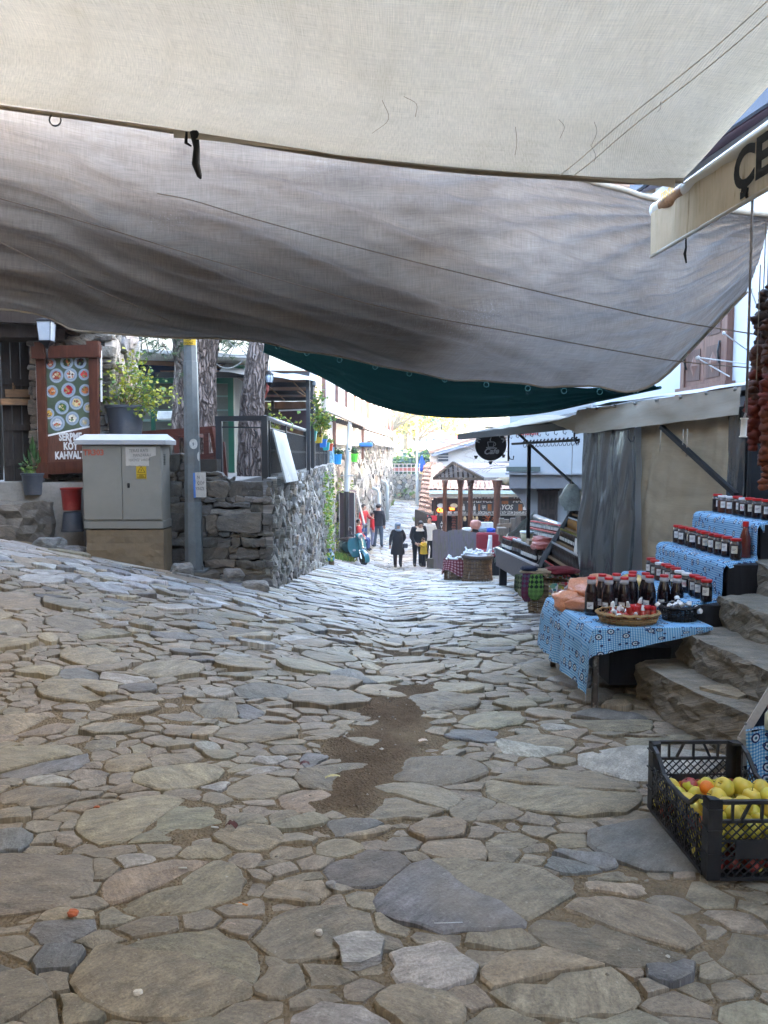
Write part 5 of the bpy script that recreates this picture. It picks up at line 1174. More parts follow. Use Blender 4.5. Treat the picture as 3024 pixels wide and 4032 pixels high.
J={'r':make_jar('jam_jar','x','jar',GA,M_DJAM,M_RLID),'w':make_jar('jam_jar','x','jar',GA,M_BJAM,M_WLID,.140,.037),'b':make_jar('jam_jar','x','jar',GA,M_DJAM,M_WLID,.140,.037,True),'y':make_jar('jam_jar','x','jar',GA,M_DJAM,M_RLID,yel=True)}
used=set()
def put(protos,key,loc,rz,label,group=None):
 p=protos[key]
 if key not in used or True:
  if id(p)not in used:
   used.add(id(p));p.location=loc;p.rotation_euler=(0,0,rz);p['label']=label
   if group:p['group']=group
   return p
 return dup(p,loc,rz,label,group)
rj=random.Random(17)
ROW={1:[(2794,'r'),(2765,'r'),(2743,'r'),(2713,'b'),(2690,'w'),(2668,'r'),(2646,'r'),(2628,'r'),(2606,'w'),(2590,'y'),(2568,'r')],2:[(2904,'y'),(2866,'r'),(2837,'y'),(2814,'r'),(2788,'y'),(2766,'r'),(2737,'r'),(2719,'y'),(2698,'r'),(2677,'r')],3:[(2828,'r'),(2848,'w'),(2875,'w'),(2905,'r'),(2930,'b'),(2957,'y'),(2988,'r'),(3022,'r'),(3056,'r')]}
WH={1:'lowest',2:'middle',3:'top'};XR={1:2.155,2:2.44,3:2.75};ZR={1:.577,2:.829,3:1.088}
for r_,lst in ROW.items():
 for n_,(px,k)in enumerate(lst):
  y=XR[r_]*FPX/(px-1512);what={'r':'red lidded dark jam jar','w':'brown honey jar with white lid','b':'white lidded jar lettered BAL in red','y':'red lidded jar with yellowed label'}[k]
  ORD='first second third fourth fifth sixth seventh eighth ninth tenth eleventh'.split();o_n=(len(lst)-1-n_)if r_!=3 else n_
  put(J,k,(XR[r_]+rj.uniform(-.008,.008),y,ZR[r_]),rj.uniform(-.35,.35)+(.3 if r_==3 else 0),'%s, %s from the street end of the %s shelf'%(what,ORD[o_n],WH[r_]),'jars on the %s gingham shelf'%WH[r_])
def make_bottle(lab,cap=True):
 t_=thing('syrup_bottle',lab,'bottle',(0,0,0),0,'tall dark bottles on the gingham table')
 q=MB();q.lathe([(.036,0),(.043,.004),(.044,.012),(.044,.125),(.042,.138),(.0435,.145),(.040,.165),(.029,.207),(.0275,.213)],22,0);q.build('bottle',M_DJAM,t_,True,auto=50)
 q=MB();q.lathe([(.0276,.213),(.031,.222),(.031,.236),(.026,.243),(.026,.247)],22,0);q.build('neck',M_CLR,t_,True)
 q=MB();q.lathe([(.027,.245),(.0285,.246),(.029,.259),(.026,.262),(.001,.261)],22,0);q.build('cap',M_RLID,t_,True,auto=40)
 q=MB();label_arc(q,.0447,.045,.092,-2.75,-1.75);lb=q.build('label',M_LAB,t_)
 q=MB();label_arc(q,.0450,.070,.074,-2.6,-2.0);label_arc(q,.0450,.060,.064,-2.6,-2.2);o=q.build('print',M_LABP,lb);o['kind']='stuff'
 return t_
TBt={'t':make_bottle('x')}
for bi_,(px,y)in enumerate(((2327,5.22),(2369,5.34),(2395,5.20),(2425,5.37),(2456,5.21),(2488,5.47),(2486,5.33),(2539,5.41),(2555,5.28),(2612,5.31),(2664,5.27))):
 g=P(px,2400,y);first=px==2327
 put(TBt,'t',(g.x,y,TZ+.006),rj.uniform(-.4,.3),'tall dark syrup bottle with red cap nearest the orange lentil bags' if first else 'tall dark red capped syrup bottle, %s from the lentil bags'%ORD[bi_])
rb2=thing('sauce_bottle','slim red brown sauce bottle with red cap at the end of the middle shelf','bottle',(2.56,5.42,.83))
q=MB();q.lathe([(.036,.83),(.04,.84),(.04,.96),(.02,1.03),(.018,1.055)],18,0,Matrix.Translation((2.56,5.42,0)));q.build('bottle',glassy('red_sauce',(.10,.015,.01)),rb2,True)
q=MB();q.lathe([(.021,1.05),(.021,1.085),(.001,1.086)],16,0,Matrix.Translation((2.56,5.42,0)));q.build('cap',M_RLID,rb2,True,auto=40)
t=NT('lentils_in_plastic');o_=t.coord('Object');vv=t.n('TexVoronoi',{'Scale':220.0,'Vector':o_})
cc=t.mix(.55,(.55,.20,.085),t.ramp(t.n('SeparateXYZ',{0:vv.outputs['Color']}).outputs[0],[(0,(.42,.11,.04)),(1,(.70,.34,.18))]))
t.pbr(cc,.45,t.bump(t.ma('ADD',t.noise(o_,14,4,.6,1.2),t.ma('MULTIPLY',vv.outputs['Distance'],.3)),.5,.012),0,.6,**{'Coat Weight':.85,'Coat Roughness':.08});M_LENT=t.mat
def cushion(mb,c,r3,seed,rot=0,tilt=0,m=0):
 bm=bmesh.new();bmesh.ops.create_icosphere(bm,subdivisions=4,radius=1);T=Matrix.Translation(Vector(c))@Matrix.Rotation(rot,4,'Z')@Matrix.Rotation(tilt,4,'X')
 for v in bm.verts:
  p=v.co;k=1+.20*noise.noise(p*1.8+Vector((seed,0,0)))+.07*noise.noise(p*6+Vector((0,seed,0)))
  q=[math.copysign(abs(x)**.72,x)for x in p];v.co=Vector((q[0]*r3[0],q[1]*r3[1],q[2]*r3[2]))*k
 mb.bm(bm,m,T)
for i,(px,py,y,r3,rz,ti,lab)in enumerate(((2238,2372,5.50,(.10,.11,.075),.3,.1,'rounded clear bag of orange lentils lowest on the table corner'),(2286,2318,5.58,(.095,.10,.065),-.4,.5,'clear bag of orange lentils lying on top of the others'),(2292,2378,5.36,(.075,.11,.05),.7,-.2,'creased bag of orange lentils against the first tall bottle'),(2370,2290,5.75,(.09,.09,.06),.2,0,'bag of orange lentils behind the tall bottles'))):
 q=MB();c=P(px,py,y);cushion(q,c,r3,i*7+3,rz,ti);tag(q.build('lentil_bag',M_LENT,None,True),lab,'bag','bags of lentils on the table')
q=MB();cushion(q,P(2490,2310,5.72),(.11,.09,.09),31);tag(q.build('lentil_bag',mat('yellow_split_peas',(.55,.36,.09),.4,.3,120,.2,spec=.5,**{'Coat Weight':.7}),None,True),'bag of yellow split peas behind the tall bottles','bag','bags of lentils on the table')
def wicker(parent,c,r0,r1,h,mt,nst=26,pitch=.022,th=.010,sx=1,sy=1,rim=True,rot=0,prof=None,stuff=True):
 0
 c=Vector(c);R_=lambda z:(prof(z/h)if prof else r0+(r1-r0)*z/h);q=MB();n=nst*2;nr=max(2,int(h/pitch))
 T=Matrix.Translation(c)@Matrix.Rotation(rot,4,'Z')
 for k in range(nr):
  z=pitch*(k+.5);pts=[]
  for j in range(n+1):
   a=6.2832*j/n;w=(1 if((j//1)%4 in(0,1))==(k%2==0)else-1)*th*.55*(1 if j%2==0 else .0);r=R_(z)+w
   pts.append(T@Vector((r*math.cos(a)*sx,r*math.sin(a)*sy,z+.002*nz(j*.7,k))))
  q.tube(pts,[th*.62]*len(pts),5,k%3==0 and 1 or 0,caps=False)
 o=q.build('weave',mt,parent,True);o['kind']='stuff'
 q=MB()
 for j in range(nst):
  a=6.2832*(j*2+1)/n;q.tube([T@Vector((R_(z)*math.cos(a)*sx,R_(z)*math.sin(a)*sy,z))for z in np.linspace(0,h,6)],th*.5,5)
 o=q.build('stakes',mt,parent,True);o['kind']='stuff'
 if rim:
  q=MB()
  for e,dz in((.006,0),(-.004,.006)):
   pts=[T@Vector(((R_(h)+e+.004*math.sin(j*2.1))*math.cos(6.2832*j/48)*sx,(R_(h)+e)*math.sin(6.2832*j/48)*sy,h+dz+.004*math.cos(j*2.1)))for j in range(49)];q.tube(pts,th*.85,6,caps=False)
  q.build('rim',mt,parent,True)
 q=MB();q.lathe([(.001,.008),(R_(.01)*.97,.008)],28,0,T@Matrix.Diagonal((sx,sy,1,1)));q.build('bottom',mt,parent)
M_WICK=[mat('honey_wicker',(.34,.21,.085),.6,.4,20,.3),mat('dark_honey_wicker',(.20,.11,.05),.6,.4,20,.3)]
M_WICKB=[mat('brown_wicker',(.155,.092,.045),.65,.4,20,.3),mat('dark_brown_wicker',(.095,.055,.03),.65,.4,20,.3)]
M_BLKW=[mat('black_wicker',(.014,.013,.013),.45,.3,20,.2)]*2
tc=P(2472,2450,4.99);tc.z=TZ+.006
tr=thing('wicker_tray','round honey coloured wicker tray of small red syrup bottles on the gingham table','basket',tc);wicker(tr,tc,.175,.20,.062,M_WICK,30,.0125,.0075,1,.78)
bc=P(2674,2440,5.06);bc.z=TZ+.006
bk=thing('black_basket','small black woven basket of white capped bottles on the gingham table','basket',bc);wicker(bk,bc,.105,.122,.088,M_BLKW,26,.012,.007,1,.85)
M_RSY=glassy('red_syrup',(.38,.035,.022),.1);M_WCAP=mat('white_nozzle',(.72,.72,.70),.4,.04)
def make_vial(lab,group,body,cap,cone):
 t_=thing('small_bottle',lab,'bottle',(0,0,0),0,group)
 q=MB();q.lathe([(.014,0),(.018,.003),(.018,.055),(.012,.064),(.01,.068)],12,0);q.build('bottle',body,t_,True,auto=45)
 q=MB();q.lathe([(.0125,.064),(.0125,.072),(.008,.098),(.007,.10),(.001,.10)]if cone else[(.0165,.06),(.017,.062),(.017,.082),(.015,.085),(.001,.085)],14,0);q.build('cap',cap,t_,True,auto=40);return t_
VI={'c':make_vial('x','small syrup bottles in the wicker tray',M_RSY,M_WCAP,True),'r':make_vial('x','red capped bottles in the wicker tray',M_RSY,M_RLID,False),'k':make_vial('x','bottles in the black basket',M_DJAM,M_WCAP,False)}
def put3(protos,key,loc,rot,label):
 o=put(protos,key,loc,0,label);o.rotation_euler=rot;return o
for i in range(26):
 a=rj.uniform(0,6.28);r=.165*math.sqrt(rj.random());x,y=tc.x-.03+r*.8*math.cos(a),tc.y-.02+r*.7*math.sin(a)
 if i<18:put3(VI,'c',(x,y,tc.z+.014+.02*(i%3)),(rj.choice((rj.uniform(-.25,.25),rj.uniform(.9,1.5),rj.uniform(-1.4,-.9)))if i%3 else rj.uniform(-.2,.2),rj.uniform(-.25,.25),rj.uniform(0,6.28)),'small red syrup bottle with white cone cap in the wicker tray')
for i in range(11):
 x,y=tc.x+.055+.034*(i%4)+rj.uniform(-.004,.004)-.01*(i//4),tc.y-.01+.036*(i//4)
 put3(VI,'r',(x,y,tc.z+.018),(rj.uniform(-.08,.08),rj.uniform(-.08,.08),0),'small red syrup bottle with red cap at the right of the wicker tray')
for i in range(13):
 a=rj.uniform(0,6.28);r=.09*math.sqrt(rj.random())
 put3(VI,'k',(bc.x+r*math.cos(a),bc.y+r*.8*math.sin(a),bc.z+.045+.014*(i%3)),(rj.uniform(.7,1.5)*rj.choice((-1,1)),rj.uniform(-.3,.3),rj.uniform(0,6.28)),'dark little bottle with white cap lying in the black basket')
CR=R(1.5);C0=Vector((1.195,2.74,0));cux,cuy=Vector((math.cos(CR),math.sin(CR),0)),Vector((-math.sin(CR),math.cos(CR),0));CW,CD,CH=.40,.60,.305;CZ=max(G(1.2,2.8),G(1.5,3.2),G(1.3,3.2))+.03
def cp(s,u,z):return C0+cux*s+cuy*u+Vector((0,0,CZ+z))
ct=thing('fruit_crate','black plastic lattice crate half full of yellow apples','crate',cp(CW/2,CD/2,0))
M_CRT=mat('black_crate_plastic',(.014,.014,.016),.42,.3,8,.08,spec=.45,dirt=((.09,.08,.07),.35))
for s,u in((0,0),(CW,0),(0,CD),(CW,CD)):
 q=MB();ds,du=(1 if s==0 else-1),(1 if u==0 else-1);L_=.052
 pts=[(0,0),(L_*ds,0),(L_*ds,.008*du),(.008*ds,.008*du),(.008*ds,L_*du),(0,L_*du)]
 vs=[cp(s+a,u+b,z)for z in(0,CH)for a,b in pts];q.add(vs,[(0,1,7,6),(1,2,8,7),(2,3,9,8),(3,4,10,9),(4,5,11,10),(5,0,6,11),(6,7,8,9),(6,9,10,11),(3,2,1,0),(5,4,3,0)])
 for z in(.10,.19,.27):q.bar(cp(s-.003*ds,u-.003*du,z),cp(s+L_*ds,u-.003*du,z),.006,.005);q.bar(cp(s-.003*ds,u-.003*du,z+.0005),cp(s-.003*ds,u+L_*du,z+.0005),.006,.005)
 q.add([cp(s+a*ds*L_,u+b*du*L_,CH+.0)for a,b in((0,0),(1,0),(.75,.75),(0,1))]+[cp(s+a*ds*L_,u+b*du*L_,CH-.012)for a,b in((0,0),(1,0),(.75,.75),(0,1))],[(0,1,2,3),(7,6,5,4),(1,2,6,5),(2,3,7,6)])
 q.build('corner_post',M_CRT,ct)
def lattice(a,b,z0,z1,gap=.026,w=.0042):
 q=MB();a,b=Vector(a),Vector(b);L_=(b-a).length;d=(b-a)/L_;H=z1-z0
 for sg in(1,-1):
  x=-H
  while x<L_:
   x0,x1=max(0,x),min(L_,x+H)
   if x1-x0>.01:
    za,zb=(x0-x),(x1-x)
    if sg<0:za,zb=H-za,H-zb
    q.bar(a+d*x0+Vector((0,0,z0+za)),a+d*x1+Vector((0,0,z0+zb)),w,w*(1.3 if sg>0 else 1.1))
   x+=gap*1.25
 return q
def rail(q,a,b,w=.012,h=.014):q.bar(a,b,w,h);return q
dip=[(.05,.30),(.10,.285),(.17,.225),(.24,.215),(CD-.24,.215),(CD-.17,.225),(CD-.10,.285),(CD-.05,.30)]
for s in(.004,CW-.004):
 q=MB()
 for(u0,z0),(u1,z1)in zip(dip,dip[1:]):rail(q,cp(s,u0,z0-.006),cp(s,u1,z1-.006),.016,.013)
 q.build('side_rim',M_CRT,ct)
 o=lattice(cp(s,.05,0),cp(s,CD-.05,0),.012,.208).build('lattice',M_CRT,ct);o['kind']='stuff'
 for z in(.075,.145):q=MB();rail(q,cp(s,.05,z),cp(s,CD-.05,z),.007,.006);q.build('side_rail',M_CRT,ct)
 for k in range(5):
  q=MB();u=.05+(CD-.1)*(k+.5)/5;q.bar(cp(s,u,.01),cp(s,u,.21),.008,.009);q.build('side_rib',M_CRT,ct)
 q=MB();rail(q,cp(s,.04,.006),cp(s,CD-.04,.006),.014,.014);q.build('foot_rail',M_CRT,ct)
for u in(.004,CD-.004):
 for z,w,h in((.298,.016,.014),(.225,.012,.012),(.15,.007,.008),(.085,.007,.008),(.006,.014,.014)):
  q=MB();rail(q,cp(.05,u,z),cp(CW-.05,u,z),w,h);q.build('end_rail',M_CRT,ct)
 o=lattice(cp(.05,u,0),cp(CW-.05,u,0),.012,.222).build('lattice',M_CRT,ct);o['kind']='stuff'
 for s,e in((.09,0),(.125,.03),(CW/2,0),(CW-.125,-.03),(CW-.09,0)):
  q=MB();q.bar(cp(s,u,.23),cp(s+e,u,.292),.009,.010);q.build('handle_rib',M_CRT,ct)
 q=MB();q.box(cp(CW/2-.02,u,.118),(.15,.006,.062),rot=CR);q.build('name_panel',M_CRT,ct)
q=MB();q.box(cp(CW/2,CD/2,.008),(CW-.02,CD-.02,.006),rot=CR);q.build('bottom',M_CRT,ct)
t=NT('apple_skin');o_=t.coord('Object');oi=t.n('ObjectInfo').outputs['Random']
sep_=t.n('SeparateXYZ',{0:o_});bl=t.ma('ADD',t.ma('MULTIPLY',sep_.outputs[0],16),t.ma('MULTIPLY',t.noise(o_,26,4),1.1));bl=t.ma('ADD',bl,t.ma('MULTIPLY',t.ma('SUBTRACT',oi,.5),2.0))
base=t.mix(oi,(.56,.46,.055),(.44,.44,.05));cc=t.mix(t.ramp(bl,[(.95,0),(1.6,1)]),base,(.30,.045,.035))
cc=t.mix(t.ma('MULTIPLY',t.ramp(t.noise(o_,150,2),[(.62,0),(.7,1)]),.35),cc,(.3,.2,.06))
t.pbr(cc,.38,None,0,.45);M_APP=t.mat
t=NT('yellow_apple_skin');o_=t.coord('Object');oi=t.n('ObjectInfo').outputs['Random'];cc=t.mix(t.ramp(t.noise(o_,22,4),[(.35,0),(.7,1)]),(.62,.49,.05),(.46,.45,.05));cc=t.mix(t.ma('MULTIPLY',oi,.30),cc,(.52,.20,.06));cc=t.mix(t.ma('MULTIPLY',t.ramp(t.noise(o_,95,3),[(.60,0),(.7,1)]),.22),cc,(.30,.18,.05));t.pbr(cc,.4,t.bump(t.noise(o_,40,3),.1,.003),0,.45);M_APY=t.mat
def apple_mesh():
 q=MB();pr_=[(.002,-.030),(.012,-.034),(.026,-.028),(.036,-.008),(.038,.006),(.033,.022),(.020,.032),(.010,.031),(.003,.024)];q.lathe(pr_,16,0);q.tube([(0,0,.023),(.003,0,.034),(.007,0,.041)],.0016,5,1);return q.mesh('apple',[M_APP,M_STEM],True)
APPLE=apple_mesh();APY=APPLE.copy();APY.materials[0]=M_APY;q=MB();q.ball((0,0,0),(.031,.031,.028),0,16);ORANGE=q.mesh('tangerine',[mat('orange_peel',(.62,.16,.015),.45,.12,30,.12,220)],True)
k=0
for L_ in range(4):
 nx_,ny_=5,7
 for j in range(ny_):
  for i in range(nx_):
   s=.045+(CW-.09)*(i+(.25 if L_%2 else 0))/(nx_-.75);u=.045+(CD-.09)*(j+(.3 if L_%2 else 0))/(ny_-.7);z=.05+.054*L_+rj.uniform(-.006,.006)
   if L_==3 and(u>.33 or rj.random()<.25):continue
   if L_==2 and u>.52:continue
   org=rj.random()<(.10 if L_<2 else .03);o=bpy.data.objects.new('tangerine' if org else 'apple',ORANGE if org else(APY if L_>=2 and rj.random()<.88 or rj.random()<.3 else APPLE));link(o);p=cp(s+rj.uniform(-.006,.006),u+rj.uniform(-.006,.006),z);o.location=p;o.rotation_euler=(rj.uniform(-1.2,1.2),rj.uniform(-1.2,1.2),rj.uniform(0,6.28));o.scale=(rj.uniform(.92,1.08),)*3
   tag(o,'small orange tangerine among the apples in the black crate' if org else('yellow apple on top of the heap in the black crate' if L_>=2 else 'red blushed yellow apple low in the black crate'),'tangerine' if org else 'apple','tangerines in the crate' if org else('apples on top in the crate' if L_>=2 else 'apples low in the crate'))
rk=thing('display_rack','white edged display rack with gingham cloth at the right edge behind the crate','display rack',(1.75,3.3,0))
M_WPNT=wood('white_painted_wood',(.50,.47,.43),(4,4,4),.55,.15)
pts=[P(2920,3010,3.55),P(2922,2905,3.55),P(3030,2728,3.5),P(3140,2560,3.45)]
for a,b in zip(pts,pts[1:]):q=MB();q.bar(a,b,.03,.034);q.build('frame_bar',M_WPNT,rk)
q=MB();q.add([P(2926,3060,3.58),P(2930,2910,3.58),P(3035,2740,3.53),P(3150,2570,3.48),P(3300,2570,3.48),P(3300,3060,3.58)],[(0,1,2,3,4,5)]);q.build('side_panel',M_BKW,rk)
for k in range(2):q=MB();c=P(2936+62*k,2850-70*k,3.51);q.ball(c,.008,0,8);q.build('screw',mat('dull_rivet',(.2,.19,.17)),rk)
q=MB()
q.grid(lambda u,v:(lambda a:a+Vector((0,-.01-.012*math.sin(u*14+v*2),0)))(P(2932+260*u+4*v,2880-10*math.sin(u*5)+(330-40*u)*v,3.46-.10*u)),24,20,0,lambda u,v:(u*.32,v*.4));q.build('cloth',M_GING,rk,True)
q=MB();a=P(2925,2865,3.46);q.grid(lambda u,v:P(2936+250*u,2880-10*math.sin(u*5)-30*v,3.46-.1*u+.3*v),14,4,0,lambda u,v:(u*.32,v*.3));q.build('cloth_top',M_GING,rk,True)
mk=thing('cream_bottle','cream coloured bottle with red cap at the right edge on the display rack','bottle',P(3030,2870,3.42));c=P(3032,2872,3.42)
q=MB();q.lathe([(.02,0),(.024,.005),(.024,.07),(.012,.09),(.011,.1)],14,0,Matrix.Translation(c));q.build('bottle',mat('cream_milk',(.55,.58,.45),.3),mk,True)
q=MB();q.lathe([(.013,.096),(.013,.112),(.001,.113)],12,0,Matrix.Translation(c));q.build('cap',M_RLID,mk,True)
def crumple(seed,col_i):
 bm=bmesh.new();bmesh.ops.create_icosphere(bm,subdivisions=2,radius=1)
 for v in bm.verts:
  p=v.co.copy();k=1+.45*noise.noise(p*1.6+Vector((seed,0,0)))-.25*abs(noise.noise(p*3.5+Vector((0,seed,0))));v.co=Vector((p.x*1.0*k,p.y*.8*k,p.z*.62*k))
 q=MB();q.bm(bm);return q
PEP={}
for nm,col in(('red',(.17,.024,.013)),('orange',(.17,.042,.014)),('dark',(.045,.022,.018)),('brown',(.11,.040,.022))):
 PEP[nm]=[crumple(s*9+len(nm),0).mesh('dried_pepper',[mat('dried_%s'%nm,col,.5,.45,30,.5,60,spec=.4)],True)for s in range(4)]
rp2=random.Random(31)
for i,(x0,y0,x1,y1,dep,cols,lab)in enumerate(((3022,1120,2972,1560,4.15,('dark','dark','brown','red'),'upper string of black and red dried aubergines nearest the crank rod'),(2978,1500,2956,1775,4.1,('brown','red','red','red'),'short string of dark red dried peppers nearest the crank rod'),(3040,1180,3012,1930,4.0,('dark','brown','red','orange','orange'),'long string of dried peppers turning orange at its lower end'),(3062,1150,3050,1900,4.12,('dark','dark','red','orange'),'string of dried peppers cut by the right edge of the photo'),(3000,1330,2992,1740,4.2,('dark','brown','brown','red'),'dark middle string of dried aubergines between the red ones'))):
 top,bot=P(x0,y0,dep),P(x1,y1,dep);L_=(bot-top).length;n=int(L_/.031);t_=thing('pepper_string',lab,'dried peppers',bot,group='strings of dried peppers')
 q=MB();q.tube([top+Vector((0,0,.6)),top,bot],.003,4);q.build('string',M_TIE,t_)
 for k in range(n):
  f=(k+.5)/n;c=cols[min(len(cols)-1,int(f*len(cols)+rp2.uniform(-.5,.5)))]if f>.04 else cols[0];s=rp2.uniform(.034,.052)*(.8+.3*math.sin(f*3.1))
  o=bpy.data.objects.new('dried_pepper',rp2.choice(PEP[c]));link(o,t_);p=top.lerp(bot,f)+Vector((rp2.uniform(-.014,.014),rp2.uniform(-.02,.02),0))
  o.matrix_basis=XF[t_.name].inverted()@(Matrix.Translation(p)@Matrix.Rotation(rp2.uniform(0,6.28),4,'Z')@Matrix.Rotation(rp2.uniform(-.5,.5),4,'X')@Matrix.Diagonal((s,s,s,1)));ALLKIDS.setdefault(t_.name,[]).append(o)
M_BLKS=mat('black_steel',(.016,.017,.019),.45,.2,6,.05,spec=.5)
fr=thing('gate_hoop','black square tube frame standing on the wall corner before the bench','frame',P(950,1875,10.9))
for px in(862,1042):
 q=MB();a=P(px,1640,10.9 if px<1000 else 10.75);q.bar(a,Vector((a.x,a.y,1.2 if px>1000 else 1.3)),.085);q.build('post',M_BLKS,fr)
q=MB();q.bar(P(850,1649,10.9),P(1054,1647,10.74),.07,.07);q.build('top_bar',M_BLKS,fr)
q=MB();q.bar(P(862,1682,10.9),P(1042,1684,10.74),.02);q.build('thin_bar',M_BLKS,fr)
q=MB();q.tube([P(1000,1690,10.8),P(1012,1710,10.8),P(1005,1725,10.8)],.012,6);q.build('latch',M_BLKS,fr)
rlg=thing('terrace_railing','black wrought bar railing with a pale handrail along the retaining wall','railing',(-1.62,14,1.2))
RX=-1.66;YS=[11.1,12.95,16.2,18.0,19.6,21.0,22.3]
M_RAILW=mat('worn_white_rail',(.48,.47,.46),.45,.15,4,.05)
q=MB();q.tube([Vector((RX,y,2.08))for y in(10.8,13,16.2)],.035,8);q.build('handrail',M_RAILW,rlg,True)
for y in YS:
 q=MB();q.bar((RX,y,1.18),(RX,y,2.12 if y<17 else 2.0),.055);q.build('post',M_BLKS,rlg)
for y0,y1 in zip(YS,YS[1:]):
 for z in(1.27,1.62,1.95):
  q=MB();q.bar((RX,y0,z),(RX,y1,z),.02);q.build('rail',M_BLKS,rlg)
 q=MB();n=int((y1-y0)/.075)
 for k in range(1,n):
  y=y0+(y1-y0)*k/n;q.bar((RX,y,1.27),(RX,y,1.95),.013);q.box((RX,y,1.62),(.03,.03,.045));
 o=q.build('bars',M_BLKS,rlg);o['kind']='stuff'
q=MB();c=[P(1058,1692,11.0),P(1132,1708,12.4),P(1142,1893,12.4),P(1090,1902,11.0)]
for w in c:w.x=-1.52
c[0].x=-1.60;c[1].x=-1.60;c[2].x=-1.40;c[3].x=-1.42
bd=MB();bd.quad(c[3],c[2],c[1],c[0],.025);tag(bd.build('metal_sheet',mat('dull_zinc_sheet',(.36,.37,.37),.55,.25,2.5,.1,metal=.3,dirt=((.6,.6,.58),.5))),'dull grey metal sheet leaning outside the black railing','sheet')
rk2=random.Random(12)
PLN=[('teal',(.02,.26,.26),1226,1716,16.4,.26),('yellow',(.52,.36,.03),1253,1726,18.0,.24),('blue',(.03,.16,.50),1270,1744,19.3,.24),('turquoise',(.02,.32,.34),1283,1757,20.3,.25),('orange red',(.62,.09,.03),1302,1760,21.6,.22)]
for nm,col,px,py,y,w in PLN:
 c=Vector((RX+.14,y,P(px,py,y).z-.11));t_=thing('hanging_planter','%s plastic planter hung on the black railing'%nm,'planter',c,group='coloured planters on the railing')
 q=MB();h=.20;q.add([c+Vector((sx*(.07+.02*k),sy*(w*.42+.04*k),h*k))for k in(0,1)for sx,sy in((-1,-1),(1,-1),(1,1),(-1,1))],[(3,2,1,0),(0,1,5,4),(1,2,6,5),(2,3,7,6),(3,0,4,7)]);q.build('trough',mat('planter_'+nm.replace(' ','_'),col,.45,.1,5,.03),t_)
 q=MB();q.add([c+Vector((sx*.098,sy*(w*.42+.048),h+dz))for dz in(-.03,.005)for sx,sy in((-1,-1),(1,-1),(1,1),(-1,1))],[(0,1,5,4),(1,2,6,5),(2,3,7,6),(3,0,4,7),(4,5,6,7)]);q.build('rim',MC['planter_'+nm.replace(' ','_')],t_)
 q=MB()
 for _ in range(60):leaf_mesh(q,c+Vector((rk2.uniform(-.09,.09),rk2.uniform(-.16,.16),h+rk2.uniform(0,.10))),(rk2.uniform(-1,1),rk2.uniform(-1,1),rk2.uniform(-.2,1)),.06,rk2,rk2.random()<.3)
 o=q.build('foliage',[L_MG,L_YG],t_);o['kind']='stuff'
def bigpot(label,px,py,y,r,h,col,nm,zbase):
 c=P(px,py,y);c.z=zbase;t_=thing('plant_pot',label,'pot',c);m_=mat(nm,col,.4,.08,4,.02,spec=.4)
 q=MB();q.lathe([(r*.72,0),(r*.92,h*.82),(r,h*.83),(r*1.02,h),(r*.9,h),(r*.88,h*.85)],20,0,Matrix.Translation(c));q.build('pot',m_,t_,True,auto=35)
 for k in range(10):q=MB();a=6.28*k/10;q.tube([c+Vector((r*.73*math.cos(a),r*.73*math.sin(a),.01)),c+Vector((r*.91*math.cos(a),r*.91*math.sin(a),h*.8))],r*.06,5);q.build('rib',m_,t_)
 q=MB()
 for _ in range(90):leaf_mesh(q,c+Vector((rk2.gauss(0,r*.6),rk2.gauss(0,r*.6),h+abs(rk2.gauss(0,.08)))),(rk2.uniform(-1,1),rk2.uniform(-1,1),rk2.uniform(0,1)),.08,rk2)
 o=q.build('foliage',[L_DG],t_);o['kind']='stuff'
bigpot('bright blue plastic plant pot on the retaining wall',1330,1820,22.9,.125,.30,(.02,.30,.68),'bright_blue_plastic',1.29)
bigpot('bright green ribbed plant pot on the far wall',1396,1815,25.4,.125,.27,(.10,.62,.05),'bright_green_plastic',1.34)
q=MB();a=P(1440,1812,28.5);q.box((a.x,a.y,1.95),(.5,.25,.16),bev=.03);tag(q.build('blue_trough',mat('planter_blue',(.03,.16,.5))),'faded blue trough lying on the far stone wall','trough')
q=MB();q.grid(lambda u,v:P(1298+18*u,1760+62*v,22.2)+Vector((0,.05*nz(u*3,v*3),0)),6,8);tag(q.build('plastic_sheet',mat('pale_blue_plastic',(.30,.52,.66),.35,.3,6,.1)),'pale blue plastic sheet propped at the end of the railing','sheet')
for(x0,y0,dpt,w,h,n,lab)in((-1.41,19.2,0,.9,2.3,520,'bright green creeping weeds on the sunny end of the retaining wall'),(None,27.2,0,1.1,2.6,420,'green creeper hanging down the second stone wall')):
 q=MB()
 for _ in range(n):
  y=y0+rk2.uniform(-1,1)*w*1.6;xw=wallx(y)+.07;z=G(xw,y)+.15+h*rk2.random()**.9
  if nz(y*1.3,z*1.6,5)<-.05:continue
  leaf_mesh(q,(xw+rk2.uniform(0,.06),y,z),(.8,rk2.uniform(-1,1),rk2.uniform(-1,.4)),rk2.uniform(.05,.11),rk2,rk2.random()<.35)
 tag(q.build('creeper',[L_GRASS,L_YG]),lab,'creeper')
for(px,py,y,w,n,hh,lab)in((1345,2205,23.4,.38,420,.26,'tuft of bright grass at the foot of the wall beside the brown booth'),(1505,1985,36.5,.4,260,.3,'clump of grass under the white drain pipes'),(1648,2050,33,.3,120,.25,'green weeds at the right edge of the far street')):
 c=gp(px,py);q=MB()
 for _ in range(n):
  x,yy=c.x+rk2.gauss(0,w*.5),c.y+rk2.gauss(0,w);x=max(x,wallx(yy)+.03);b=Vector((x,yy,G(x,yy)));leaf_mesh(q,b,(rk2.uniform(-.5,.5),rk2.uniform(-.5,.5),1),hh*rk2.uniform(.5,1.1),rk2,rk2.random()<.3,.08)
 tag(q.build('grass_tuft',[L_GRASS,L_YG]),lab,'grass')
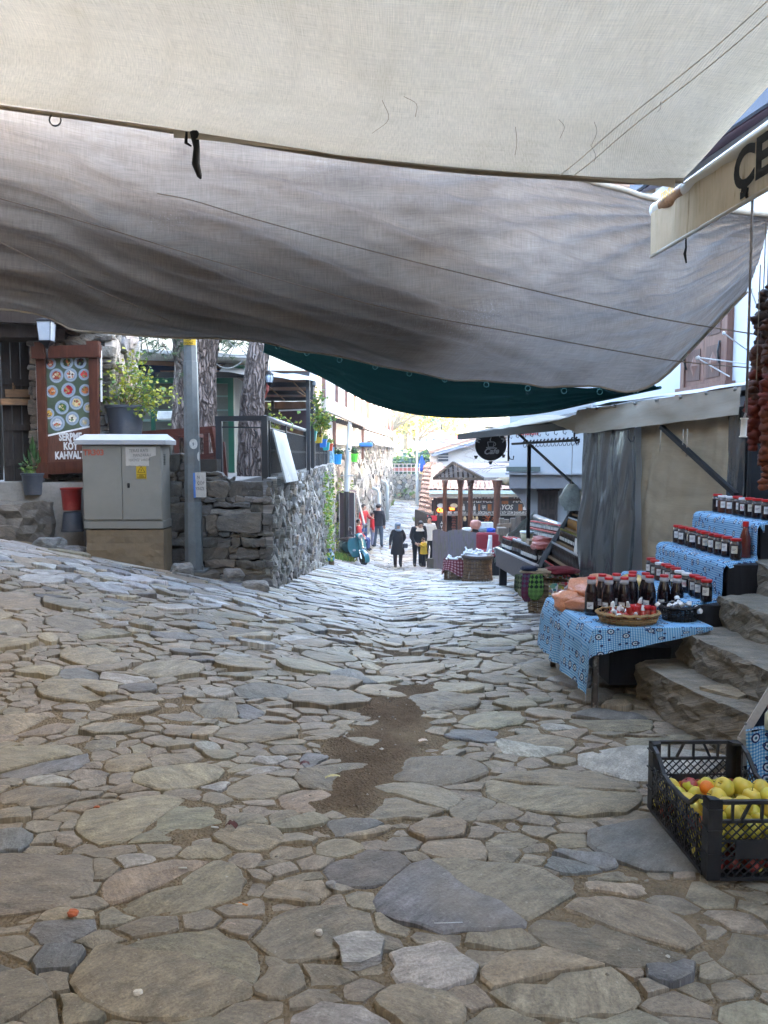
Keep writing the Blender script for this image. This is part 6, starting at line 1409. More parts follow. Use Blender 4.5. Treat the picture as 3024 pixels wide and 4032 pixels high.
bn=thing('wooden_bench','dark red brown slatted wooden bench on the terrace behind the wall','bench',P(780,1880,11.3))
M_BEN=wood('red_brown_bench',(.085,.026,.018),(3,12,12),.5)
q=MB();q.bar(P(440,1720,11.6),P(862,1690,11.35),.05,.10);q.build('top_rail',M_BEN,bn)
q=MB();q.bar(P(470,1835,11.6),P(862,1795,11.35),.05,.10);q.build('middle_rail',M_BEN,bn)
q=MB();q.bar(P(670,1858,11.4),P(866,1862,11.3),.05,.12);q.build('seat_rail',M_BEN,bn)
for k in range(10):
 q=MB();x=460+39*k;f=(x-440)/422;q.bar(P(x,1722-30*f,11.6-.25*f),P(x+3,1838-40*f,11.6-.25*f),.075,.025);q.build('slat',M_BEN,bn)
q=MB();q.bar(P(838,1684,11.3),P(872,1880,11.2),.09,.07);q.build('end_post',M_BEN,bn)
q=MB();q.bar(P(878,1740,11.4),P(890,1880,11.4),.05,.06);q.build('arm_post',M_BEN,bn)
q=MB();q.add([P(690,1850,11.5),P(850,1846,11.4),P(850,1838,12.0),P(690,1842,12.1)],[(0,1,2,3)]);q.build('seat',M_BEN,bn)
for(px,py)in((560,1712),(700,1700)):
 pass
tbb=thing('terrace_table','long dark red table top seen between the shrub tub and the pole','table',P(600,1760,12.0));q=MB();q.bar(P(560,1722,12.4),P(800,1716,12.4),.6,.05);q.build('top',M_BEN,tbb)
q=MB();q.bar(P(640,1724,12.4),P(640,1850,12.4),.08);q.build('leg',M_BEN,tbb)
t=NT('pine_bark');o_=t.coord('Object');st_=t.n('Mapping',{'Scale':(1.5,1.5,.24)});t.l(t.n('MixRGB',{0:.12,1:o_,2:t.n('TexNoise',{'Scale':5.0,'Vector':o_}).outputs['Color']}).outputs[0],st_.inputs[0]);st_=st_.outputs[0]
vo=t.n('TexVoronoi',{'Scale':13.0,'Vector':st_},feature='DISTANCE_TO_EDGE');n1=t.noise(t.mapping(o_,(1,1,.35)),30,5,.65)
cc=t.ramp(t.ma('ADD',t.ma('MULTIPLY',t.ramp(vo.outputs[0],[(.0,0),(.30,1)]),.45),t.ma('MULTIPLY',n1,.62)),[(.2,(.035,.028,.024)),(.55,(.15,.115,.098)),(.85,(.26,.21,.185))])
t.pbr(cc,.9,t.bump(t.ma('ADD',t.ramp(vo.outputs[0],[(.0,0),(.2,1)]),t.ma('MULTIPLY',n1,.6)),.9,.05),0,.15);M_BARK=t.mat
def trunk(parent,pts,radii,seed,nseg=30,per=14):
 q=MB();rows=len(pts)*per
 cv=[along([Vector(p)for p in pts],k/(rows-1))for k in range(rows)];rr=[float(np.interp(k/(rows-1),np.linspace(0,1,len(radii)),radii))for k in range(rows)]
 def fn(u,v):
  c=along([Vector(p)for p in pts],v);r=float(np.interp(v,np.linspace(0,1,len(radii)),radii));a=6.28318*u;d=Vector((math.cos(a),math.sin(a),0))
  w=Vector((d.x*4.5*r/.3,d.y*4.5*r/.3,c.z*1.1+seed));rd_=1-abs(noise.noise(w*1.9))*.22+.10*noise.noise(w*.7)
  return c+d*r*rd_
 q.grid(fn,nseg*2,rows*2,0);return q.build('trunk',M_BARK,parent,True)
def pine_crown(parent,centres,rgn,n=26):
 q=MB();tw_=MB()
 for(c,rad,cnt)in centres:
  for _ in range(cnt):
   p=Vector(c)+Vector((rgn.gauss(0,rad*.5),rgn.gauss(0,rad*.5),rgn.gauss(0,rad*.3)));tw_.tube([p,p+(Vector(c)-p)*.6+Vector((0,0,.1))],.008,4);ax=Vector((rgn.uniform(-1,1),rgn.uniform(-1,1),rgn.uniform(-.9,.2))).normalized()
   for _k in range(n):
    d=(ax+Vector((rgn.uniform(-1,1),rgn.uniform(-1,1),rgn.uniform(-1,1)))*.9).normalized();L_=rgn.uniform(.10,.2);w=d.cross(Vector((rgn.random(),rgn.random(),.3))).normalized()*.004
    b=p+ax*rgn.uniform(0,.14);q.add([b-w,b+w,b+d*L_],[(0,1,2)],0)
 tw_.build('branches',M_BARK,parent);o=q.build('crown',L_PINE,parent);o['kind']='stuff'
rt=random.Random(77)
p1=thing('pine_tree','thick pine trunk with plated bark right behind the steel pole','tree',P(768,1700,12.9))
b0=P(766,1705,12.9);b0.z=1.1
trunk(p1,[b0,P(768,1600,12.9),P(769,1450,12.9),P(772,1330,12.9),P(800,1100,13.2),P(830,800,13.6)],[.42,.37,.345,.40,.30,.16],3)
q=MB();q.tube([P(790,1400,12.9),P(700,1325,12.6),P(600,1280,12.2),P(520,1300,12.2)],[.12,.07,.04,.02],8);q.tube([P(800,1340,12.9),P(900,1290,13.1),P(960,1280,13.2)],[.1,.05,.02],8);q.build('limb',M_BARK,p1,True)
pine_crown(p1,[(P(620,1350,12.4),.55,20),(P(660,1400,12.6),.3,8),(P(560,1330,12.4),.5,12),(P(905,1345,13.2),.4,18),(P(940,1370,13.4),.3,8),(P(750,900,13.5),1.6,60),(P(650,700,14),1.8,60),(P(950,900,14),1.5,50)],rt,34)
p2=thing('pine_tree','slimmer leaning pine trunk beside the black caged lantern','tree',P(985,1700,13.2));b0=P(984,1700,13.2);b0.z=1.1
trunk(p2,[b0,P(992,1620,13.2),P(1005,1480,13.2),P(1022,1345,13.25),P(1060,1150,13.4),P(1100,850,13.6)],[.24,.215,.20,.185,.15,.1],9,24)
pine_crown(p2,[(P(1080,950,13.6),1.3,50),(P(1130,1150,13.8),.8,20)],rt,30)
M_GRN=mat('green_paint',(.015,.095,.055),.45,.15,5,.05);M_NAVY=fabric('navy_awning',(.012,.018,.045),.08);M_CURT=mat('pale_green_panel',(.10,.10,.08),.5,.25,3,.05)
cf=thing('cafe_pavilion','green framed café pavilion with a navy awning behind the pine trunks','pavilion',P(700,1700,15))
q=MB();q.bar(P(400,1404,15),P(1010,1436,15.4),2.5,.06);q.build('roof',mat('pale_roof_edge',(.52,.50,.47),.7),cf)
q=MB();q.bar(P(420,1420,14.95),P(1000,1450,15.2),.04,.08);q.build('roof_beam',wood('aged_brown_beam',(.16,.085,.05),(2,12,12)),cf)
q=MB();q.grid(lambda u,v:P(430+470*u,1415+70*v+12*u,14.97+.02*math.sin(u*50)*v+.18*u),60,4,0,lambda u,v:(4*u,v));q.build('awning',M_NAVY,cf,True)
q=MB();q.bar(P(430,1496,15.02),P(930,1500,15.2),.12,.11);q.build('beam',M_GRN,cf)
for px in(452,600,912):
 q=MB();a=P(px,1490,15.1);q.bar(a,Vector((a.x,a.y,1.2)),.13 if px==912 else .07);q.build('post',M_GRN,cf)
for px0,px1 in((462,592),(608,905)):
 a,b=P(px0,1505,15.2),P(px1,1505,15.25);q=MB();q.quad((a.x,a.y,1.2),(b.x,b.y,1.2),b,a,.02);q.build('curtain_panel',M_CURT,cf)
 for py in(1560,1615,1655):
  q=MB();a,b=P(px0,py,15.15),P(px1,py,15.18);q.bar(a,b,.02,.03 if py!=1655 else .05);q.build('crossbar',mat('pale_green_trim',(.14,.20,.17),.5),cf)
q=MB();a,b=P(918,1480,14.9),P(966,1510,16.5);q.quad((a.x,a.y,1.2),(b.x,b.y,1.2),b,a,.02);q.build('side_panel',mat('cream_panel',(.40,.37,.30),.6,.1),cf)
q=MB();q.box(P(945,1462,14.8),(.20,.25,.22),bev=.02);q.build('heater_box',M_GRN,cf)
for px,w in((520,.5),(680,.35)):
 q=MB();a=P(px,1640,15.05);q.box((a.x,a.y-.3,a.z),(w,.3,.16),bev=.02);q.build('white_box',mat('poster_white',(.7,.7,.68)),cf)
pg=thing('brown_pergola','brown boarded pergola with black beams at the edge of the terrace','pergola',(-2.8,18,1.2))
M_CEIL=wood('brown_ceiling_board',(.17,.085,.042),(2.5,9,9),.6);zc_=3.12
for k in range(14):
 y0,y1=14.6+.56*k,14.6+.56*(k+1)-.012;xr=-1.4-.075*(y0-14.6);q=MB();q.box(((-4.2+xr)/2,(y0+y1)/2,zc_+.012+.004*(k%2)),(xr+4.2,y1-y0,.02));q.build('ceiling_board',M_CEIL,pg)
for y in(14.6,16.6,18.7,20.8):q=MB();q.bar((-4.3,y,zc_-.06),(-1.4-.075*(y-14.6),y,zc_-.06),.07,.10);q.build('beam',M_BLKS,pg)
for(x,y)in((-1.44,14.7),(-1.50,16.2),(-1.62,17.8),(-1.74,19.4),(-1.86,21),(-3.0,20.9)):q=MB();q.bar((x,y,1.2),(x,y,zc_),.07);q.build('post',M_BLKS,pg)
q=MB();a,b=P(862,1432,14.4),P(1236,1500,14.4);q.grid(lambda u,v:P(862+380*u,1418+14*u+(44+26*u)*v,14.4-.1*v)+Vector((0,.6*(1-v),.03*nz(u*6,v*4))),30,6,0);q.build('roof_membrane',fabric('milky_roof_membrane',(.60,.60,.59),.35,(.35,.34,.33),.4),pg,True)
q=MB();q.grid(lambda u,v:Vector((-4.2+2.3*u,22.3+.06*math.sin(u*30),3.1-1.9*v)),40,6,0,lambda u,v:(2*u,2*v));q.build('back_curtain',fabric('brown_curtain',(.13,.075,.05),.2),pg,True)
q=MB();q.quad(P(1100,1696,17.0),P(1238,1694,17.0),P(1238,1614,17.0),P(1100,1618,17.0),.02);q.build('maroon_screen',mat('maroon_cloth',(.045,.022,.026),.8),pg)
q=MB();q.bar(P(1098,1617,16.97),P(1242,1611,16.97),.02,.03);q.build('screen_edge',M_RAILW,pg)
for k,(a,b)in enumerate((((1060,1525),(1120,1575)),((1150,1500),(1210,1560)),((1170,1540),(1230,1580)))):q=MB();q.tube([P(*a,15.5),P(*b,15.8)],.012,5);q.build('dangling_stick',M_PINE,pg)
rp_=MB();a=P(1042,1500,13.5);
rp_.tube([a+Vector((.02*math.sin(k),0,-.05*k))for k in range(7)],[.05,.07,.06,.075,.06,.05,.03],8);tag(rp_.build('pepper_bunch',mat('dried_red',(.20,.032,.016))),'bunch of dried red peppers hanging behind the leaning pine','dried peppers')
cv_=thing('climbing_vine','leafy green vine climbing the black posts at the end of the pergola','vine',P(1262,1720,15.6));
shrub(cv_,P(1258,1720,15.6),[P(x,y,15.5)for x,y in((1245,1560),(1262,1540),(1275,1600),(1285,1640),(1268,1660),(1250,1620),(1292,1655),(1258,1520))],rt,34,.085,(L_MG,L_YG),.07)
v2=thing('potted_vine','straggly yellow green climber on the railing before the maroon screen','vine',P(1110,1720,13.6));shrub(v2,P(1090,1725,13.6),[P(x,y,13.5)for x,y in((1030,1620),(1050,1600),(1075,1640),(1100,1630),(1130,1640),(1065,1660),(1010,1640),(1185,1650))],rt,16,.075,(L_YG,L_MG),.06)
bh=thing('cream_house','sunlit cream house with two rows of clay roof tiles above the café','house',(-6,26,1))
q=MB();q.quad((-16,26,-1),(-2.6,26,-1),(-2.6,26,8.5),(-16,26,8.5),-.3);q.build('wall',mat('cream_render',(.62,.55,.43),.9,.08,3,.1),bh)
for z in(4.85,5.65):
 q=MB();q.quad((-16,25.2,z),(-5.6,25.2,z),(-5.6,26,z+.35),(-16,26,z+.35),.05);q.build('tile_bed',M_TILE,bh)
 for k in range(20):place_tile(bh,(-5.7-.19*k,25.15,z+.1),(1,0,0),(0,1,.4),1.1)
M_RWF=mat('red_window_paint',(.30,.06,.05),.5)
for px in(868,1010):
 q=MB();a=P(px,1365,25.9);q.box((a.x,25.93,a.z),(.9,.1,1.5));w_=q.build('window',mat('dim_glass',(.30,.36,.40),.1,.1,4,0,spec=.7),bh)
 for s in(-.46,0,.46):q=MB();q.box((a.x+s,25.86,a.z),(.08,.06,1.56));q.build('frame_bar',M_RWF,w_)
 for s in(-.76,.76):q=MB();q.box((a.x,25.862,a.z+s),(.98,.055,.08));q.build('frame_bar',M_RWF,w_)
q=MB()
for(a,b,s)in(((900,1345),(1000,1395),.05),((1000,1395),(1040,1400),.02),((850,1432),(955,1420),.1),((760,1340),(1000,1390),.12)):
 A_,B_=P(*a,13),P(*b,13.2);q.tube([A_.lerp(B_,k/10)-Vector((0,0,s*4*(k/10)*(1-k/10)))for k in range(11)],.008,4)
tag(q.build('cable',mat('pale_cable',(.30,.30,.28),.6)),'thin slack cables strung between the pine trunks','cable')
cy=MB();cy.quad((-14,17.2,.5),(-5.5,17.2,.5),(-5.5,17.2,3.6),(-14,17.2,3.6),-.3);tag(cy.build('courtyard_wall',mat('cream_render',(.62,.55,.43))),'pale courtyard wall seen through the gap beside the gate','wall')
def zb(y):return-.24+.21*(14.8-y)/3.85
M_CHR=mat('bright_steel',(.45,.46,.47),.3,.15,6,.03,metal=.7)
s1=thing('jar_stall','long dark sloping market stall of dark bottles and red capped jars beside the packet baskets','stall',(2.5,13,G(2.5,13)))
q=MB();q.quad((2.2,14.8,zb(14.8)-.34),(2.2,10.9,zb(10.9)-.34),(2.2,10.9,zb(10.9)),(2.2,14.8,zb(14.8)),.03);q.build('front_board',wood('grey_dark_board',(.075,.062,.06),(2,3,14)),s1)
q=MB();q.bar((2.185,14.82,zb(14.8)+.01),(2.185,10.9,zb(10.9)+.01),.05,.025);q.build('front_trim',M_CHR,s1)
for dx,dz_,w in((2.42,.0,.42),(2.82,.30,.36)):
 q=MB();q.bar((dx,14.8,zb(14.8)+dz_-.02),(dx,10.9,zb(10.9)+dz_-.02),w,.03);q.build('shelf',M_BKW,s1)
q=MB();q.bar((2.64,14.75,zb(14.8)+.15),(2.64,10.9,zb(10.9)+.15),.02,.26);q.build('riser',M_BKW,s1)
q=MB();q.bar((2.64,14.75,zb(14.8)+.29),(2.64,10.9,zb(10.9)+.29),.03,.02);q.build('shelf_trim',M_CHR,s1)
q=MB();q.tube([(3.0,15.2,.34),(3.0,12.3,.36)],.055,10);q.build('roller_tube',M_CHR,s1,True)
for k in range(2):q=MB();q.tube([(2.94-.05*k,15.0,.25-.06*k),(2.94-.05*k,12.3,.28-.06*k)],.016,6);q.build('rail',M_CHR,s1)
for(x,y)in((2.27,14.55),(2.9,14.5),(2.27,11.2),(2.9,11.2)):q=MB();q.bar((x,y,G(x,y)-.02),(x,y,zb(y)-.05),.13 if x<2.5 else .08);q.build('leg',M_BKW,s1)
for z in(-.62,):q=MB();q.bar((2.25,14.6,z),(2.95,14.6,z),.05,.06);q.build('stretcher',M_BKW,s1)
q=MB();q.bar((2.2,15.2,-.33),(2.42,15.2,-.30),.5,.04);q.build('side_shelf',wood('worn_pale_plank',(.34,.31,.27),(2,12,12)),s1)
q=MB();q.grid(lambda u,v:Vector((2.16,14.9,zb(14.8)-.12)).lerp(Vector((3.02,15.2,.42)),u)+Vector((.05*nz(u*4,v*3),.05+.16*v*math.sin(u*3.1)+.03*nz(u*7,v*5,4),(.10-.30*v)*(1-.3*u)+.04*nz(u*5,v*5,2))),20,12);q.build('plastic_cover',mat('milky_plastic',(.30,.34,.32)),s1,True)
rf=random.Random(41)
def small_bottle(name,h,r,body,cap,n=9,lab=True):
 q=MB();q.lathe([(r,0),(r,h*.58),(r*.45,h*.78),(r*.42,h*.88)],n,0);q.lathe([(r*.5,h*.87),(r*.5,h),(.001,h)],n,1)
 if lab:label_arc(q,r*1.03,h*.18,h*.42,-2.9,-1.4,2,4)
 return q.mesh(name,[body,cap,M_LAB],True)
def jarlet(h,r,body,cap):
 q=MB();q.lathe([(r,0),(r,h*.8),(r*.85,h*.84)],9,0);q.lathe([(r*.95,h*.83),(r*.95,h),(.001,h)],9,1);label_arc(q,r*1.03,h*.2,h*.6,-2.9,-1.4,2,4);return q.mesh('small_jar',[body,cap,M_LAB],True)
M_OIL=glassy('olive_oil',(.16,.11,.012));M_AMB=glassy('amber_oil',(.32,.14,.02));M_SILV=mat('silver_cap',(.55,.55,.55),.3,.05,metal=.6)
BT={'dark':small_bottle('bottle',.24,.033,M_DJAM,M_RLID),'tall':small_bottle('bottle',.26,.028,M_DJAM,M_SILV,lab=False),'lab':small_bottle('bottle',.25,.03,M_DJAM,M_SILV),'jar':jarlet(.125,.036,M_DJAM,M_RLID),'oil':small_bottle('bottle',.15,.022,M_AMB,M_WCAP,lab=False),'lotion':small_bottle('bottle',.14,.022,mat('milk_lotion',(.6,.56,.48),.4),M_RLID,lab=False),'olive':small_bottle('bottle',.19,.024,M_DJAM,mat('olive_cap',(.22,.2,.03),.4)),'slim':small_bottle('bottle',.21,.022,M_DJAM,M_SILV,lab=False),'redcap':small_bottle('bottle',.17,.024,M_DJAM,M_RLID,lab=False)}
def shelf_item(k,x,y,z,label,group,rot=None):
 o=bpy.data.objects.new('small_jar' if k=='jar' else 'bottle',BT[k]);link(o);o.location=(x,y,z);o.rotation_euler=(0,0,rf.uniform(-.3,.3));tag(o,label,'jar' if k=='jar' else 'bottle',group);return o
for row in range(3):
 for k in range(10):shelf_item('dark',2.285+.085*row,14.62-.098*k,zb(14.6-.1*k)+.002,'red capped dark bottle in the block at the street end of the far stall','red capped bottles in the far block')
for row in range(2):
 for k in range(10):shelf_item('tall',2.285+.08*row,13.5-.085*k,zb(13.5-.085*k)+.002,'plain slim dark bottle in the middle of the lower shelf of the far stall','slim bottles on the far stall')
 for k in range(13):shelf_item('lab',2.285+.08*row,12.62-.095*k,zb(12.6-.095*k)+.002,'dark bottle with white label at the near end of the far stall','labelled bottles on the far stall')
for row in range(2):
 for k in range(30):shelf_item('jar',2.74+.09*row,14.6-.098*k,zb(14.6-.1*k)+.30+.13*0,'small red lidded jar on the upper shelf of the far stall','small jars on the far stall')
for k in range(26):shelf_item('jar',2.78,14.5-.098*k,zb(14.5-.1*k)+.426,'small red lidded jar stacked in the second layer on the far stall','stacked small jars on the far stall')
tub_=thing('plastic_tub','white lidded tub of yellow paste standing on the dark bottles of the far stall','tub',(2.36,12.55,zb(12.5)+.26));tz=zb(12.5)+.262
q=MB();q.lathe([(.085,tz),(.105,tz+.14)],18,0,Matrix.Translation((2.34,12.55,0)),sx=1,sy=1.15);q.build('tub',mat('pale_yellow_tub',(.55,.50,.32),.35,.08),tub_,True)
q=MB();q.lathe([(.113,tz+.138),(.115,tz+.155),(.105,tz+.165),(.001,tz+.163)],18,0,Matrix.Translation((2.34,12.55,0)),sx=1,sy=1.15);q.build('lid',mat('white_plastic',(.72,.74,.74)),tub_,True)
q=MB();label_arc(q,.099,tz+.06,tz+.10,-2.5,-1.9);q.build('label',mat('blue_label',(.03,.06,.2),.5),tub_)
for i,(x,y,z)in enumerate(((2.42,11.75,zb(11.7)+.33),(2.36,11.55,zb(11.5)+.25))):
 q=MB();cushion(q,(x,y,z),(.11,.17,.06),50+i,.4);tag(q.build('coral_bag',mat('coral_wrap',(.50,.13,.10),.4,.2,9,.1,spec=.5),None,True),('coral red wrapped packet lying on top of the far stall bottles','red wrapped packet half hidden under the coral one')[i],'packet')
q=MB();q.box((2.3,11.95,zb(11.95)+.29),(.12,.3,.07),bev=.005);tag(q.build('cardboard_box',mat('brown_card',(.26,.19,.12),.8)),'small brown cardboard box on the far stall bottles','box')
s2=thing('jar_stall','steep tiered stall of little bottles half hidden by the grey plastic curtain','stall',(2.5,10.1,G(2.5,10)))
TIER=[(2.26,-.10),(2.37,.12),(2.49,.33),(2.60,.53),(2.72,.72)]
for k,(x,z)in enumerate(TIER):
 q=MB();q.bar((x+.04,11.0,z-.015),(x+.04,9.3,z-.015),.13,.022);q.build('shelf',wood('pine_shelf',(.22,.13,.06),(2,12,12)),s2)
q=MB();q.add([(2.2,11.03,-.34),(2.18,11.03,-.06),(2.72,11.03,.82),(2.95,11.03,1.08),(2.95,11.03,-.34)]+[(a,11.06,c)for a,c in((2.2,-.34),(2.18,-.06),(2.72,.82),(2.95,1.08),(2.95,-.34))],[(0,1,2,3,4),(9,8,7,6,5),(0,5,6,1),(1,6,7,2),(2,7,8,3)]);q.build('side_panel',M_BKW,s2)
q=MB();q.grid(lambda u,v:Vector((2.17+.55*u+.03*nz(u*6,v*2),11.0-.16*v*(1.2-u),-.08+.9*u-.05*v+.03*nz(u*8,v*4,2))),20,6);q.build('side_cloth',mat('black_cloth',(.02,.02,.022),.7,.3,6,.3),s2,True)
q=MB();q.quad((2.19,11.0,-.36),(2.19,9.2,-.27),(2.19,9.2,-.12),(2.19,11.0,-.12),.03);q.build('front_board',wood('pine_shelf',(.22,.13,.06)),s2)
q=MB();q.tube([(2.16,9.55,-.13),(2.2,8.2,-.02)],.03,8);q.build('front_rail',M_CHR,s2,True)
for x,y in((2.25,10.9),(2.9,10.9),(2.25,9.3),(2.9,9.3)):q=MB();q.bar((x,y,G(x,y)),(x,y,-.2),.06);q.build('leg',M_BKW,s2)
TK=[('redcap','red capped dark bottle on the bottom tier of the near stall','slim'),('slim','slim silver capped bottle on the second tier of the near stall',None),('olive','olive capped bottle on the third tier of the near stall',None),('oil','amber oil bottle with white cap on the fourth tier of the near stall',None),('tall','tall plain dark bottle on the top tier of the near stall',None)]
for k,((x,z),(kd,lab,_))in enumerate(zip(TIER,TK)):
 for j in range(20 if k<3 else 18):
  y=10.9-.078*j;kk='lotion' if(kd=='oil' and j>9)else kd;shelf_item(kk,x+.03,y,z,lab if kk==kd else 'white lotion bottle with red cap on the fourth tier of the near stall','bottles on tier %s of the near stall'%('one','two','three','four','five')[k])
q=MB();q.quad((2.42,9.75,.25),(2.42,9.6,.25),(2.44,9.6,.5),(2.44,9.75,.5),.004);tag(q.build('price_card',M_LAB),'white card clipped on the tiers of the near stall','card')
bq=gp(1880,2290);b1=thing('packet_basket','tall brown wicker basket heaped with white paper packets in front of the far stall','basket',bq)
wicker(b1,bq,.32,.30,.52,M_WICKB,30,.026,.016,prof=lambda t:.31-.03*math.sin(t*3)+.02*(1-t))
q=MB();q.lathe([(.315,.50),(.34,.515),(.345,.57),(.32,.585),(.29,.56)],28,0,Matrix.Translation(bq));q.build('cloth_rim',mat('dark_cloth_rim',(.07,.05,.04),.85,.3,20,.3),b1,True)
q=MB();q.lathe([(.001,.60),(.15,.59),(.3,.56)],20,0,Matrix.Translation(bq));q.build('filling',mat('white_cloth',(.5,.5,.5),.8),b1)
M_PACK=mat('white_wrap',(.62,.63,.64),.35,.12,30,.1,spec=.5)
for k in range(26):
 a,r=rf.uniform(0,6.28),.28*math.sqrt(rf.random());c=bq+Vector((r*math.cos(a),r*math.sin(a),.60+rf.uniform(0,.05)));d=Vector((rf.uniform(-1,1),rf.uniform(-1,1),rf.uniform(-.1,.6))).normalized()*.10
 q=MB();q.tube([c-d,c-d*.75,c-d*.65,c+d*.65,c+d*.75,c+d],[.022,.006,.02,.022,.006,.024],7);tag(q.build('paper_packet',M_PACK,None,True),'twisted white packet in the heap on the tall basket','packet','white packets on the tall basket')
q=MB();c=bq+Vector((.22,.1,.60));q.tube([c,c+Vector((.02,0,.1)),c+Vector((.05,0,.3))],[.03,.03,.035],8);tag(q.build('long_packet',M_PACK,None,True),'long white packet standing up at the right of the tall basket','packet')
bq2=bq+Vector((-.42,.55,0));bq2.z=G(bq2.x,bq2.y);b2_=thing('packet_basket','second brown wicker basket behind with a red checked cloth over its edge','basket',bq2)
wicker(b2_,bq2,.25,.24,.46,M_WICKB,26,.03,.016)
t=NT('red_check_cloth');uv=t.coord('UV');sx_=t.n('SeparateXYZ',{0:uv});f=lambda o:t.ma('GREATER_THAN',t.ma('FRACT',t.ma('MULTIPLY',o,7.0)),.55);sm_=t.ma('MULTIPLY',t.ma('ADD',f(sx_.outputs[0]),f(sx_.outputs[1])),.5)
t.pbr(t.ramp(sm_,[(0,(.10,.015,.02)),(.5,(.22,.05,.06)),(1,(.40,.28,.27))]),.85);M_PLAID=t.mat
q=MB();q.grid(lambda u,v:bq2+Vector(((.26+.05*v+.03*nz(u*8,v*3))*math.cos(2.2+3.4*u),(.26+.05*v)*math.sin(2.2+3.4*u),.50-(.30+.08*math.sin(u*9))*v)),40,10,0,lambda u,v:(u*2,v*.7));tag(q.build('checked_cloth',M_PLAID,None,True),'dark red checked cloth hanging over the rear basket','cloth')
for k in range(10):
 c=bq2+Vector((rf.uniform(-.18,.18),rf.uniform(-.18,.18),.50));d=Vector((rf.uniform(-1,1),rf.uniform(-1,1),rf.uniform(0,.6))).normalized()*.09
 q=MB();q.tube([c-d,c-d*.7,c+d*.7,c+d],[.02,.02,.022,.02],6);tag(q.build('paper_packet',M_PACK,None,True),'white packet in the rear basket with the checked cloth','packet','white packets on the rear basket')
kq=gp(2158,2428);kb=thing('sock_basket','deep wicker basket with a white polka dot cloth and knitted socks over its rim','basket',kq);kb_r=R(20)
wicker(kb,kq,.21,.255,.42,[mat('tan_wicker',(.22,.145,.075),.6,.4,20,.3),mat('dark_tan_wicker',(.15,.09,.045),.6,.4,20,.3)],28,.022,.013,1.05,.9)
t=NT('polka_cloth');uv=t.coord('UV');cc=(.62,.60,.57)
for scl,off,r_ in((11,(0,0,0),.36),(19,(5,2,0),.34)):
 mp=t.n('Mapping',{'Location':off});t.l(uv,mp.inputs[0]);vo=t.n('TexVoronoi',{'Scale':float(scl),'Randomness':.5},voronoi_dimensions='2D');t.l(mp.outputs[0],vo.inputs['Vector'])
 hue=t.ramp(t.n('SeparateXYZ',{0:vo.outputs['Color']}).outputs[0],[(0,(.45,.04,.04)),(.25,(.02,.20,.22)),(.45,(.50,.28,.04)),(.62,(.45,.2,.25)),(.8,(.06,.25,.25)),(.95,(.3,.33,.05))]);cc=t.mix(t.ma('LESS_THAN',vo.outputs['Distance'],r_),cc,hue)
t.pbr(cc,.85,t.bump(t.noise(uv,9,3),.2,.02),0,.15);M_POLKA=t.mat
q=MB();q.grid(lambda u,v:kq+Vector(((.275+.03*v+.015*math.sin(u*26))*math.cos(-1.75+3.2*u),(.245+.03*v+.012*math.sin(u*26))*math.sin(-1.75+3.2*u),.44-(.19+.05*math.sin(u*7))*v+.05*u)),50,8,0,lambda u,v:(u*.85,v*.22));tag(q.build('polka_cloth',M_POLKA,None,True),'white cloth with coloured polka dots over the sock basket rim','cloth')
def knit(name,c0,c1,c2,scl=26):
 t=NT(name);uv=t.coord('UV');ck_=t.n('TexChecker',{'Scale':float(scl),'Vector':t.mapping(uv,(1,1,1),(0,0,.785))}).outputs['Fac'];ck2=t.n('TexWave',{'Scale':scl*.35,'Distortion':0.0},wave_type='BANDS',bands_direction='Y');t.l(uv,ck2.inputs['Vector'])
 band=t.ramp(t.ma('FRACT',t.ma('MULTIPLY',t.n('SeparateXYZ',{0:uv}).outputs[1],3.2)),[(.0,0),(.48,0),(.5,1),(1,1)])
 cc=t.mix(ck_,c0,c1);cc=t.mix(t.ma('MULTIPLY',band,.6),cc,c2);t.pbr(cc,.95,t.bump(ck2.outputs['Fac'],.4,.004),0,.1);return t.mat
def sock(lab,px,py0,py1,w,dep,m_,bend=.0):
 a,b=P(px,py0,dep),P(px+bend,py1,dep-.03);q=MB();L_=(b-a).length
 def fn(u,v):
  c=a.lerp(b,v)+Vector((0,-.03*math.sin(v*3.1),0));ww=w*(.85+.22*math.sin(v*3.0)-.55*max(0,v-.82)/.18*.8);an=6.2832*u;return c+Vector((ww*math.cos(an),.022*math.sin(an),0))
 q.grid(fn,18,14,0,lambda u,v:(u*w*6,v*L_));q.add([fn(k/18,1)for k in range(18)],[tuple(range(18))]);tag(q.build('knitted_sock',m_,None,True),lab,'sock','knitted socks on the basket')
sock('bright green knitted sock with black zigzag pattern hanging in front',2112,2262,2362,.085,8.85,knit('green_knit',(.11,.22,.05),(.015,.025,.015),(.13,.23,.07)),-6)
sock('purple and crimson knitted sock with tan toe hanging beside the green one',2078,2258,2368,.07,8.9,knit('purple_knit',(.10,.02,.05),(.08,.07,.09),(.13,.03,.05)),-4)
sock('grey green patterned sock hanging second from the left',2056,2265,2348,.05,8.95,knit('grey_knit',(.13,.15,.08),(.04,.05,.03),(.25,.24,.16)),-3)
sock('dark olive sock hanging at the far left of the basket',2040,2262,2330,.045,9.0,knit('olive_knit',(.07,.09,.05),(.03,.04,.025),(.12,.13,.07)),-3)
for lab,px,py,r3,col,nm in(('cream ribbed sock lying along the basket rim',2115,2248,(.20,.10,.028),(.36,.28,.18),'cream_knit'),('dark blue sock lying behind the cream one',2085,2238,(.10,.1,.03),(.03,.035,.06),'navy_knit'),('dark red knitted scarf heaped at the right of the basket',2210,2246,(.19,.15,.045),(.16,.02,.025),'red_knit')):
 q=MB();cushion(q,P(px,py,9.15),r3,len(nm),-.1);tag(q.build('knitwear',mat(nm,col,.95,.3,40,.5,90),None,True),lab,'knitwear')
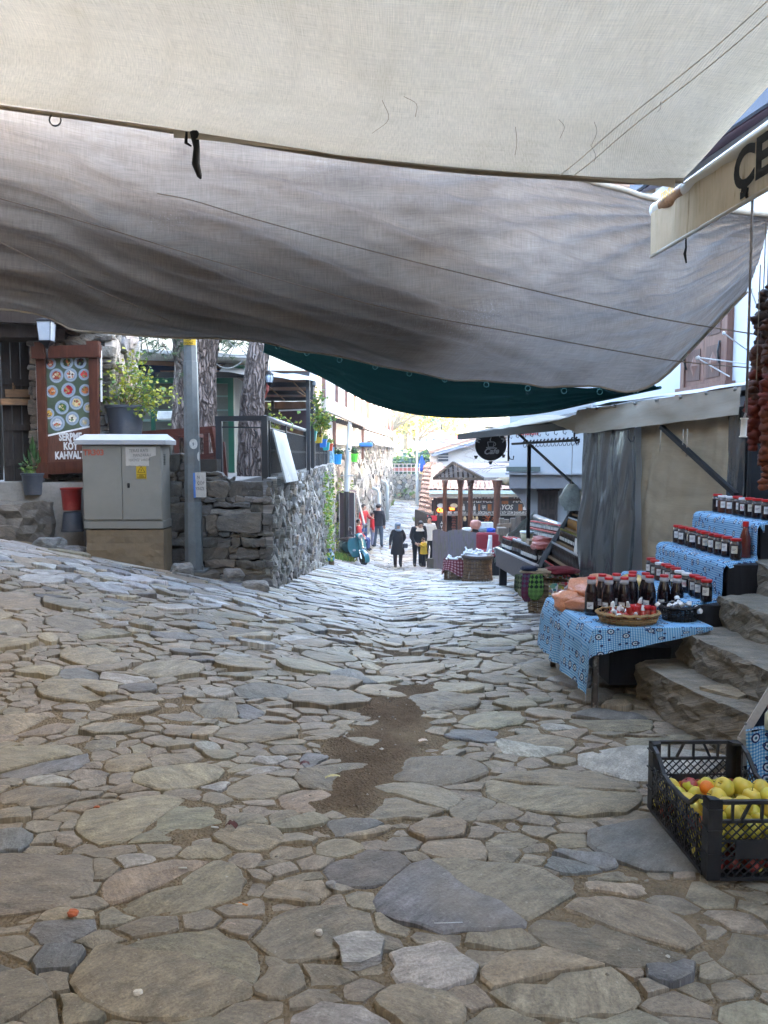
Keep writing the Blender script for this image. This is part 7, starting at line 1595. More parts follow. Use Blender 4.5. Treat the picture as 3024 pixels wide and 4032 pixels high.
wb=thing('white_building','white rendered corner building with brown carved shutters and red pension lettering','building',(5,17,G(4,17)))
M_WB=mat('white_plaster',(.42,.43,.44),.88,.05,2,.1,25,dirt=((.45,.45,.44),.3));M_GBAND=mat('grey_band',(.26,.245,.245),.8,.1,4,.15)
q=MB();PR=lambda o:Matrix(((1,0,0,0),(0,1,0,0),(0,0,1,o),(0,0,0,1)));q.prism([(3.16,17),(9.2,17),(9.2,25),(5.3,25)],2.7,0,PR(-1.8));q.build('lower_wall',M_WB,wb)
q=MB();q.prism([(2.69,16.6),(9.3,16.6),(9.3,25),(4.9,25)],5.9,0,PR(1.15));q.build('upper_wall',M_WB,wb)
q=MB();q.prism([(2.70,16.59),(9.3,16.59),(9.3,25),(4.91,25)],.30,0,PR(.84));q.build('band',M_GBAND,wb)
q=MB();q.prism([(2.60,16.50),(9.3,16.5),(9.3,25),(4.8,25)],.045,0,PR(1.142));q.build('cornice',mat('pale_moulding',(.42,.41,.41),.7),wb)
q=MB();q.box((2.98,16.5,1.26),(.72,.10,.1));q.build('sill_box',mat('green_grey_box',(.12,.14,.12),.6),wb)
q=MB();q.prism([(2.75,.83),(3.16,.83),(3.16,.30),(3.10,.42),(2.98,.62)],.12,0,Matrix(((1,0,0,0),(0,0,1,16.75),(0,1,0,0),(0,0,0,1))));q.build('bracket',M_GBAND,wb)
wp=lambda s,z,o=0:Vector((s,16.995-o,z))
shutter(wb,3.40,3.83,-.55,.76,wp,wood('grey_brown_shutter',(.085,.062,.052),rough=.6),wood('dark_grey_brown',(.05,.036,.03),rough=.6),True,True)
shutter(wb,4.05,4.5,-.5,.72,wp,wood('pale_grey_shutter',(.20,.20,.19),rough=.6),wood('dark_grey_brown',(.05,.036,.03)),True,False)
q=MB();q.text('Pension',(2.83,16.585,1.99),(1,0,0),(0,0,1),.245,bold=.004,sxs=.62,ext=.004);q.build('lettering',mat('red_lettering',(.40,.06,.055),.6),wb)
q=MB();q.quad((2.5,16.4,7.1),(9.5,16.4,7.1),(9.5,25,8.6),(4.7,25,8.6),.12);q.build('roof',M_TILE,wb)
sg=thing('cafe_sign','round dark hanging café sign with a white steaming cup and HEDERA Cafe lettering','sign',P(1932,1812,14.3));sc_=P(1932,1752,14.3);r_=.292
SM=Matrix.Translation(sc_)@Matrix.Rotation(R(90),4,'X')
q=MB();q.lathe([(r_*.97,-.02),(r_,-.012),(r_,.012),(r_*.97,.02)],44,0,SM);q.build('disc',mat('dark_sign_brown',(.022,.018,.017),.5,.2,6,.05),sg)
M_SW=mat('sign_white',(.55,.57,.58),.6,.05);q=MB();yf=sc_.y-.022
for k,ch in enumerate('HEDERA'):
 a=R(160-28*k);c=sc_+Vector((r_*.74*math.cos(a),-.023,r_*.74*math.sin(a)));tx2=Vector((math.sin(a),0,-math.cos(a)));q2=MB();q2.text(ch,c-tx2*.045,tx2,Vector((math.cos(a),0,math.sin(a))),.125,bold=.003,ext=.001,sxs=.95);q2.build('letter',M_SW,sg)
q=MB();q.text('Cafe',sc_+Vector((.005,-.023,-.165)),(1,.0,.06),(0,0,1),.15,bold=.005,ext=.001,align='CENTER',shear=.3);q.build('lettering',M_SW,sg)
cupc=sc_+Vector((0,-.024,.0));q=MB()
q.tube([cupc+Vector((x,0,z))for x,z in((-.06,.055),(-.045,-.03),(-.035,-.04),(.035,-.04),(.045,-.03),(.06,.055),(-.06,.055))],.006,5);q.tube([cupc+Vector((.055+.035*math.sin(a),0,.015+.03*math.cos(a)))for a in np.linspace(.2,2.9,7)],.006,5);q.tube([cupc+Vector((x,0,z))for x,z in((-.085,-.045),(-.06,-.065),(.06,-.065),(.085,-.045),(-.085,-.045))],.006,5);q.tube([cupc+Vector((.012*math.sin(z*50),0,z))for z in np.linspace(.065,.14,8)],[.004,.007,.009,.009,.008,.006,.005,.002],5);o=q.build('cup_emblem',M_SW,sg);o['kind']='stuff'
q=MB();q.bar(sc_+Vector((.33,0,-.30)),sc_+Vector((.33,0,.38)),.03);q.tube([sc_+Vector((.33,0,-.18)),sc_+Vector((.36,0,-.26)),sc_+Vector((.42,0,-.27)),sc_+Vector((.43,0,-.2))],.012,6);q.bar(sc_+Vector((.33,0,.3)),sc_+Vector((-.1,0,.33)),.02);q.build('bracket',M_IRON,sg)
for dx,dz_ in((-.27,-.22),(0,-.325),(.24,-.20)):
 q=MB();c=sc_+Vector((dx,0,dz_))
 for k in range(6):q.ball(c+Vector((.022*(k%3-1)*(1-(k//3)*.5),0,-.03*(k//3)+.01)),.018,0,6)
 q.build('grape_ornament',M_IRON,sg)
pv=thing('timber_pavilion','open timber pavilion with brown round columns and a pale membrane roof','pavilion',(2.9,24,-2));M_COL=wood('orange_brown_column',(.12,.05,.03),(9,9,1.2),.5)
for px,y,r in((1752,29.0,.085),(1813,26.0,.085),(1853,25.2,.085),(1958,21.2,.10)):
 top=P(px,1890,y);q=MB();zg=G(top.x,top.y);T=Matrix.Translation((top.x,top.y,0));q.lathe([(r,zg),(r*.92,top.z-.28),(r*.95,top.z-.22),(r*1.15,top.z-.2),(r*1.1,top.z-.16),(r*1.5,top.z-.02),(r*1.5,top.z)],14,0,T);q.build('column',M_COL,pv,True,auto=40)
gl,ga_,gr_=P(1708,1884,28.5),P(1786,1822,25.5),P(1905,1886,22.8);ge=[p+Vector((5.2,1.6,0))for p in(gl,ga_,gr_)];M_MEM=fabric('pale_membrane',(.25,.255,.275),.06,(.3,.3,.31),.4)
for a,b,c,d in((gr_,ge[2],ge[1],ga_),(ga_,ge[1],ge[0],gl)):
 q=MB();q.grid(lambda u,v:(a.lerp(b,u)).lerp(d.lerp(c,u),v)-Vector((0,0,.10*math.sin(v*3.14)*.8+.04*math.sin(u*12)*(1-v))),26,8,0,lambda u,v:(u*5,v*3));q.build('membrane',M_MEM,pv,True)
for a,b in((gl,gr_),(gl,ga_),(ga_,gr_)):q=MB();q.bar(a,b,.08,.09);q.build('gable_beam',M_DARKW,pv)
for a,b in((gr_,ge[2]),(gl,ge[0])):q=MB();q.bar(a,b,.09,.10);q.build('eave_beam',wood('pale_weathered_beam',(.30,.26,.22)),pv)
for k in range(10):
 f=(k+.8)/10.6;bt=gl.lerp(gr_,f);q=MB();tpk=gl.lerp(ga_,f/.47)if f<.47 else ga_.lerp(gr_,(f-.47)/.53);q.bar(bt,tpk,.05,.06);q.build('gable_bar',M_DARKW,pv)
for k in range(6):f=.25+.12*k;q=MB();q.bar(gl.lerp(ga_,f),gl.lerp(ga_,f)+Vector((3.4,1.0,0)),.05,.06);q.build('purlin',M_DARKW,pv)
nb=MB();nb.ball(P(2005,1895,21.5),(.42,.2,.13),0,10);tag(nb.build('reed_bundle',mat('dry_reed',(.27,.22,.14),.9,.4,12,.6),None,True),'bundle of dry reeds tucked under the pavilion eave','bundle')
M_COR=NT('lilac_corrugated');t=M_COR;o_=t.coord('UV');cc=t.ramp(t.noise(t.mapping(o_,(3,.8,1)),1.6,4),[(.38,(.19,.165,.135)),(.5,(.20,.165,.19)),(.56,(.17,.15,.125)),(.7,(.26,.235,.185))]);t.pbr(cc,.55,t.bump(t.noise(o_,20,3),.1,.01),.2,.3);M_COR=t.mat
fn_=thing('corrugated_fence','lilac stained corrugated sheet fence in front of the timber pavilion','fence',(2,22,-2));fa,fm,fb=P(1706,2150,24.4),P(1765,2150,22.4),P(1890,2150,20.8)
for a,b,n in((fa,fm,10),(fm,fb,18)):
 q=MB();d_=(b-a);d_.z=0;nn_=Vector((d_.y,-d_.x,0)).normalized()
 q.grid(lambda u,v:Vector((a.x+d_.x*u,a.y+d_.y*u,0))+nn_*(.04*math.sin(u*n*6.2832))+Vector((0,0,(G(a.x,a.y)*(1-u)+G(b.x,b.y)*u)+(-.83+.09*(24.4-a.y-d_.y*u)+.04*math.sin(u*5)-(G(a.x,a.y)*(1-u)+G(b.x,b.y)*u))*v)),n*8,3,0,lambda u,v:(u*d_.length*.8,v));q.build('sheet',M_COR,fn_,True)
q=MB();q.bar((fa.x,fa.y+.3,-1.9),(fb.x+2,fb.y,-1.55),.5,.3);q.build('kerb',mat('rough_concrete',(.17,.14,.105)),fn_)
sf=thing('red_sofa','red cushioned sofa behind the packet baskets','sofa',P(1925,2200,18.6));M_SOFA=mat('red_upholstery',(.24,.028,.035),.7,.12,6,.15)
q=MB();a=P(1922,2132,18.8);q.box(a,(.58,.16,.44),bev=.06);q.build('backrest',M_SOFA,sf);q=MB();q.box(a+Vector((0,-.3,-.24)),(.56,.5,.14),bev=.05);q.build('seat',M_SOFA,sf)
q=MB();q.box(a+Vector((0,-.2,-.55)),(.5,.5,.5));q.build('base',M_BKW,sf)
q=MB();a=P(1893,2110,18.5);q.box(P(1930,2142,18.0),(.09,.04,.42),rot=.1,bev=.01);tag(q.build('white_bottle',mat('poster_white',(.7,.7,.68))),'tall white packet leaning before the red sofa','packet')
wd=thing('wooden_bench','grey wooden bench ends between the pavilion and the far stall','bench',P(1975,2080,16.5));M_GW=wood('grey_bench_wood',(.20,.155,.12),(6,6,2))
for px,py in((1975,2040),(1995,2045),(2020,2040),(2040,2035)):q=MB();a=P(px,py,16.5);q.bar(a,a-Vector((0,0,.5)),.10);q.build('post',M_GW,wd)
q=MB();q.bar(P(1962,2072,16.4),P(2060,2062,16.6),.1,.09);q.build('rail',M_GW,wd);q=MB();q.bar(P(1958,2090,16.2),P(1992,2090,16.2),.3,.14);q.build('seat',M_GW,wd)
ws=thing('wine_shop','dark wine shop front with grey ŞİRİNCE MAHZEN boards under a clay tile roof','shop',(5,33,-2));SY=31.5
def wsp(px,py,o=0):return P(px,py,SY-o)
M_SHD=mat('dark_shop_inside',(.02,.015,.014),.8,.3,3,.1);M_GBRD=mat('charcoal_board',(.045,.052,.066),.6,.2,4,.05);M_OB=wood('orange_board',(.30,.115,.04),(6,6,1.5),.5)
q=MB();a,b=wsp(1700,2240,-.6),wsp(2110,1970,-.6);q.box(((a.x+b.x)/2,SY+.7,(a.z+b.z)/2),(b.x-a.x,.2,b.z-a.z));q.build('interior_wall',M_SHD,ws)
def panel(px0,px1,py0,py1,m_,nm,o=.0,th=.06):
 a,b=wsp(px0,py1,o),wsp(px1,py0,o);q=MB();q.box(((a.x+b.x)/2,a.y,(a.z+b.z)/2),(b.x-a.x,th,b.z-a.z));return q.build(nm,m_,ws)
panel(1712,2095,1962,1972,wood('dark_frame_wood',(.06,.032,.024)),'top_frame',.12,.1)
for px in(1706,1722):panel(px,px+9,1960,2130,wood('dark_frame_wood',(.06,.032,.024)),'side_post',.12,.1)
for py in(1975,1988):panel(1722,1806,py,py+8,wood('dark_frame_wood',(.06,.032,.024)),'lattice_bar',.08)
panel(1824,1975,1955,1984,M_GBRD,'sign_board',.1);panel(2002,2092,1955,1984,M_GBRD,'sign_board',.1);panel(1975,2001,1955,1984,M_OB,'timber_panel',.1)
for a,b,m_ in((1820,1882,M_GBRD),(1883,1890,M_OB),(1891,1919,M_GBRD),(1920,1935,M_OB),(1936,2040,M_GBRD),(2041,2056,M_OB),(2057,2092,M_GBRD)):panel(a,b,1985.5,2011,m_,'sign_board' if m_ is M_GBRD else 'timber_panel',.1)
panel(1716,2092,2011.5,2026,M_BKW,'slogan_board',.1);panel(1716,2092,2026.5,2029,M_RAILW,'board_edge',.12)
def wtext(s,px,py,px1,size,m_=M_SW,shear=.25,bold=.006,o=.16):
 q=MB();q.text(s,(0,0,0),(1,0,0),(0,0,1),size,bold=bold,shear=shear,ext=.002);w=max(v.x for v in q.v)-min(v.x for v in q.v);a,b=wsp(px,py,o),wsp(px1,py,o);k=(b.x-a.x)/w
 q.v=[Vector((v.x*k,v.y,v.z))+a for v in q.v];q.build('lettering',m_,ws)
wtext('ŞİRİNCE',1838,1979,1940,.30);wtext('MAHZEN',2018,1979,2115,.30);wtext('AYOS',1955,2006,2022,.28)
wtext('ŞİRİNCE - EFES - MERYEMANA - SELÇUK - GÖKÇEALAN YÖRELERİ KÖY ÜZÜM ŞARAPLARI SATIŞ',1720,2023.5,2090,.15,shear=.2,bold=.004)
for k,(px,s)in enumerate(((1826,'b'),(1868,'b'),(1905,'g'),(2072,'j'))):
 q=MB();c=wsp(px,2000,.16)
 if s=='b':q.lathe([(.05,-.1),(.05,.05),(.018,.1),(.018,.17)],8,0,Matrix.Translation(c)@Matrix.Diagonal((1,.1,1,1)))
 elif s=='g':
  for j in range(10):q.ball(c+Vector((.04*(j%4-1.5)*(1-.2*(j//4)),0,.08-.06*(j//4))),(.02,.004,.02),0,6)
 else:q.lathe([(.13,-.09),(.14,.02),(.08,.06),(.1,.1)],8,0,Matrix.Translation(c)@Matrix.Diagonal((1,.05,1,1)))
 o=q.build('painted_emblem',M_SW,ws);o['kind']='stuff'
for px,txt in((1735,'blue'),(1787,'orange')):
 c=wsp(px,1991,.2);q=MB();q.lathe([(.001,0),(.13,0),(.15,.01),(.15,.03)],20,0,Matrix.Translation(c)@Matrix.Rotation(R(90),4,'X')@Matrix.Diagonal((1,.62,1,1)));q.build('oval_sign',mat('oval_'+txt,(.62,.63,.68)if txt=='blue' else(.66,.56,.42),.5,.25,9,0),ws)
t=NT('lit_orange_sign');e_=t.n('Emission',{'Color':(1,.16,.02,1),'Strength':.45});t.l(e_.outputs[0],t.out.inputs[0]);M_LIT=t.mat
panel(1718,1806,1998,2016,mat('sign_black_red',(.03,.012,.01),.6),'lit_sign',.13)
wtext('Oa',1721,2015,1752,.21,M_LIT,0,.014,.22);wtext('TM',1769,2008,1790,.12,M_LIT,0,.008,.22)
q=MB()
for k,ch in enumerate('AYO'):q.text(ch,wsp(1734,2064+15.5*k,.22),(1,0,0),(0,0,1),.15,bold=.004,ext=.002)
panel(1728,1750,2034,2110,M_BKW,'vertical_sign',.16);q.build('lettering',M_SW,ws)
panel(1682,1720,2030,2050,mat('red_plate',(.50,.03,.05),.5),'red_sign',.3)
for k in range(7):
 q=MB();c=wsp(1786+2*(k%2),2036+10*k,-.2);q.box(c,(.16,.1,.07),bev=.02);q.build('stone_pier_block',mat('rust_stone',(.17,.06,.04),.9),ws)
for px,py in((1830,2044),(1862,2044),(1877,2044)):
 q=MB();c=wsp(px,py,.1);q.lathe([(.04,.12),(.075,.02),(.05,-.08),(.001,-.09)],10,0,Matrix.Translation(c));q.build('lamp_shade',mat('brass_lamp',(.55,.42,.25),.3,.2,5,0,metal=.5),ws,True)
q=MB();c=wsp(1918,2038,.1)
for _ in range(70):leaf_mesh(q,c+Vector((rf.gauss(0,.10),rf.gauss(0,.05),rf.gauss(0,.08))),(rf.uniform(-1,1),rf.uniform(-1,0),rf.uniform(-1,1)),.07,rf)
o=q.build('autumn_garland',leafmat('autumn_orange',(.45,.12,.03)),ws);o['kind']='stuff'
q=MB();c=P(1916,2068,23);q.box(c,(.37,.3,.18),bev=.01);tag(q.build('white_crate',mat('poster_white',(.7,.7,.68))),'white paper wrapped box on a table behind the corrugated fence','box')
q=MB();q.box(c+Vector((0,0,-.55)),(1.6,.8,.05));tbk=q.build('cafe_table',M_BKW);tag(tbk,'dark table behind the corrugated fence carrying the white box','table')
for px,py,col,nm,lab in((1930,2088,(.02,.07,.42),'bright_blue_wrap','bright blue crumpled bag behind the red sofa'),(1902,2085,(.20,.24,.28),'grey_blue_wrap','grey blue crumpled bag on the fence top'),(1838,2085,(.6,.62,.62),'white_wrap2','white crumpled bag behind the fence'),(1872,2065,(.50,.22,.16),'pink_wrap','salmon pink jug behind the fence')):
 q=MB();cushion(q,P(px,py,20.2 if px>1850 else 22.5),(.14,.1,.07 if py>2070 else .12),px);tag(q.build('bag',mat(nm,col,.4,.2,8,.2),None,True),lab,'bag')
def tile_roof(parent,a,b,c,d,nx_,ny_,scl=1.0,jit=.02):
 0
 a,b,c,d=map(Vector,(a,b,c,d));q=MB();q.quad(a,b,c,d,-.05);q.build('tile_bed',mat('tile_bed_clay',(.24,.11,.075),.9,.3,6,.3),parent);n=(b-a).cross(d-a).normalized();n=n if n.z>0 else-n
 for j in range(ny_):
  for i in range(nx_):
   u,v=(i+.5)/nx_,j/ny_;p=a.lerp(b,u).lerp(d.lerp(c,u),v);x=(b-a).normalized();y=((d-a).lerp(c-b,u)).normalized()
   place_tile(parent,p+n*(.03+rf.uniform(0,jit))+x*rf.uniform(-jit,jit),x,y+n*.03,scl*(a.lerp(b,u)-d.lerp(c,u)).length/ny_/.36)
tile_roof(ws,wsp(1690,1936,.6),wsp(2095,1938,.6),wsp(2095,1858,-2.4),wsp(1700,1852,-2.4),24,7)
q=MB();q.bar(wsp(1690,1938,.72),wsp(2095,1938,.72),.14,.13);q.build('gutter',mat('pale_teal_gutter',(.42,.56,.56),.5,.1,3,.05),ws)
q=MB();q.bar(wsp(1690,1952,.4),wsp(2095,1952,.4),.3,.1);q.build('eave_board',M_RAILW,ws)
fh=thing('tile_house','white far house with a dark window and blue eave above the wine shop','house',(6,38,-1));HY=37.0
q=MB();a=[P(1722,1890,HY),P(2150,1890,HY),P(2150,1660,HY),P(1722,1785,HY)];q.add(a+[p+Vector((0,6,0))for p in a],[(0,1,2,3),(0,3,7,4),(3,2,6,7)]);q.build('wall',M_WB,fh)
q=MB();q.quad(P(1690,1786,HY-.5),P(2150,1650,HY-.5),P(2150,1625,HY+5),P(1690,1770,HY+5),.12);q.build('roof',M_TILE,fh)
q=MB();q.quad(P(1700,1797,HY-.4),P(2150,1664,HY-.4),P(2150,1652,HY-.42),P(1700,1788,HY-.42),.05);q.build('eave',mat('blue_grey_eave',(.25,.30,.42),.6),fh)
q=MB();a,b=P(1725,1816,HY-.02),P(1765,1784,HY-.02);q.box(((a.x+b.x)/2,HY-.03,(a.z+b.z)/2),(b.x-a.x,.06,b.z-a.z));w_=q.build('window',mat('dark_pane',(.03,.05,.075),.1,.2,3,0,spec=.8),fh)
for f in(.33,.66):q=MB();z=a.z+(b.z-a.z)*f;q.bar((a.x,HY-.075,z),(b.x,HY-.075,z),.03,.04);q.build('glazing_bar',M_RAILW,w_)
q=MB();q.box((a.x-.22,HY-.05,(a.z+b.z)/2),(.34,.08,(b.z-a.z)*1.15));q.build('open_shutter',M_RAILW,fh)
lr=thing('low_tile_roof','low clay tile roof with a weathered ridge beside the far lamp post','roof',(2.6,36,-1))
tile_roof(lr,P(1648,2010,34),P(1708,2030,32),P(1730,1835,36),P(1668,1830,38),7,11)
tile_roof(lr,P(1708,2032,32),P(1745,1960,34.5),P(1800,1838,37),P(1732,1835,36),5,9)
q=MB();q.tube([P(1708,2030,32),P(1720,1930,34),P(1731,1832,36)],.13,8);q.build('ridge',mat('pale_mortar',(.45,.42,.38),.9),lr,True)
q=MB();q.quad(P(1650,2160,33),P(1712,2160,31.5),P(1712,2028,31.5),P(1650,2005,33),.2);q.build('wall',M_CORE,lr)
bb=MB();rb_=random.Random(55)
def twigs(a,d,L_,r,lev):
 b=a+d*L_;mid=a.lerp(b,.5)+Vector((rb_.uniform(-.1,.1),0,rb_.uniform(-.05,.15)))*L_;bb.tube([a,mid,b],[r,r*.8,r*.55],4)
 if lev>0:
  for _ in range(3):twigs(a.lerp(b,rb_.uniform(.4,1)),(d+Vector((rb_.uniform(-.9,.9),rb_.uniform(-.3,.3),rb_.uniform(-.6,.7)))).normalized(),L_*rb_.uniform(.5,.8),r*.6,lev-1)
for px,py in((2060,1830),(2040,1800),(2000,1840),(1960,1830),(2070,1780)):twigs(P(px,py,24.5),Vector((-1,0,rb_.uniform(-.1,.7))).normalized(),1.1,.018,4)
tag(bb.build('bare_vine',mat('bare_twig',(.28,.24,.22),.9)),'bare winter vine branches above the timber pavilion roof','vine')
hb=thing('balcony_house','old house with a sheeted timber balcony standing over the stone wall','house',(-2,28,1.9))
M_SHEET=fabric('white_plastic_sheet',(.74,.74,.73),.35,(.5,.48,.45),.3);M_TIMB=wood('red_brown_timber',(.20,.10,.075),(6,6,2));M_FASC=mat('cream_fascia',(.60,.52,.45),.8,.12,3,.1,dirt=((.4,.25,.2),.4))
def bw(y,o=0):return Vector((float(np.interp(y,[0,22,31,44,60],[-1.5,-1.5,-.65,.45,1.6]))-.08+o,y,0))
ZF=2.80
for y0,y1,o in((18.6,30.3,.12),(30.5,45.5,-.05)):
 q=MB();q.bar(bw(y0,o)+Vector((0,0,ZF)),bw(y1,o)+Vector((0,0,ZF)),.12,.34);q.build('fascia',M_FASC,hb)
 for k in range(int((y1-y0)/.45)):
  q=MB();y=y0+.45*k+.2;q.bar(bw(y,o-.06)+Vector((0,0,ZF-.16)),bw(y,o-2)+Vector((0,0,ZF-.16)),.12,.09);q.build('joist',M_DARKW,hb)
 a,b=bw(y0,o-.04),bw(y1,o-.04)
 q=MB();q.grid(lambda u,v:a.lerp(b,u)+Vector((.05*nz(u*12,v*2)+.03*math.sin(u*70)*(1-v),0,ZF+.17+2.6*v)),70,8,0,lambda u,v:(u*9,v*2.6));q.build('balcony_sheet',M_SHEET,hb,True)
 n=int((y1-y0)/2.0)
 for k in range(n+1):
  q=MB();p=a.lerp(b,k/n)+Vector((.06,0,0));q.bar(p+Vector((0,0,ZF+.1)),p+Vector((0,0,5.4)),.09 if k<n else .16);q.build('balcony_post',M_TIMB,hb)
q=MB();q.grid(lambda u,v:bw(23.2+14*u,-.25+.0*v)+Vector((.06*nz(u*9,v*2),0,1.35+.5*min(1,u*3)+(1.35-.5*min(1,u*3))*v)),50,6,0,lambda u,v:(u*9,v*2));q.build('lower_sheet',M_SHEET,hb,True)
q=MB();q.grid(lambda u,v:bw(31.5+13*u,-.2+.55*(1-v))+Vector((.03*nz(u*9,v*2),0,2.0+.68*v)),40,5,0,lambda u,v:(u*7,v));q.build('lower_awning',M_SHEET,hb,True)
for y in(24,27.5,31.2,36,40.5):q=MB();q.bar(bw(y,-.15)+Vector((0,0,1.4)),bw(y,-.15)+Vector((0,0,2.65)),.1);q.build('lower_post',M_TIMB,hb)
q=MB();c=bw(43.8,.0);q.box(c+Vector((-.1,0,3.5)),(.2,.9,1.2));q.build('window',mat('dark_pane',(.03,.05,.075)),hb)
q=MB();q.add([(-9,24,1.2),(-2.4,24,1.2),(-.4,46,1.2),(-9,46,1.2),(-9,24,5.6),(-2.4,24,5.6),(-.4,46,5.6),(-9,46,5.6)],[(0,1,5,4),(1,2,6,5),(2,3,7,6),(4,5,6,7)]);q.build('wall',mat('cream_render',(.62,.55,.43)),hb)
q=MB();q.quad((-9,23.5,7),(-1.0,23.5,5.5),(1.0,46,5.5),(-9,46,7),.1);q.build('roof',M_TILE,hb)
def lamp_post(lab,px,ptop_,pbot,y,r,tilt=0):
 a,b=P(px,pbot,y),P(px+tilt,ptop_,y);a.z=max(a.z,G(a.x,a.y));t_=thing('lamp_post',lab,'lamp post',a);q=MB();q.tube([a,a.lerp(b,.3),a.lerp(b,.302),b],[r*1.2,r*1.1,r,r*.7],10);q.build('shaft',mat('pale_pole',(.42,.47,.50),.45,.08,3,.03,metal=.3),t_,True,auto=40);return t_,a,b
t_,a,b=lamp_post('pale steel lamp post rising behind the brown booth',1364,1300,1935,25.6,.085,30)
q=MB();c=a.lerp(b,.1);q.box(c,(.4,.2,.03));q.build('collar',MC['pale_pole'],t_);q=MB();q.tube([a-Vector((0,0,1.9)),a+Vector((0,0,.2))],.09,8);q.build('dark_base',M_BLKS,t_)
lamp_post('thin pale lamp post at the far right end of the street',1642,1640,1990,40,.07,0)
for px,y,h,lab in((1445,33.5,2.0,'tall white drain pipe with a bend, left of the pair on the stone wall'),(1508,38,1.9,'shorter white drain pipe with a bend, right of the pair on the stone wall')):
 c=bw(y,.30);z=G(c.x,y);q=MB();q.tube([Vector((c.x,y,z)),Vector((c.x,y,z+h*.9)),Vector((c.x-.06,y,z+h)),Vector((c.x-.3,y,z+h+.06))],.085,10);tag(q.build('drain_pipe',mat('white_pvc',(.60,.62,.60),.4,.06),None,True),lab,'pipe')
bo=thing('covered_booth','tall brown cloth covered booth with pale poles beside the parked scooter','booth',gp(1365,2205));g=gp(1368,2200);M_BOO=fabric('plum_brown_cloth',(.095,.07,.075),.05,(.1,.08,.07),.2);bz=g.z;by=g.y;x0,x1,zt=g.x-.26,g.x+.24,P(1360,1942,by).z
q=MB();q.grid(lambda u,v:Vector((x0+(x1-x0)*u,by+.015*nz(u*4,v*5)-.01,bz+.02+(zt-bz)*v)),10,16,0,lambda u,v:(u*.5,v*2.2));q.build('front_cloth',M_BOO,bo,True)
q=MB();q.grid(lambda u,v:Vector((x1+.03,by+1.0*u,bz+.1+(zt-.1-bz)*v)),6,6,0);q.build('side_cloth',M_BOO,bo);q=MB();q.grid(lambda u,v:Vector((x0-.02,by+1.0*u,bz+.1+(zt-.1-bz)*v)),6,6,0);q.build('side_cloth',M_BOO,bo)
q=MB();q.grid(lambda u,v:Vector((x0-.05+(x1-x0+.1)*u,by-.05+1.1*v,zt+.02+.07*math.sin(u*3.1))),8,5,0);q.build('top_cloth',M_BOO,bo,True)
for x in(x0-.01,x1+.01):q=MB();q.tube([(x,by-.03,bz),(x,by-.03,zt)],.018,6);q.build('pole',M_RAILW,bo)
q=MB();q.bar((x1+.10,by+.1,zt-.05),(x1+.34,by+.5,zt-1.15),.03,.10);q.build('leaning_board',M_RAILW,bo)
q=MB();q.grid(lambda u,v:P(1310+24*u+14*v,1836+90*v,by+.5),3,6);tag(q.build('wall_board',mat('pinkish_board',(.50,.38,.33),.7,.2,4,.1)),'pale pinkish board tied to the wall above the booth','board')
wbt=gp(1302,2226);q=MB();T=Matrix.Translation(wbt);wj=thing('water_bottle','big blue capped plastic water bottle with brown dregs at the foot of the wall','bottle',wbt)
q.lathe([(.09,0),(.095,.02),(.095,.13)],16,0,T);q.build('brown_water',mat('brown_dregs',(.10,.06,.03),.3),wj);q=MB();q.lathe([(.095,.131),(.096,.24)],16,0,T);q.build('blue_label',mat('blue_wrap_label',(.03,.25,.42),.4,.3,10,0),wj);q=MB();q.lathe([(.094,.241),(.09,.30),(.035,.38),(.035,.40)],16,0,T);q.build('shoulder',mat('pale_blue_clear',(.40,.52,.58),.12,.1,5,0,spec=.6),wj,True);q=MB();q.lathe([(.042,.40),(.042,.43),(.001,.432)],12,0,T);q.build('cap',mat('planter_blue',(.03,.16,.5)),wj)
so_=gp(1434,2226);SR=R(30);sct=thing('scooter','teal motor scooter parked facing the street beside the brown booth','scooter',so_,0);SMt=Matrix.Translation(so_)@Matrix.Rotation(SR,4,'Z')@Matrix.Rotation(R(-7),4,'Y')
M_TEAL=mat('teal_lacquer',(.035,.17,.20),.18,.06,3,0,spec=.6,**{'Coat Weight':.8,'Coat Roughness':.05});M_TYR=mat('tyre_rubber',(.016,.016,.017),.8,.2,20,.2);M_CHROME=mat('chrome',(.6,.6,.6),.15,.05,metal=.95);M_SADDLE=mat('brown_saddle',(.05,.03,.022),.5)
def sbuild(q,nm,m_,smooth=True):q.v=[SMt@v for v in q.v];return q.build(nm,m_,sct,smooth,auto=40)
def swheel(y,nm):
 T=Matrix.Translation((0,y,.225))@Matrix.Rotation(R(90),4,'Y');q=MB();q.lathe([(.15,-.045),(.20,-.055),(.222,-.03),(.228,0),(.222,.03),(.20,.055),(.15,.045)],30,0,T);w=sbuild(q,nm,M_TYR)
 q=MB();q.lathe([(.155,-.05),(.142,-.052),(.135,-.02),(.135,.02),(.142,.052),(.155,.05)],30,0,T);q.v=[SMt@v for v in q.v];q.build('rim',M_CHROME,w,True)
 for k in range(14):q=MB();a=6.2832*k/14;q.bar((.046,y+.04*math.cos(a),.225+.04*math.sin(a)),(.046,y+.138*math.cos(a),.225+.138*math.sin(a)),.012,.02);q.v=[SMt@v for v in q.v];q.build('spoke',M_CHROME,w)
 q=MB();q.lathe([(.13,-.02),(.13,.03),(.04,.05),(.001,.052)],20,0,T);q.v=[SMt@v for v in q.v];q.build('hub',M_BLKS,w)
swheel(0,'front_wheel');swheel(1.26,'rear_wheel')
q=MB();q.grid(lambda u,v:Vector(((u-.5)*.17,.02-.285*math.cos(R(-25)+v*R(165)),.235+(.285-.06*(2*u-1)**2)*math.sin(R(-25)+v*R(165)))),8,16);sbuild(q,'front_fender',M_TEAL)
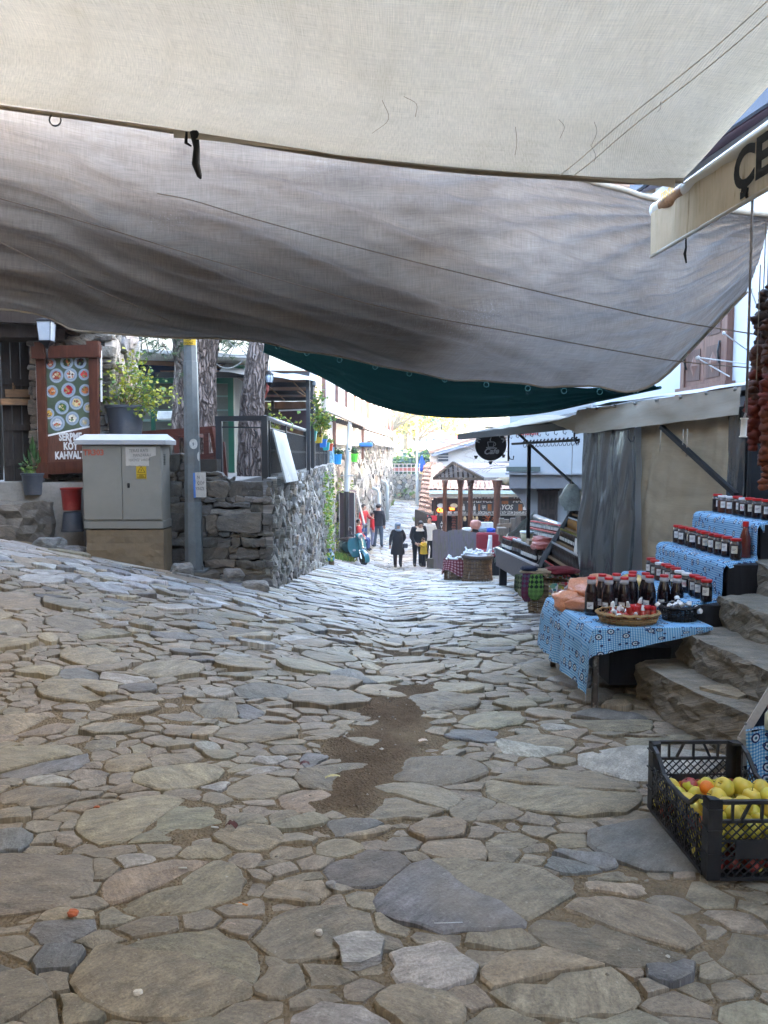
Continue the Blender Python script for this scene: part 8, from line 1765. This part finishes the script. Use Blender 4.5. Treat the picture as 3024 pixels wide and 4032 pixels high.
q=MB();q.tube([(.07,0,.225),(.06,.10,.50),(0,.17,.78)],.022,8);q.tube([(-.07,0,.225),(-.06,.10,.50)],.022,8);sbuild(q,'fork',M_CHROME)
q=MB()
def shield(u,v):
 x=(u-.5)*(.50*(.55+.75*math.sin(math.pi*(.18+.62*v))));return Vector((x,.18+.10*v-.34*x*x*-3-.0,.28+.60*v))
q.grid(shield,14,12);q.grid(lambda u,v:shield(u,v)+Vector((0,.035,0)),14,12);sbuild(q,'leg_shield',M_TEAL)
q=MB();q.tube([(0,.17,.40),(0,.14,.60),(0,.17,.84)],[.06,.055,.045],10);sbuild(q,'horn_cover',M_TEAL)
q=MB();q.box((0,.145,.46),(.07,.03,.13),bev=.01);sbuild(q,'horn_grille',M_RAILW)
for x in(-.19,.19):q=MB();q.box((x,.20,.50),(.10,.05,.055),bev=.015);sbuild(q,'indicator',mat('clear_lens',(.55,.56,.55),.15,.1,spec=.7))
q=MB();q.box((0,.50,.28),(.36,.55,.07),bev=.02);sbuild(q,'floorboard',M_BLKS)
q=MB();q.ball((0,1.08,.50),(.235,.46,.25),0,18);sbuild(q,'rear_body',mat('dark_teal_lacquer',(.018,.075,.085),.2,.06,3,0,spec=.6,**{'Coat Weight':.8}))
q=MB();q.grid(lambda u,v:Vector(((u-.5)*(.30-.06*abs(v-.4)),.66+.72*v,.775+.035*math.cos((u-.5)*3)+.03*math.sin(v*5))),8,12);q.box((0,1.0,.74),(.28,.66,.07),bev=.02);sbuild(q,'saddle',M_SADDLE)
q=MB();q.ball((0,.13,.96),(.12,.15,.085),0,16);sbuild(q,'headset',M_TEAL)
q=MB();q.lathe([(.088,0),(.092,.02),(.08,.03),(.001,.04)],22,0,Matrix.Translation((0,0.03,.95))@Matrix.Rotation(R(90),4,'X'));sbuild(q,'headlight',mat('headlight_lens',(.50,.50,.48),.08,.1,spec=.8,metal=.4))
for sg in(-1,1):
 q=MB();q.tube([(0,.16,.98),(sg*.2,.22,1.0),(sg*.36,.28,.99)],.02,8);sbuild(q,'handlebar',M_BLKS)
 q=MB();q.tube([(sg*.2,.2,1.0),(sg*.26,.16,1.16)],.008,6);q.lathe([(.001,-.014),(.065,-.01),(.07,0),(.065,.012),(.001,.014)],18,0,Matrix.Translation((sg*.28,.15,1.22))@Matrix.Rotation(R(90),4,'X'));sbuild(q,'mirror',M_CHROME)
q=MB();q.bar((.16,.75,.25),(.22,.85,.0),.03);sbuild(q,'stand',M_CHROME);q=MB();q.tube([(-.12,1.45,.35),(-.14,1.15,.30)],.04,8);sbuild(q,'exhaust',M_CHROME)
M_SKIN=mat('skin',(.46,.27,.19),.55,.08,8,0);REST=dict(pel=(0,0,.53),spi=(0,0,.63),che=(0,0,.74),nec=(0,0,.83),hb=(0,-.006,.872),hd=(0,-.012,.925),ht=(0,-.004,.965),sl=(.105,0,.795),el=(.135,.01,.63),wl=(.135,-.03,.495),nl=(.135,-.04,.45),sr=(-.105,0,.795),er=(-.135,.01,.63),wr=(-.135,-.03,.495),nr=(-.135,-.04,.45),hl=(.052,0,.50),kl=(.058,-.012,.28),al=(.058,.012,.05),tl=(.066,-.07,.02),hr=(-.052,0,.50),kr=(-.058,-.012,.28),ar=(-.058,.012,.05),tr=(-.066,-.07,.02))
RAD=dict(pel=.078,spi=.075,che=.082,nec=.034,hb=.044,hd=.056,ht=.034,s=.047,e=.036,w=.025,n=.018,h=.064,k=.042,a=.033,t=.026)
EDG=[('pel','spi',1),('spi','che',1),('che','nec',1),('nec','hb',0),('hb','hd',0),('hd','ht',0)]+[e for s in 'lr' for e in(('che','s'+s,1),('s'+s,'e'+s,1),('e'+s,'w'+s,1),('w'+s,'n'+s,0),('pel','h'+s,2),('h'+s,'k'+s,2),('k'+s,'a'+s,2),('a'+s,'t'+s,3))]
def person(label,px,py,H,rotz,top,leg,shoe,pose=None,fat=1.0,hair=(.02,.015,.012),group=None,lift=0):
 g_=gp(px,py);g_.z+=lift;t_=thing('person',label,'person',g_,0,group);J_=dict(REST);J_.update(pose or{});names=list(J_);PM=Matrix.Translation(g_)@Matrix.Rotation(rotz,4,'Z')@Matrix.Scale(H,4)
 me=bpy.data.meshes.new('body');me.from_pydata([J_[n]for n in names],[(names.index(a),names.index(b))for a,b,_ in EDG],[]);ob=bpy.data.objects.new('body',me);COL.objects.link(ob)
 md=ob.modifiers.new('s','SKIN');md.use_smooth_shade=True;sv=me.skin_vertices[0].data
 for i,n in enumerate(names):
  r=RAD.get(n,RAD.get(n[0],.04));f=fat if n in('pel','spi','che')or n[0]in 'h' and n not in('hb','hd','ht')else(1+(fat-1)*.5 if n[0]in 'seka' and n not in('spi',)else 1);sv[i].radius=(r*f,r*f*(.8 if n in('pel','spi','che')else 1))
 sv[0].use_root=True;ob.modifiers.new('u','SUBSURF').levels=2;dg=bpy.context.evaluated_depsgraph_get();ev=bpy.data.meshes.new_from_object(ob.evaluated_get(dg));bpy.data.objects.remove(ob)
 q=MB();q.add([v.co.copy()for v in ev.vertices],[list(p.vertices)for p in ev.polygons],0)
 seg=[(Vector(J_[a]),Vector(J_[b]),m)for a,b,m in EDG]
 for i,p in enumerate(ev.polygons):
  c=p.center;best=None
  for a,b,m in seg:
   d=b-a;u=max(0,min(1,(c-a).dot(d)/max(d.length_squared,1e-9)));k=(c-a-d*u).length
   if best is None or k<best[0]:best=(k,m)
  q.m[i]=best[1]
 bpy.data.meshes.remove(ev)
 for s in 'lr':
  w,n=Vector(J_['w'+s]),Vector(J_['n'+s]);d=(n-w).normalized();sd=d.cross(Vector((0,1,0))).normalized()if abs(d.y)<.9 else Vector((1,0,0));fw=sd.cross(d)
  for k in range(4):b=n+sd*(.010*(k-1.5));L_=(.034,.040,.037,.028)[k];q.tube([b-d*.01,b+d*L_*.5+fw*.003,b+d*L_*.85+fw*.012],[.0075,.0065,.0045],6,0)
  q.tube([w+d*.02+sd*.012,n+sd*.026-d*.005,n+sd*.028+d*.014+fw*.008],[.009,.0075,.005],6,0)
 mk_=lambda nm,c,r=.8:mat(nm,c,r,.18,9,.25,30);cid=label[:14].replace(' ','_');q.v=[PM@v for v in q.v];q.build('body',[M_SKIN,mk_(cid+'_top',top),mk_(cid+'_leg',leg),mk_(cid+'_shoe',shoe,.6)],t_,True)
 hd,ht,hb_=Vector(J_['hd']),Vector(J_['ht']),Vector(J_['hb']);up=(ht-hb_).normalized();f_=Vector((0,-1,0));f_=(f_-up*f_.dot(up)).normalized();sx_=up.cross(f_);HM=Matrix((sx_,-f_,up)).transposed().to_4x4();HM.translation=hd
 if hair is not None:
  q=MB();q.ball((0,.008,.012),(.060,.066,.058),0,14,M=HM);q.v=[v if(HM.inverted()@v).y>-.028 or(HM.inverted()@v).z>.034 else HM@Vector(((HM.inverted()@v).x*.75,-.03,max((HM.inverted()@v).z,.03)))for v in q.v];q.v=[PM@v for v in q.v];q.build('hair',mat('hair_%d'%int(hair[0]*1000),hair,.5,.3,30,.3),t_,True)
 q=MB()
 for x in(-.02,.02):q.ball((x,-.052,.004),(.007,.005,.004),0,8,M=HM)
 q.ball((0,-.060,-.012),(.008,.011,.014),1,8,M=HM);q.ball((0,-.052,-.034),(.015,.005,.004),2,8,M=HM)
 for x in(-.055,.055):q.ball((x,.004,-.004),(.006,.012,.018),1,8,M=HM)
 q.v=[PM@v for v in q.v];o=q.build('face',[M_BKW,M_SKIN,mat('lips',(.34,.12,.10),.5)],t_,True);o['kind']='stuff'
 return t_,PM,HM
def cloth_part(t_,PM,nm,m_,fn,nu=20,nv=10):q=MB();q.grid(fn,nu,nv,0,lambda u,v:(u,v));q.v=[PM@v for v in q.v];return q.build(nm,m_,t_,True)
def skirt(z0,z1,r0,r1,e=.78,dy=0):return lambda u,v:Vector(((r1+(r0-r1)*v)*math.cos(6.2832*u),(r1+(r0-r1)*v)*e*math.sin(6.2832*u)+dy,z1+(z0-z1)*v))
BLK=(.012,.012,.014)
t_,PM,HM=person('woman in long black coat and grey blue headscarf walking with a shoulder bag',1566,2236,1.60,R(8),BLK,(.022,.012,.014),(.02,.015,.013),dict(er=(-.155,.01,.63),wr=(-.17,-.01,.50),nr=(-.175,-.02,.455),el=(.165,.05,.65),wl=(.12,.09,.56),nl=(.09,.1,.55),al=(.065,.05,.085),kl=(.062,-.03,.29),tl=(.075,-.02,.03),ar=(-.06,-.05,.05),tr=(-.068,-.13,.02)),1.32,None)
cloth_part(t_,PM,'coat',mat('black_wool_coat',BLK,.9,.2,20,.3),lambda u,v:Vector(((.105+.045*v+.01*math.sin(v*9))*math.cos(6.2832*u),(.095+.04*v)*math.sin(6.2832*u),.79-.49*v)))
M_SCARF=mat('grey_blue_scarf',(.20,.25,.32),.8,.35,22,.2)
q=MB();q.grid(lambda u,v:HM@Vector((.068*math.cos(R(-58)+R(296)*u)*(1-.45*max(0,v-.75)/.25)*(1+.12*max(0,.3-v)),.070*math.sin(R(-58)+R(296)*u)*(1-.45*max(0,v-.75)/.25)+.004,-.07+.135*v))if False else HM@Vector((.066*math.sin(R(32)+R(296)*u),-.070*math.cos(R(32)+R(296)*u)+.006,-.075+.11*v)),22,8);q.ball((0,.012,.024),(.066,.068,.050),0,14,M=HM);q.v=[v if(HM.inverted()@v).y>-.045 or(HM.inverted()@v).z>.035 else v for v in q.v]
q.ball((.01,-.02,-.098),(.075,.062,.030),0,12,M=HM);q.v=[PM@v for v in q.v];q.build('headscarf',M_SCARF,t_,True)
q=MB();q.tube([PM@Vector(v)for v in((-.06,-.085,.79),(.03,-.13,.68),(.12,-.125,.56),(.15,-.06,.52))],.008,5);q.build('bag_strap',M_BKW,t_);q=MB();q.box((.15,-.075,.49),(.12,.06,.10),rot=.4,bev=.02);q.v=[PM@v for v in q.v];q.build('shoulder_bag',mat('denim_black_bag',(.03,.04,.06),.6,.5,12,.2),t_)
stoop=dict(spi=(0,.02,.62),che=(.005,-.06,.72),nec=(.01,-.115,.79),hb=(.012,-.15,.815),hd=(.014,-.185,.855),ht=(.012,-.19,.90),sl=(.11,-.075,.765),el=(.13,-.13,.61),wl=(.10,-.21,.50),nl=(.08,-.24,.475),sr=(-.11,-.07,.765),er=(-.155,-.08,.60),wr=(-.09,-.17,.49),nr=(-.05,-.2,.46))
t_,PM,HM=person('dark haired person in black jacket with cream collar bending over the child',1644,2232,1.74,R(12),BLK,(.014,.015,.02),(.05,.035,.022),stoop,1.22,(.02,.016,.014))
cloth_part(t_,PM,'collar',mat('cream_fleece',(.50,.44,.36),.95,.15,40,.5),lambda u,v:Vector((.012+(.05+.035*v)*math.cos(6.2832*u),-.115+(.045+.03*v)*math.sin(6.2832*u)-.03*v,.80-.075*v)),18,4)
cloth_part(t_,PM,'jacket',mat('black_wool_coat',BLK),lambda u,v:Vector(((.115+.012*v)*math.cos(6.2832*u),(.09+.02*v)*math.sin(6.2832*u)-.05*(1-v),.74-.27*v)))
t_,PM,HM=person('small child in mustard yellow jacket hugging the bending person',1668,2236,1.02,R(-62),(.46,.29,.02),(.012,.013,.018),(.06,.04,.025),dict(el=(.11,-.06,.70),wl=(.06,-.15,.77),nl=(.03,-.18,.80),er=(-.12,-.06,.70),wr=(-.06,-.15,.77),nr=(-.03,-.18,.80),hd=(0,-.03,.925),ht=(0,-.02,.98)),1.45,(.05,.026,.014))
cloth_part(t_,PM,'jacket',mat('mustard_wool',(.46,.29,.02),.9,.15,20,.3),skirt(.46,.76,.145,.10,.85));cloth_part(t_,PM,'hood',mat('cream_fleece',(.50,.44,.36)),lambda u,v:Vector((.09*math.cos(3.14*u),.05+.06*math.sin(3.14*u),.80+.07*v)),12,4)
t_,PM,HM=person('person in white fleece jacket with dark hair in a bun walking behind the stooping one',1690,2212,1.70,R(5),(.52,.50,.46),BLK,(.05,.07,.035),dict(el=(.145,.0,.63),wl=(.165,-.03,.50),nl=(.17,-.04,.455),kl=(.065,-.05,.29),al=(.05,.06,.06)),1.25,(.015,.012,.012))
cloth_part(t_,PM,'fleece_jacket',mat('white_fleece',(.52,.50,.46),.95,.12,30,.5),skirt(.47,.77,.125,.10));q=MB();q.ball((0,.02,.085),.026,0,10,M=HM);q.v=[PM@v for v in q.v];q.build('hair_bun',MC['hair_15'],t_,True)
t_,PM,HM=person('man in black hooded sweatshirt and blue jeans seen from behind beyond the scooter',1490,2155,1.76,R(168),(.014,.014,.018),(.05,.075,.11),(.015,.014,.014),dict(el=(.14,-.03,.63),wl=(.11,-.10,.53),nl=(.09,-.12,.51),kl=(.075,0,.28),al=(.085,.012,.05),tl=(.095,-.07,.02),kr=(-.07,0,.28),ar=(-.075,.012,.05),tr=(-.085,-.07,.02)),1.15,(.018,.014,.012))
cloth_part(t_,PM,'sweatshirt',mat('black_sweatshirt',(.014,.014,.018),.9),skirt(.49,.79,.115,.10));cloth_part(t_,PM,'hood',MC['black_sweatshirt'],lambda u,v:Vector((.06*math.cos(3.14*u),.02+.055*math.sin(3.14*u),.79+.04*v)),10,4)
person('dark haired woman in red jacket and blue jeans leaning on the wall',1432,2150,1.68,R(55),(.42,.03,.03),(.035,.075,.20),BLK,dict(el=(.14,-.06,.66),wl=(.12,-.16,.66),nl=(.11,-.2,.66)),1.0,(.018,.012,.01))
person('child in bright red coat between the two adults beyond the scooter',1466,2152,1.38,R(95),(.52,.02,.025),(.22,.24,.34),BLK,dict(el=(.13,-.06,.66),wl=(.11,-.16,.66),nl=(.10,-.2,.66)),1.2,(.045,.022,.014))
person('seated person in blue jeans half hidden by the brown booth',1412,2168,1.65,R(80),(.40,.03,.03),(.04,.07,.19),BLK,dict(pel=(0,0,.28),spi=(0,0,.38),che=(0,0,.49),nec=(0,0,.58),hb=(0,-.006,.622),hd=(0,-.012,.675),ht=(0,0,.715),sl=(.105,0,.545),el=(.13,-.03,.39),wl=(.1,-.12,.32),nl=(.1,-.15,.3),sr=(-.105,0,.545),er=(-.13,-.03,.39),wr=(-.1,-.12,.32),nr=(-.1,-.15,.3),hl=(.055,-.02,.26),kl=(.07,-.24,.27),al=(.07,-.22,.05),tl=(.07,-.3,.02),hr=(-.055,-.02,.26),kr=(-.07,-.24,.27),ar=(-.07,-.22,.05),tr=(-.07,-.3,.02)),1.0,(.02,.015,.012))
q=MB();c=gp(1412,2166);q.box((c.x-.05,c.y,c.z+.17),(.4,.4,.34),bev=.03);tag(q.build('stone_block',M_CORE),'low block seat under the seated person behind the booth','seat')
def tree(label,px,py,y,h,cw,n,mats,seed,ls=.35,trunk_h=.35):
 r_t=random.Random(seed);b=P(px,py,y);b.z=G(b.x,b.y)-.5;t_=thing('broadleaf_tree',label,'tree',b,group='trees on the far hillside');top=P(px,py,y);q=MB();base=Vector(b);hub=Vector((b.x,b.y,b.z+h*trunk_h));q.tube([base,hub],[h*.035,h*.025],7);cl_=[]
 for k in range(9):
  e=hub+Vector((r_t.gauss(0,cw*.45),r_t.gauss(0,cw*.45),h*r_t.uniform(.15,.62)));q.tube([hub,hub.lerp(e,.5)+Vector((0,0,.3)),e],[h*.02,h*.012,h*.005],5);cl_.append(e)
 q.build('trunk',M_STEM,t_);q=MB()
 for _ in range(n):
  c=r_t.choice(cl_)+Vector((r_t.gauss(0,cw*.2),r_t.gauss(0,cw*.2),r_t.gauss(0,h*.08)));leaf_mesh(q,c,(r_t.uniform(-1,1),r_t.uniform(-1,1),r_t.uniform(-.6,.6)),ls*r_t.uniform(.6,1.3),r_t,0 if r_t.random()<.6 else 1,.6)
 q.build('crown',list(mats),t_)
L_OL=leafmat('olive_leaf',(.10,.13,.05));L_BG=leafmat('blue_green_leaf',(.05,.10,.07))
tree('tall yellow flowering tree on the hill beyond the balcony house',1600,1800,75,9.5,4.0,1500,(L_YEL,L_BG),1);tree('green and yellow tree rising beside the balcony post',1545,1800,66,9.0,3.2,1100,(L_BG,L_YEL),2);tree('golden tree in front of the red roofed house',1640,1800,70,5.2,3.6,1100,(L_YEL,L_OL),3)
tree('dark green bushy tree right behind the corner of the stone wall',1560,1880,51,3.6,2.4,1200,(L_BG,L_MG),4,.28,.2);tree('green shrub tree beside the far lamp post',1655,1890,48,2.4,1.6,700,(L_MG,L_BG),5,.22,.2);tree('small bright yellow mimosa before the hillside',1614,1850,55,2.1,1.8,700,(L_YEL,L_YEL),6,.2,.3);tree('olive tree on the left hillside',1490,1800,85,9,5,900,(L_OL,L_BG),7);tree('olive tree high on the right hillside',1850,1760,95,6,5,900,(L_OL,L_MG),8)
def house(label,px0,px1,py0,py1,y,wallc,roofc,nm,rise=.35):
 a,b=P(px0,py1,y),P(px1,py0,y);z0=min(G(a.x,y),G(b.x,y))-1;t_=thing('hill_house',label,'house',((a.x+b.x)/2,y,z0));w=b.x-a.x;d=w*.8;q=MB();q.box(((a.x+b.x)/2,y+d/2,(z0+a.z)/2),(w,d,a.z-z0));q.build('wall',mat(nm+'_wall',wallc,.85,.08,1,.05),t_)
 m_=mat(nm+'_roof',roofc,.8,.25,2,.2);q=MB();rz=a.z+(b.z-a.z);o=w*.06;q.quad((a.x-o,y-o,a.z),(b.x+o,y-o,a.z),(b.x+o,y+d/2,rz),(a.x-o,y+d/2,rz),.15);q.quad((a.x-o,y+d/2,rz),(b.x+o,y+d/2,rz),(b.x+o,y+d+o,a.z),(a.x-o,y+d+o,a.z),.15);q.build('roof',m_,t_);q=MB();q.prism([(a.x,a.z),(b.x,a.z),((a.x+b.x)/2,a.z+.1)],.1,0,Matrix(((1,0,0,0),(0,0,1,y),(0,1,0,0),(0,0,0,1))))
 for k in range(3):
  wx_=a.x+w*(k+.5)/3;q=MB();q.box((wx_,y-.02,a.z-(b.z-a.z)*.2-1.1),(w*.10,.08,1.2));win=q.build('window',mat('dark_pane',(.03,.05,.075)),t_);q=MB();q.bar((wx_-w*.06,y-.08,a.z-(b.z-a.z)*.2-1.75),(wx_+w*.06,y-.08,a.z-(b.z-a.z)*.2-1.75),.1,.1);q.build('sill',M_RAILW,win)
 return t_
hh=house('white house with a bright red tiled roof on the far hill',1640,1722,1672,1702,84,(.70,.68,.64),(.42,.07,.06),'red_house');house('pale house with an orange roof beyond the balcony house',1535,1600,1690,1706,92,(.66,.60,.52),(.40,.14,.07),'orange_house');house('white house with a low red roof behind the chimney',1745,1800,1716,1732,80,(.70,.68,.64),(.42,.07,.06),'far_house');house('cream house with a stone gable below the red roofed one',1640,1740,1764,1778,60,(.60,.54,.46),(.38,.20,.13),'gable_house')
ch=thing('chimney','pale grey masonry chimney standing before the red roofed house','chimney',P(1732,1775,46));q=MB();a=P(1732,1735,46);q.box((a.x,46,a.z),(.46,.5,1.2),bev=.03);q.build('stack',mat('pale_masonry',(.40,.40,.42),.9,.15,4,.3),ch);q=MB();q.tube([a+Vector((.1,0,.5)),a+Vector((.1,0,.95))],.04,6);q.build('flue',M_IRON,ch)
um=thing('folded_umbrella','closed bright blue parasol on the terrace beyond the far wall','umbrella',P(1660,1880,49));q=MB();c=P(1661,1856,49);q.lathe([(.30,0),(.26,.35),(.12,.75),(.05,.95),(.03,1.0)],10,0,Matrix.Translation(c));q.build('canopy',mat('bright_blue_cloth',(.015,.07,.50),.7),um,True);q=MB();q.tube([c+Vector((0,0,-1.2)),c+Vector((0,0,1.05))],.03,6);q.build('pole',M_RAILW,um)
q=MB();cushion(q,P(1632,1885,47.5),(.2,.1,.28),4);tag(q.build('turquoise_bucket',mat('turquoise_plastic',(.02,.40,.45),.4)),'turquoise tub hung by the railing at the far wall','tub')
def scrap(nm,px,py,L_,W_,rot,col,lab,cat,curl=.01,lift=.03):
 c=gp(px,py);q=MB();ca,sa=math.cos(rot),math.sin(rot)
 q.grid(lambda u,v:c+Vector(((u-.5)*L_*ca-(v-.5)*W_*sa*(1-.5*abs(u-.5)),(u-.5)*L_*sa+(v-.5)*W_*ca,lift+.004+curl*(math.sin(u*3.1)+.6*nz(u*5,v*5,px)))),8,5);tag(q.build(nm,mat('scrap_'+lab[:12].replace(' ','_'),col,.7,.25,30,.1),None,True),lab,cat)
scrap('paper_scrap',1310,3098,.075,.022,.25,(.50,.43,.20),'yellowed paper scrap lying on the bare earth patch','paper');scrap('dry_leaf',910,3292,.055,.035,-.2,(.09,.03,.022),'curled dark red leaf lying on the paving','leaf',.02);scrap('dry_leaf',1200,3040,.05,.03,.1,(.13,.05,.05),'purplish leaf at the left edge of the earth patch','leaf',.015);scrap('dry_leaf',908,3700,.035,.008,.1,(.42,.33,.26),'long pale dry leaf in a joint near the bottom of the photo','leaf',.006)
scrap('white_flake',1665,2945,.05,.03,.3,(.58,.48,.38),'pale stone flake on the earth right of the patch','flake',.005)
for nm,px,py,r3,col,lab,cat in(('brick_chip',288,3636,(.018,.013,.011),(.46,.13,.06),'orange brick chip on the blue grey stone','brick chip'),('brick_chip',382,3218,(.014,.008,.007),(.40,.11,.05),'small orange brick chip on the left paving','brick chip'),('pebble',1302,3518,(.018,.015,.012),(.25,.24,.22),'round grey pebble in a joint left of centre','pebble'),('pebble',1256,3720,(.012,.01,.01),(.5,.45,.38),'pale pebble beside the big square flagstone','pebble'),('pebble',545,3972,(.014,.01,.009),(.55,.5,.42),'cream pebble in a joint at the bottom left','pebble')):
 q=MB();c=gp(px,py)+Vector((0,0,r3[2]*.6+.022));cushion(q,c,r3,px);tag(q.build(nm,mat(nm+str(px),col,.85,.25,40,.4),None,True),lab,cat)
q=MB();c=[gp(x,y)for x,y in((1312,3738),(1335,3790),(1348,3848),(1420,3840),(1500,3800),(1512,3745),(1470,3712),(1400,3728))];rough_block(q,[(v.x,v.y)for v in c],c[0].z+.005,c[0].z+.036,8,.006,.02,(.37,.345,.31));tag(q.build('loose_slab',M_WALLST),'rough pale slab of stone lying on the big square flagstone','stone')
for px,py,L_,rot,col,lab in((958,3604,.022,-.35,(.60,.24,.06),'orange cigarette butt on the paving'),(948,3610,.022,.1,(.55,.5,.4),'cream cigarette butt beside the orange one'),(846,3290,.02,-.2,(.62,.62,.6),'white cigarette butt near the red leaf'),(720,3456,.02,.0,(.6,.56,.5),'cigarette butt in the joint of the left paving'),(1765,3670,.06,.05,(.62,.62,.62),'thin white plastic stick on the paving')):
 c=gp(px,py)+Vector((0,0,.032));d=Vector((math.cos(rot),math.sin(rot),0))*L_/2*1.6;q=MB();q.tube([c-d,c+d],.0035 if L_<.05 else .0015,7);tag(q.build('cigarette_butt' if L_<.05 else 'plastic_stick',mat('butt_%d'%px,col,.7),None,True),lab,'litter')
hz=MB();hz.box((0,180,9),(640,520,27));t=NT('haze_air');pv_=t.n('VolumePrincipled',{'Color':(.86,.92,1,1),'Density':.0018,'Anisotropy':.2});t.l(pv_.outputs[0],t.out.inputs['Volume']);tag(hz.build('haze',t.mat),kind='stuff',label='pale winter haze over the far end of the street')
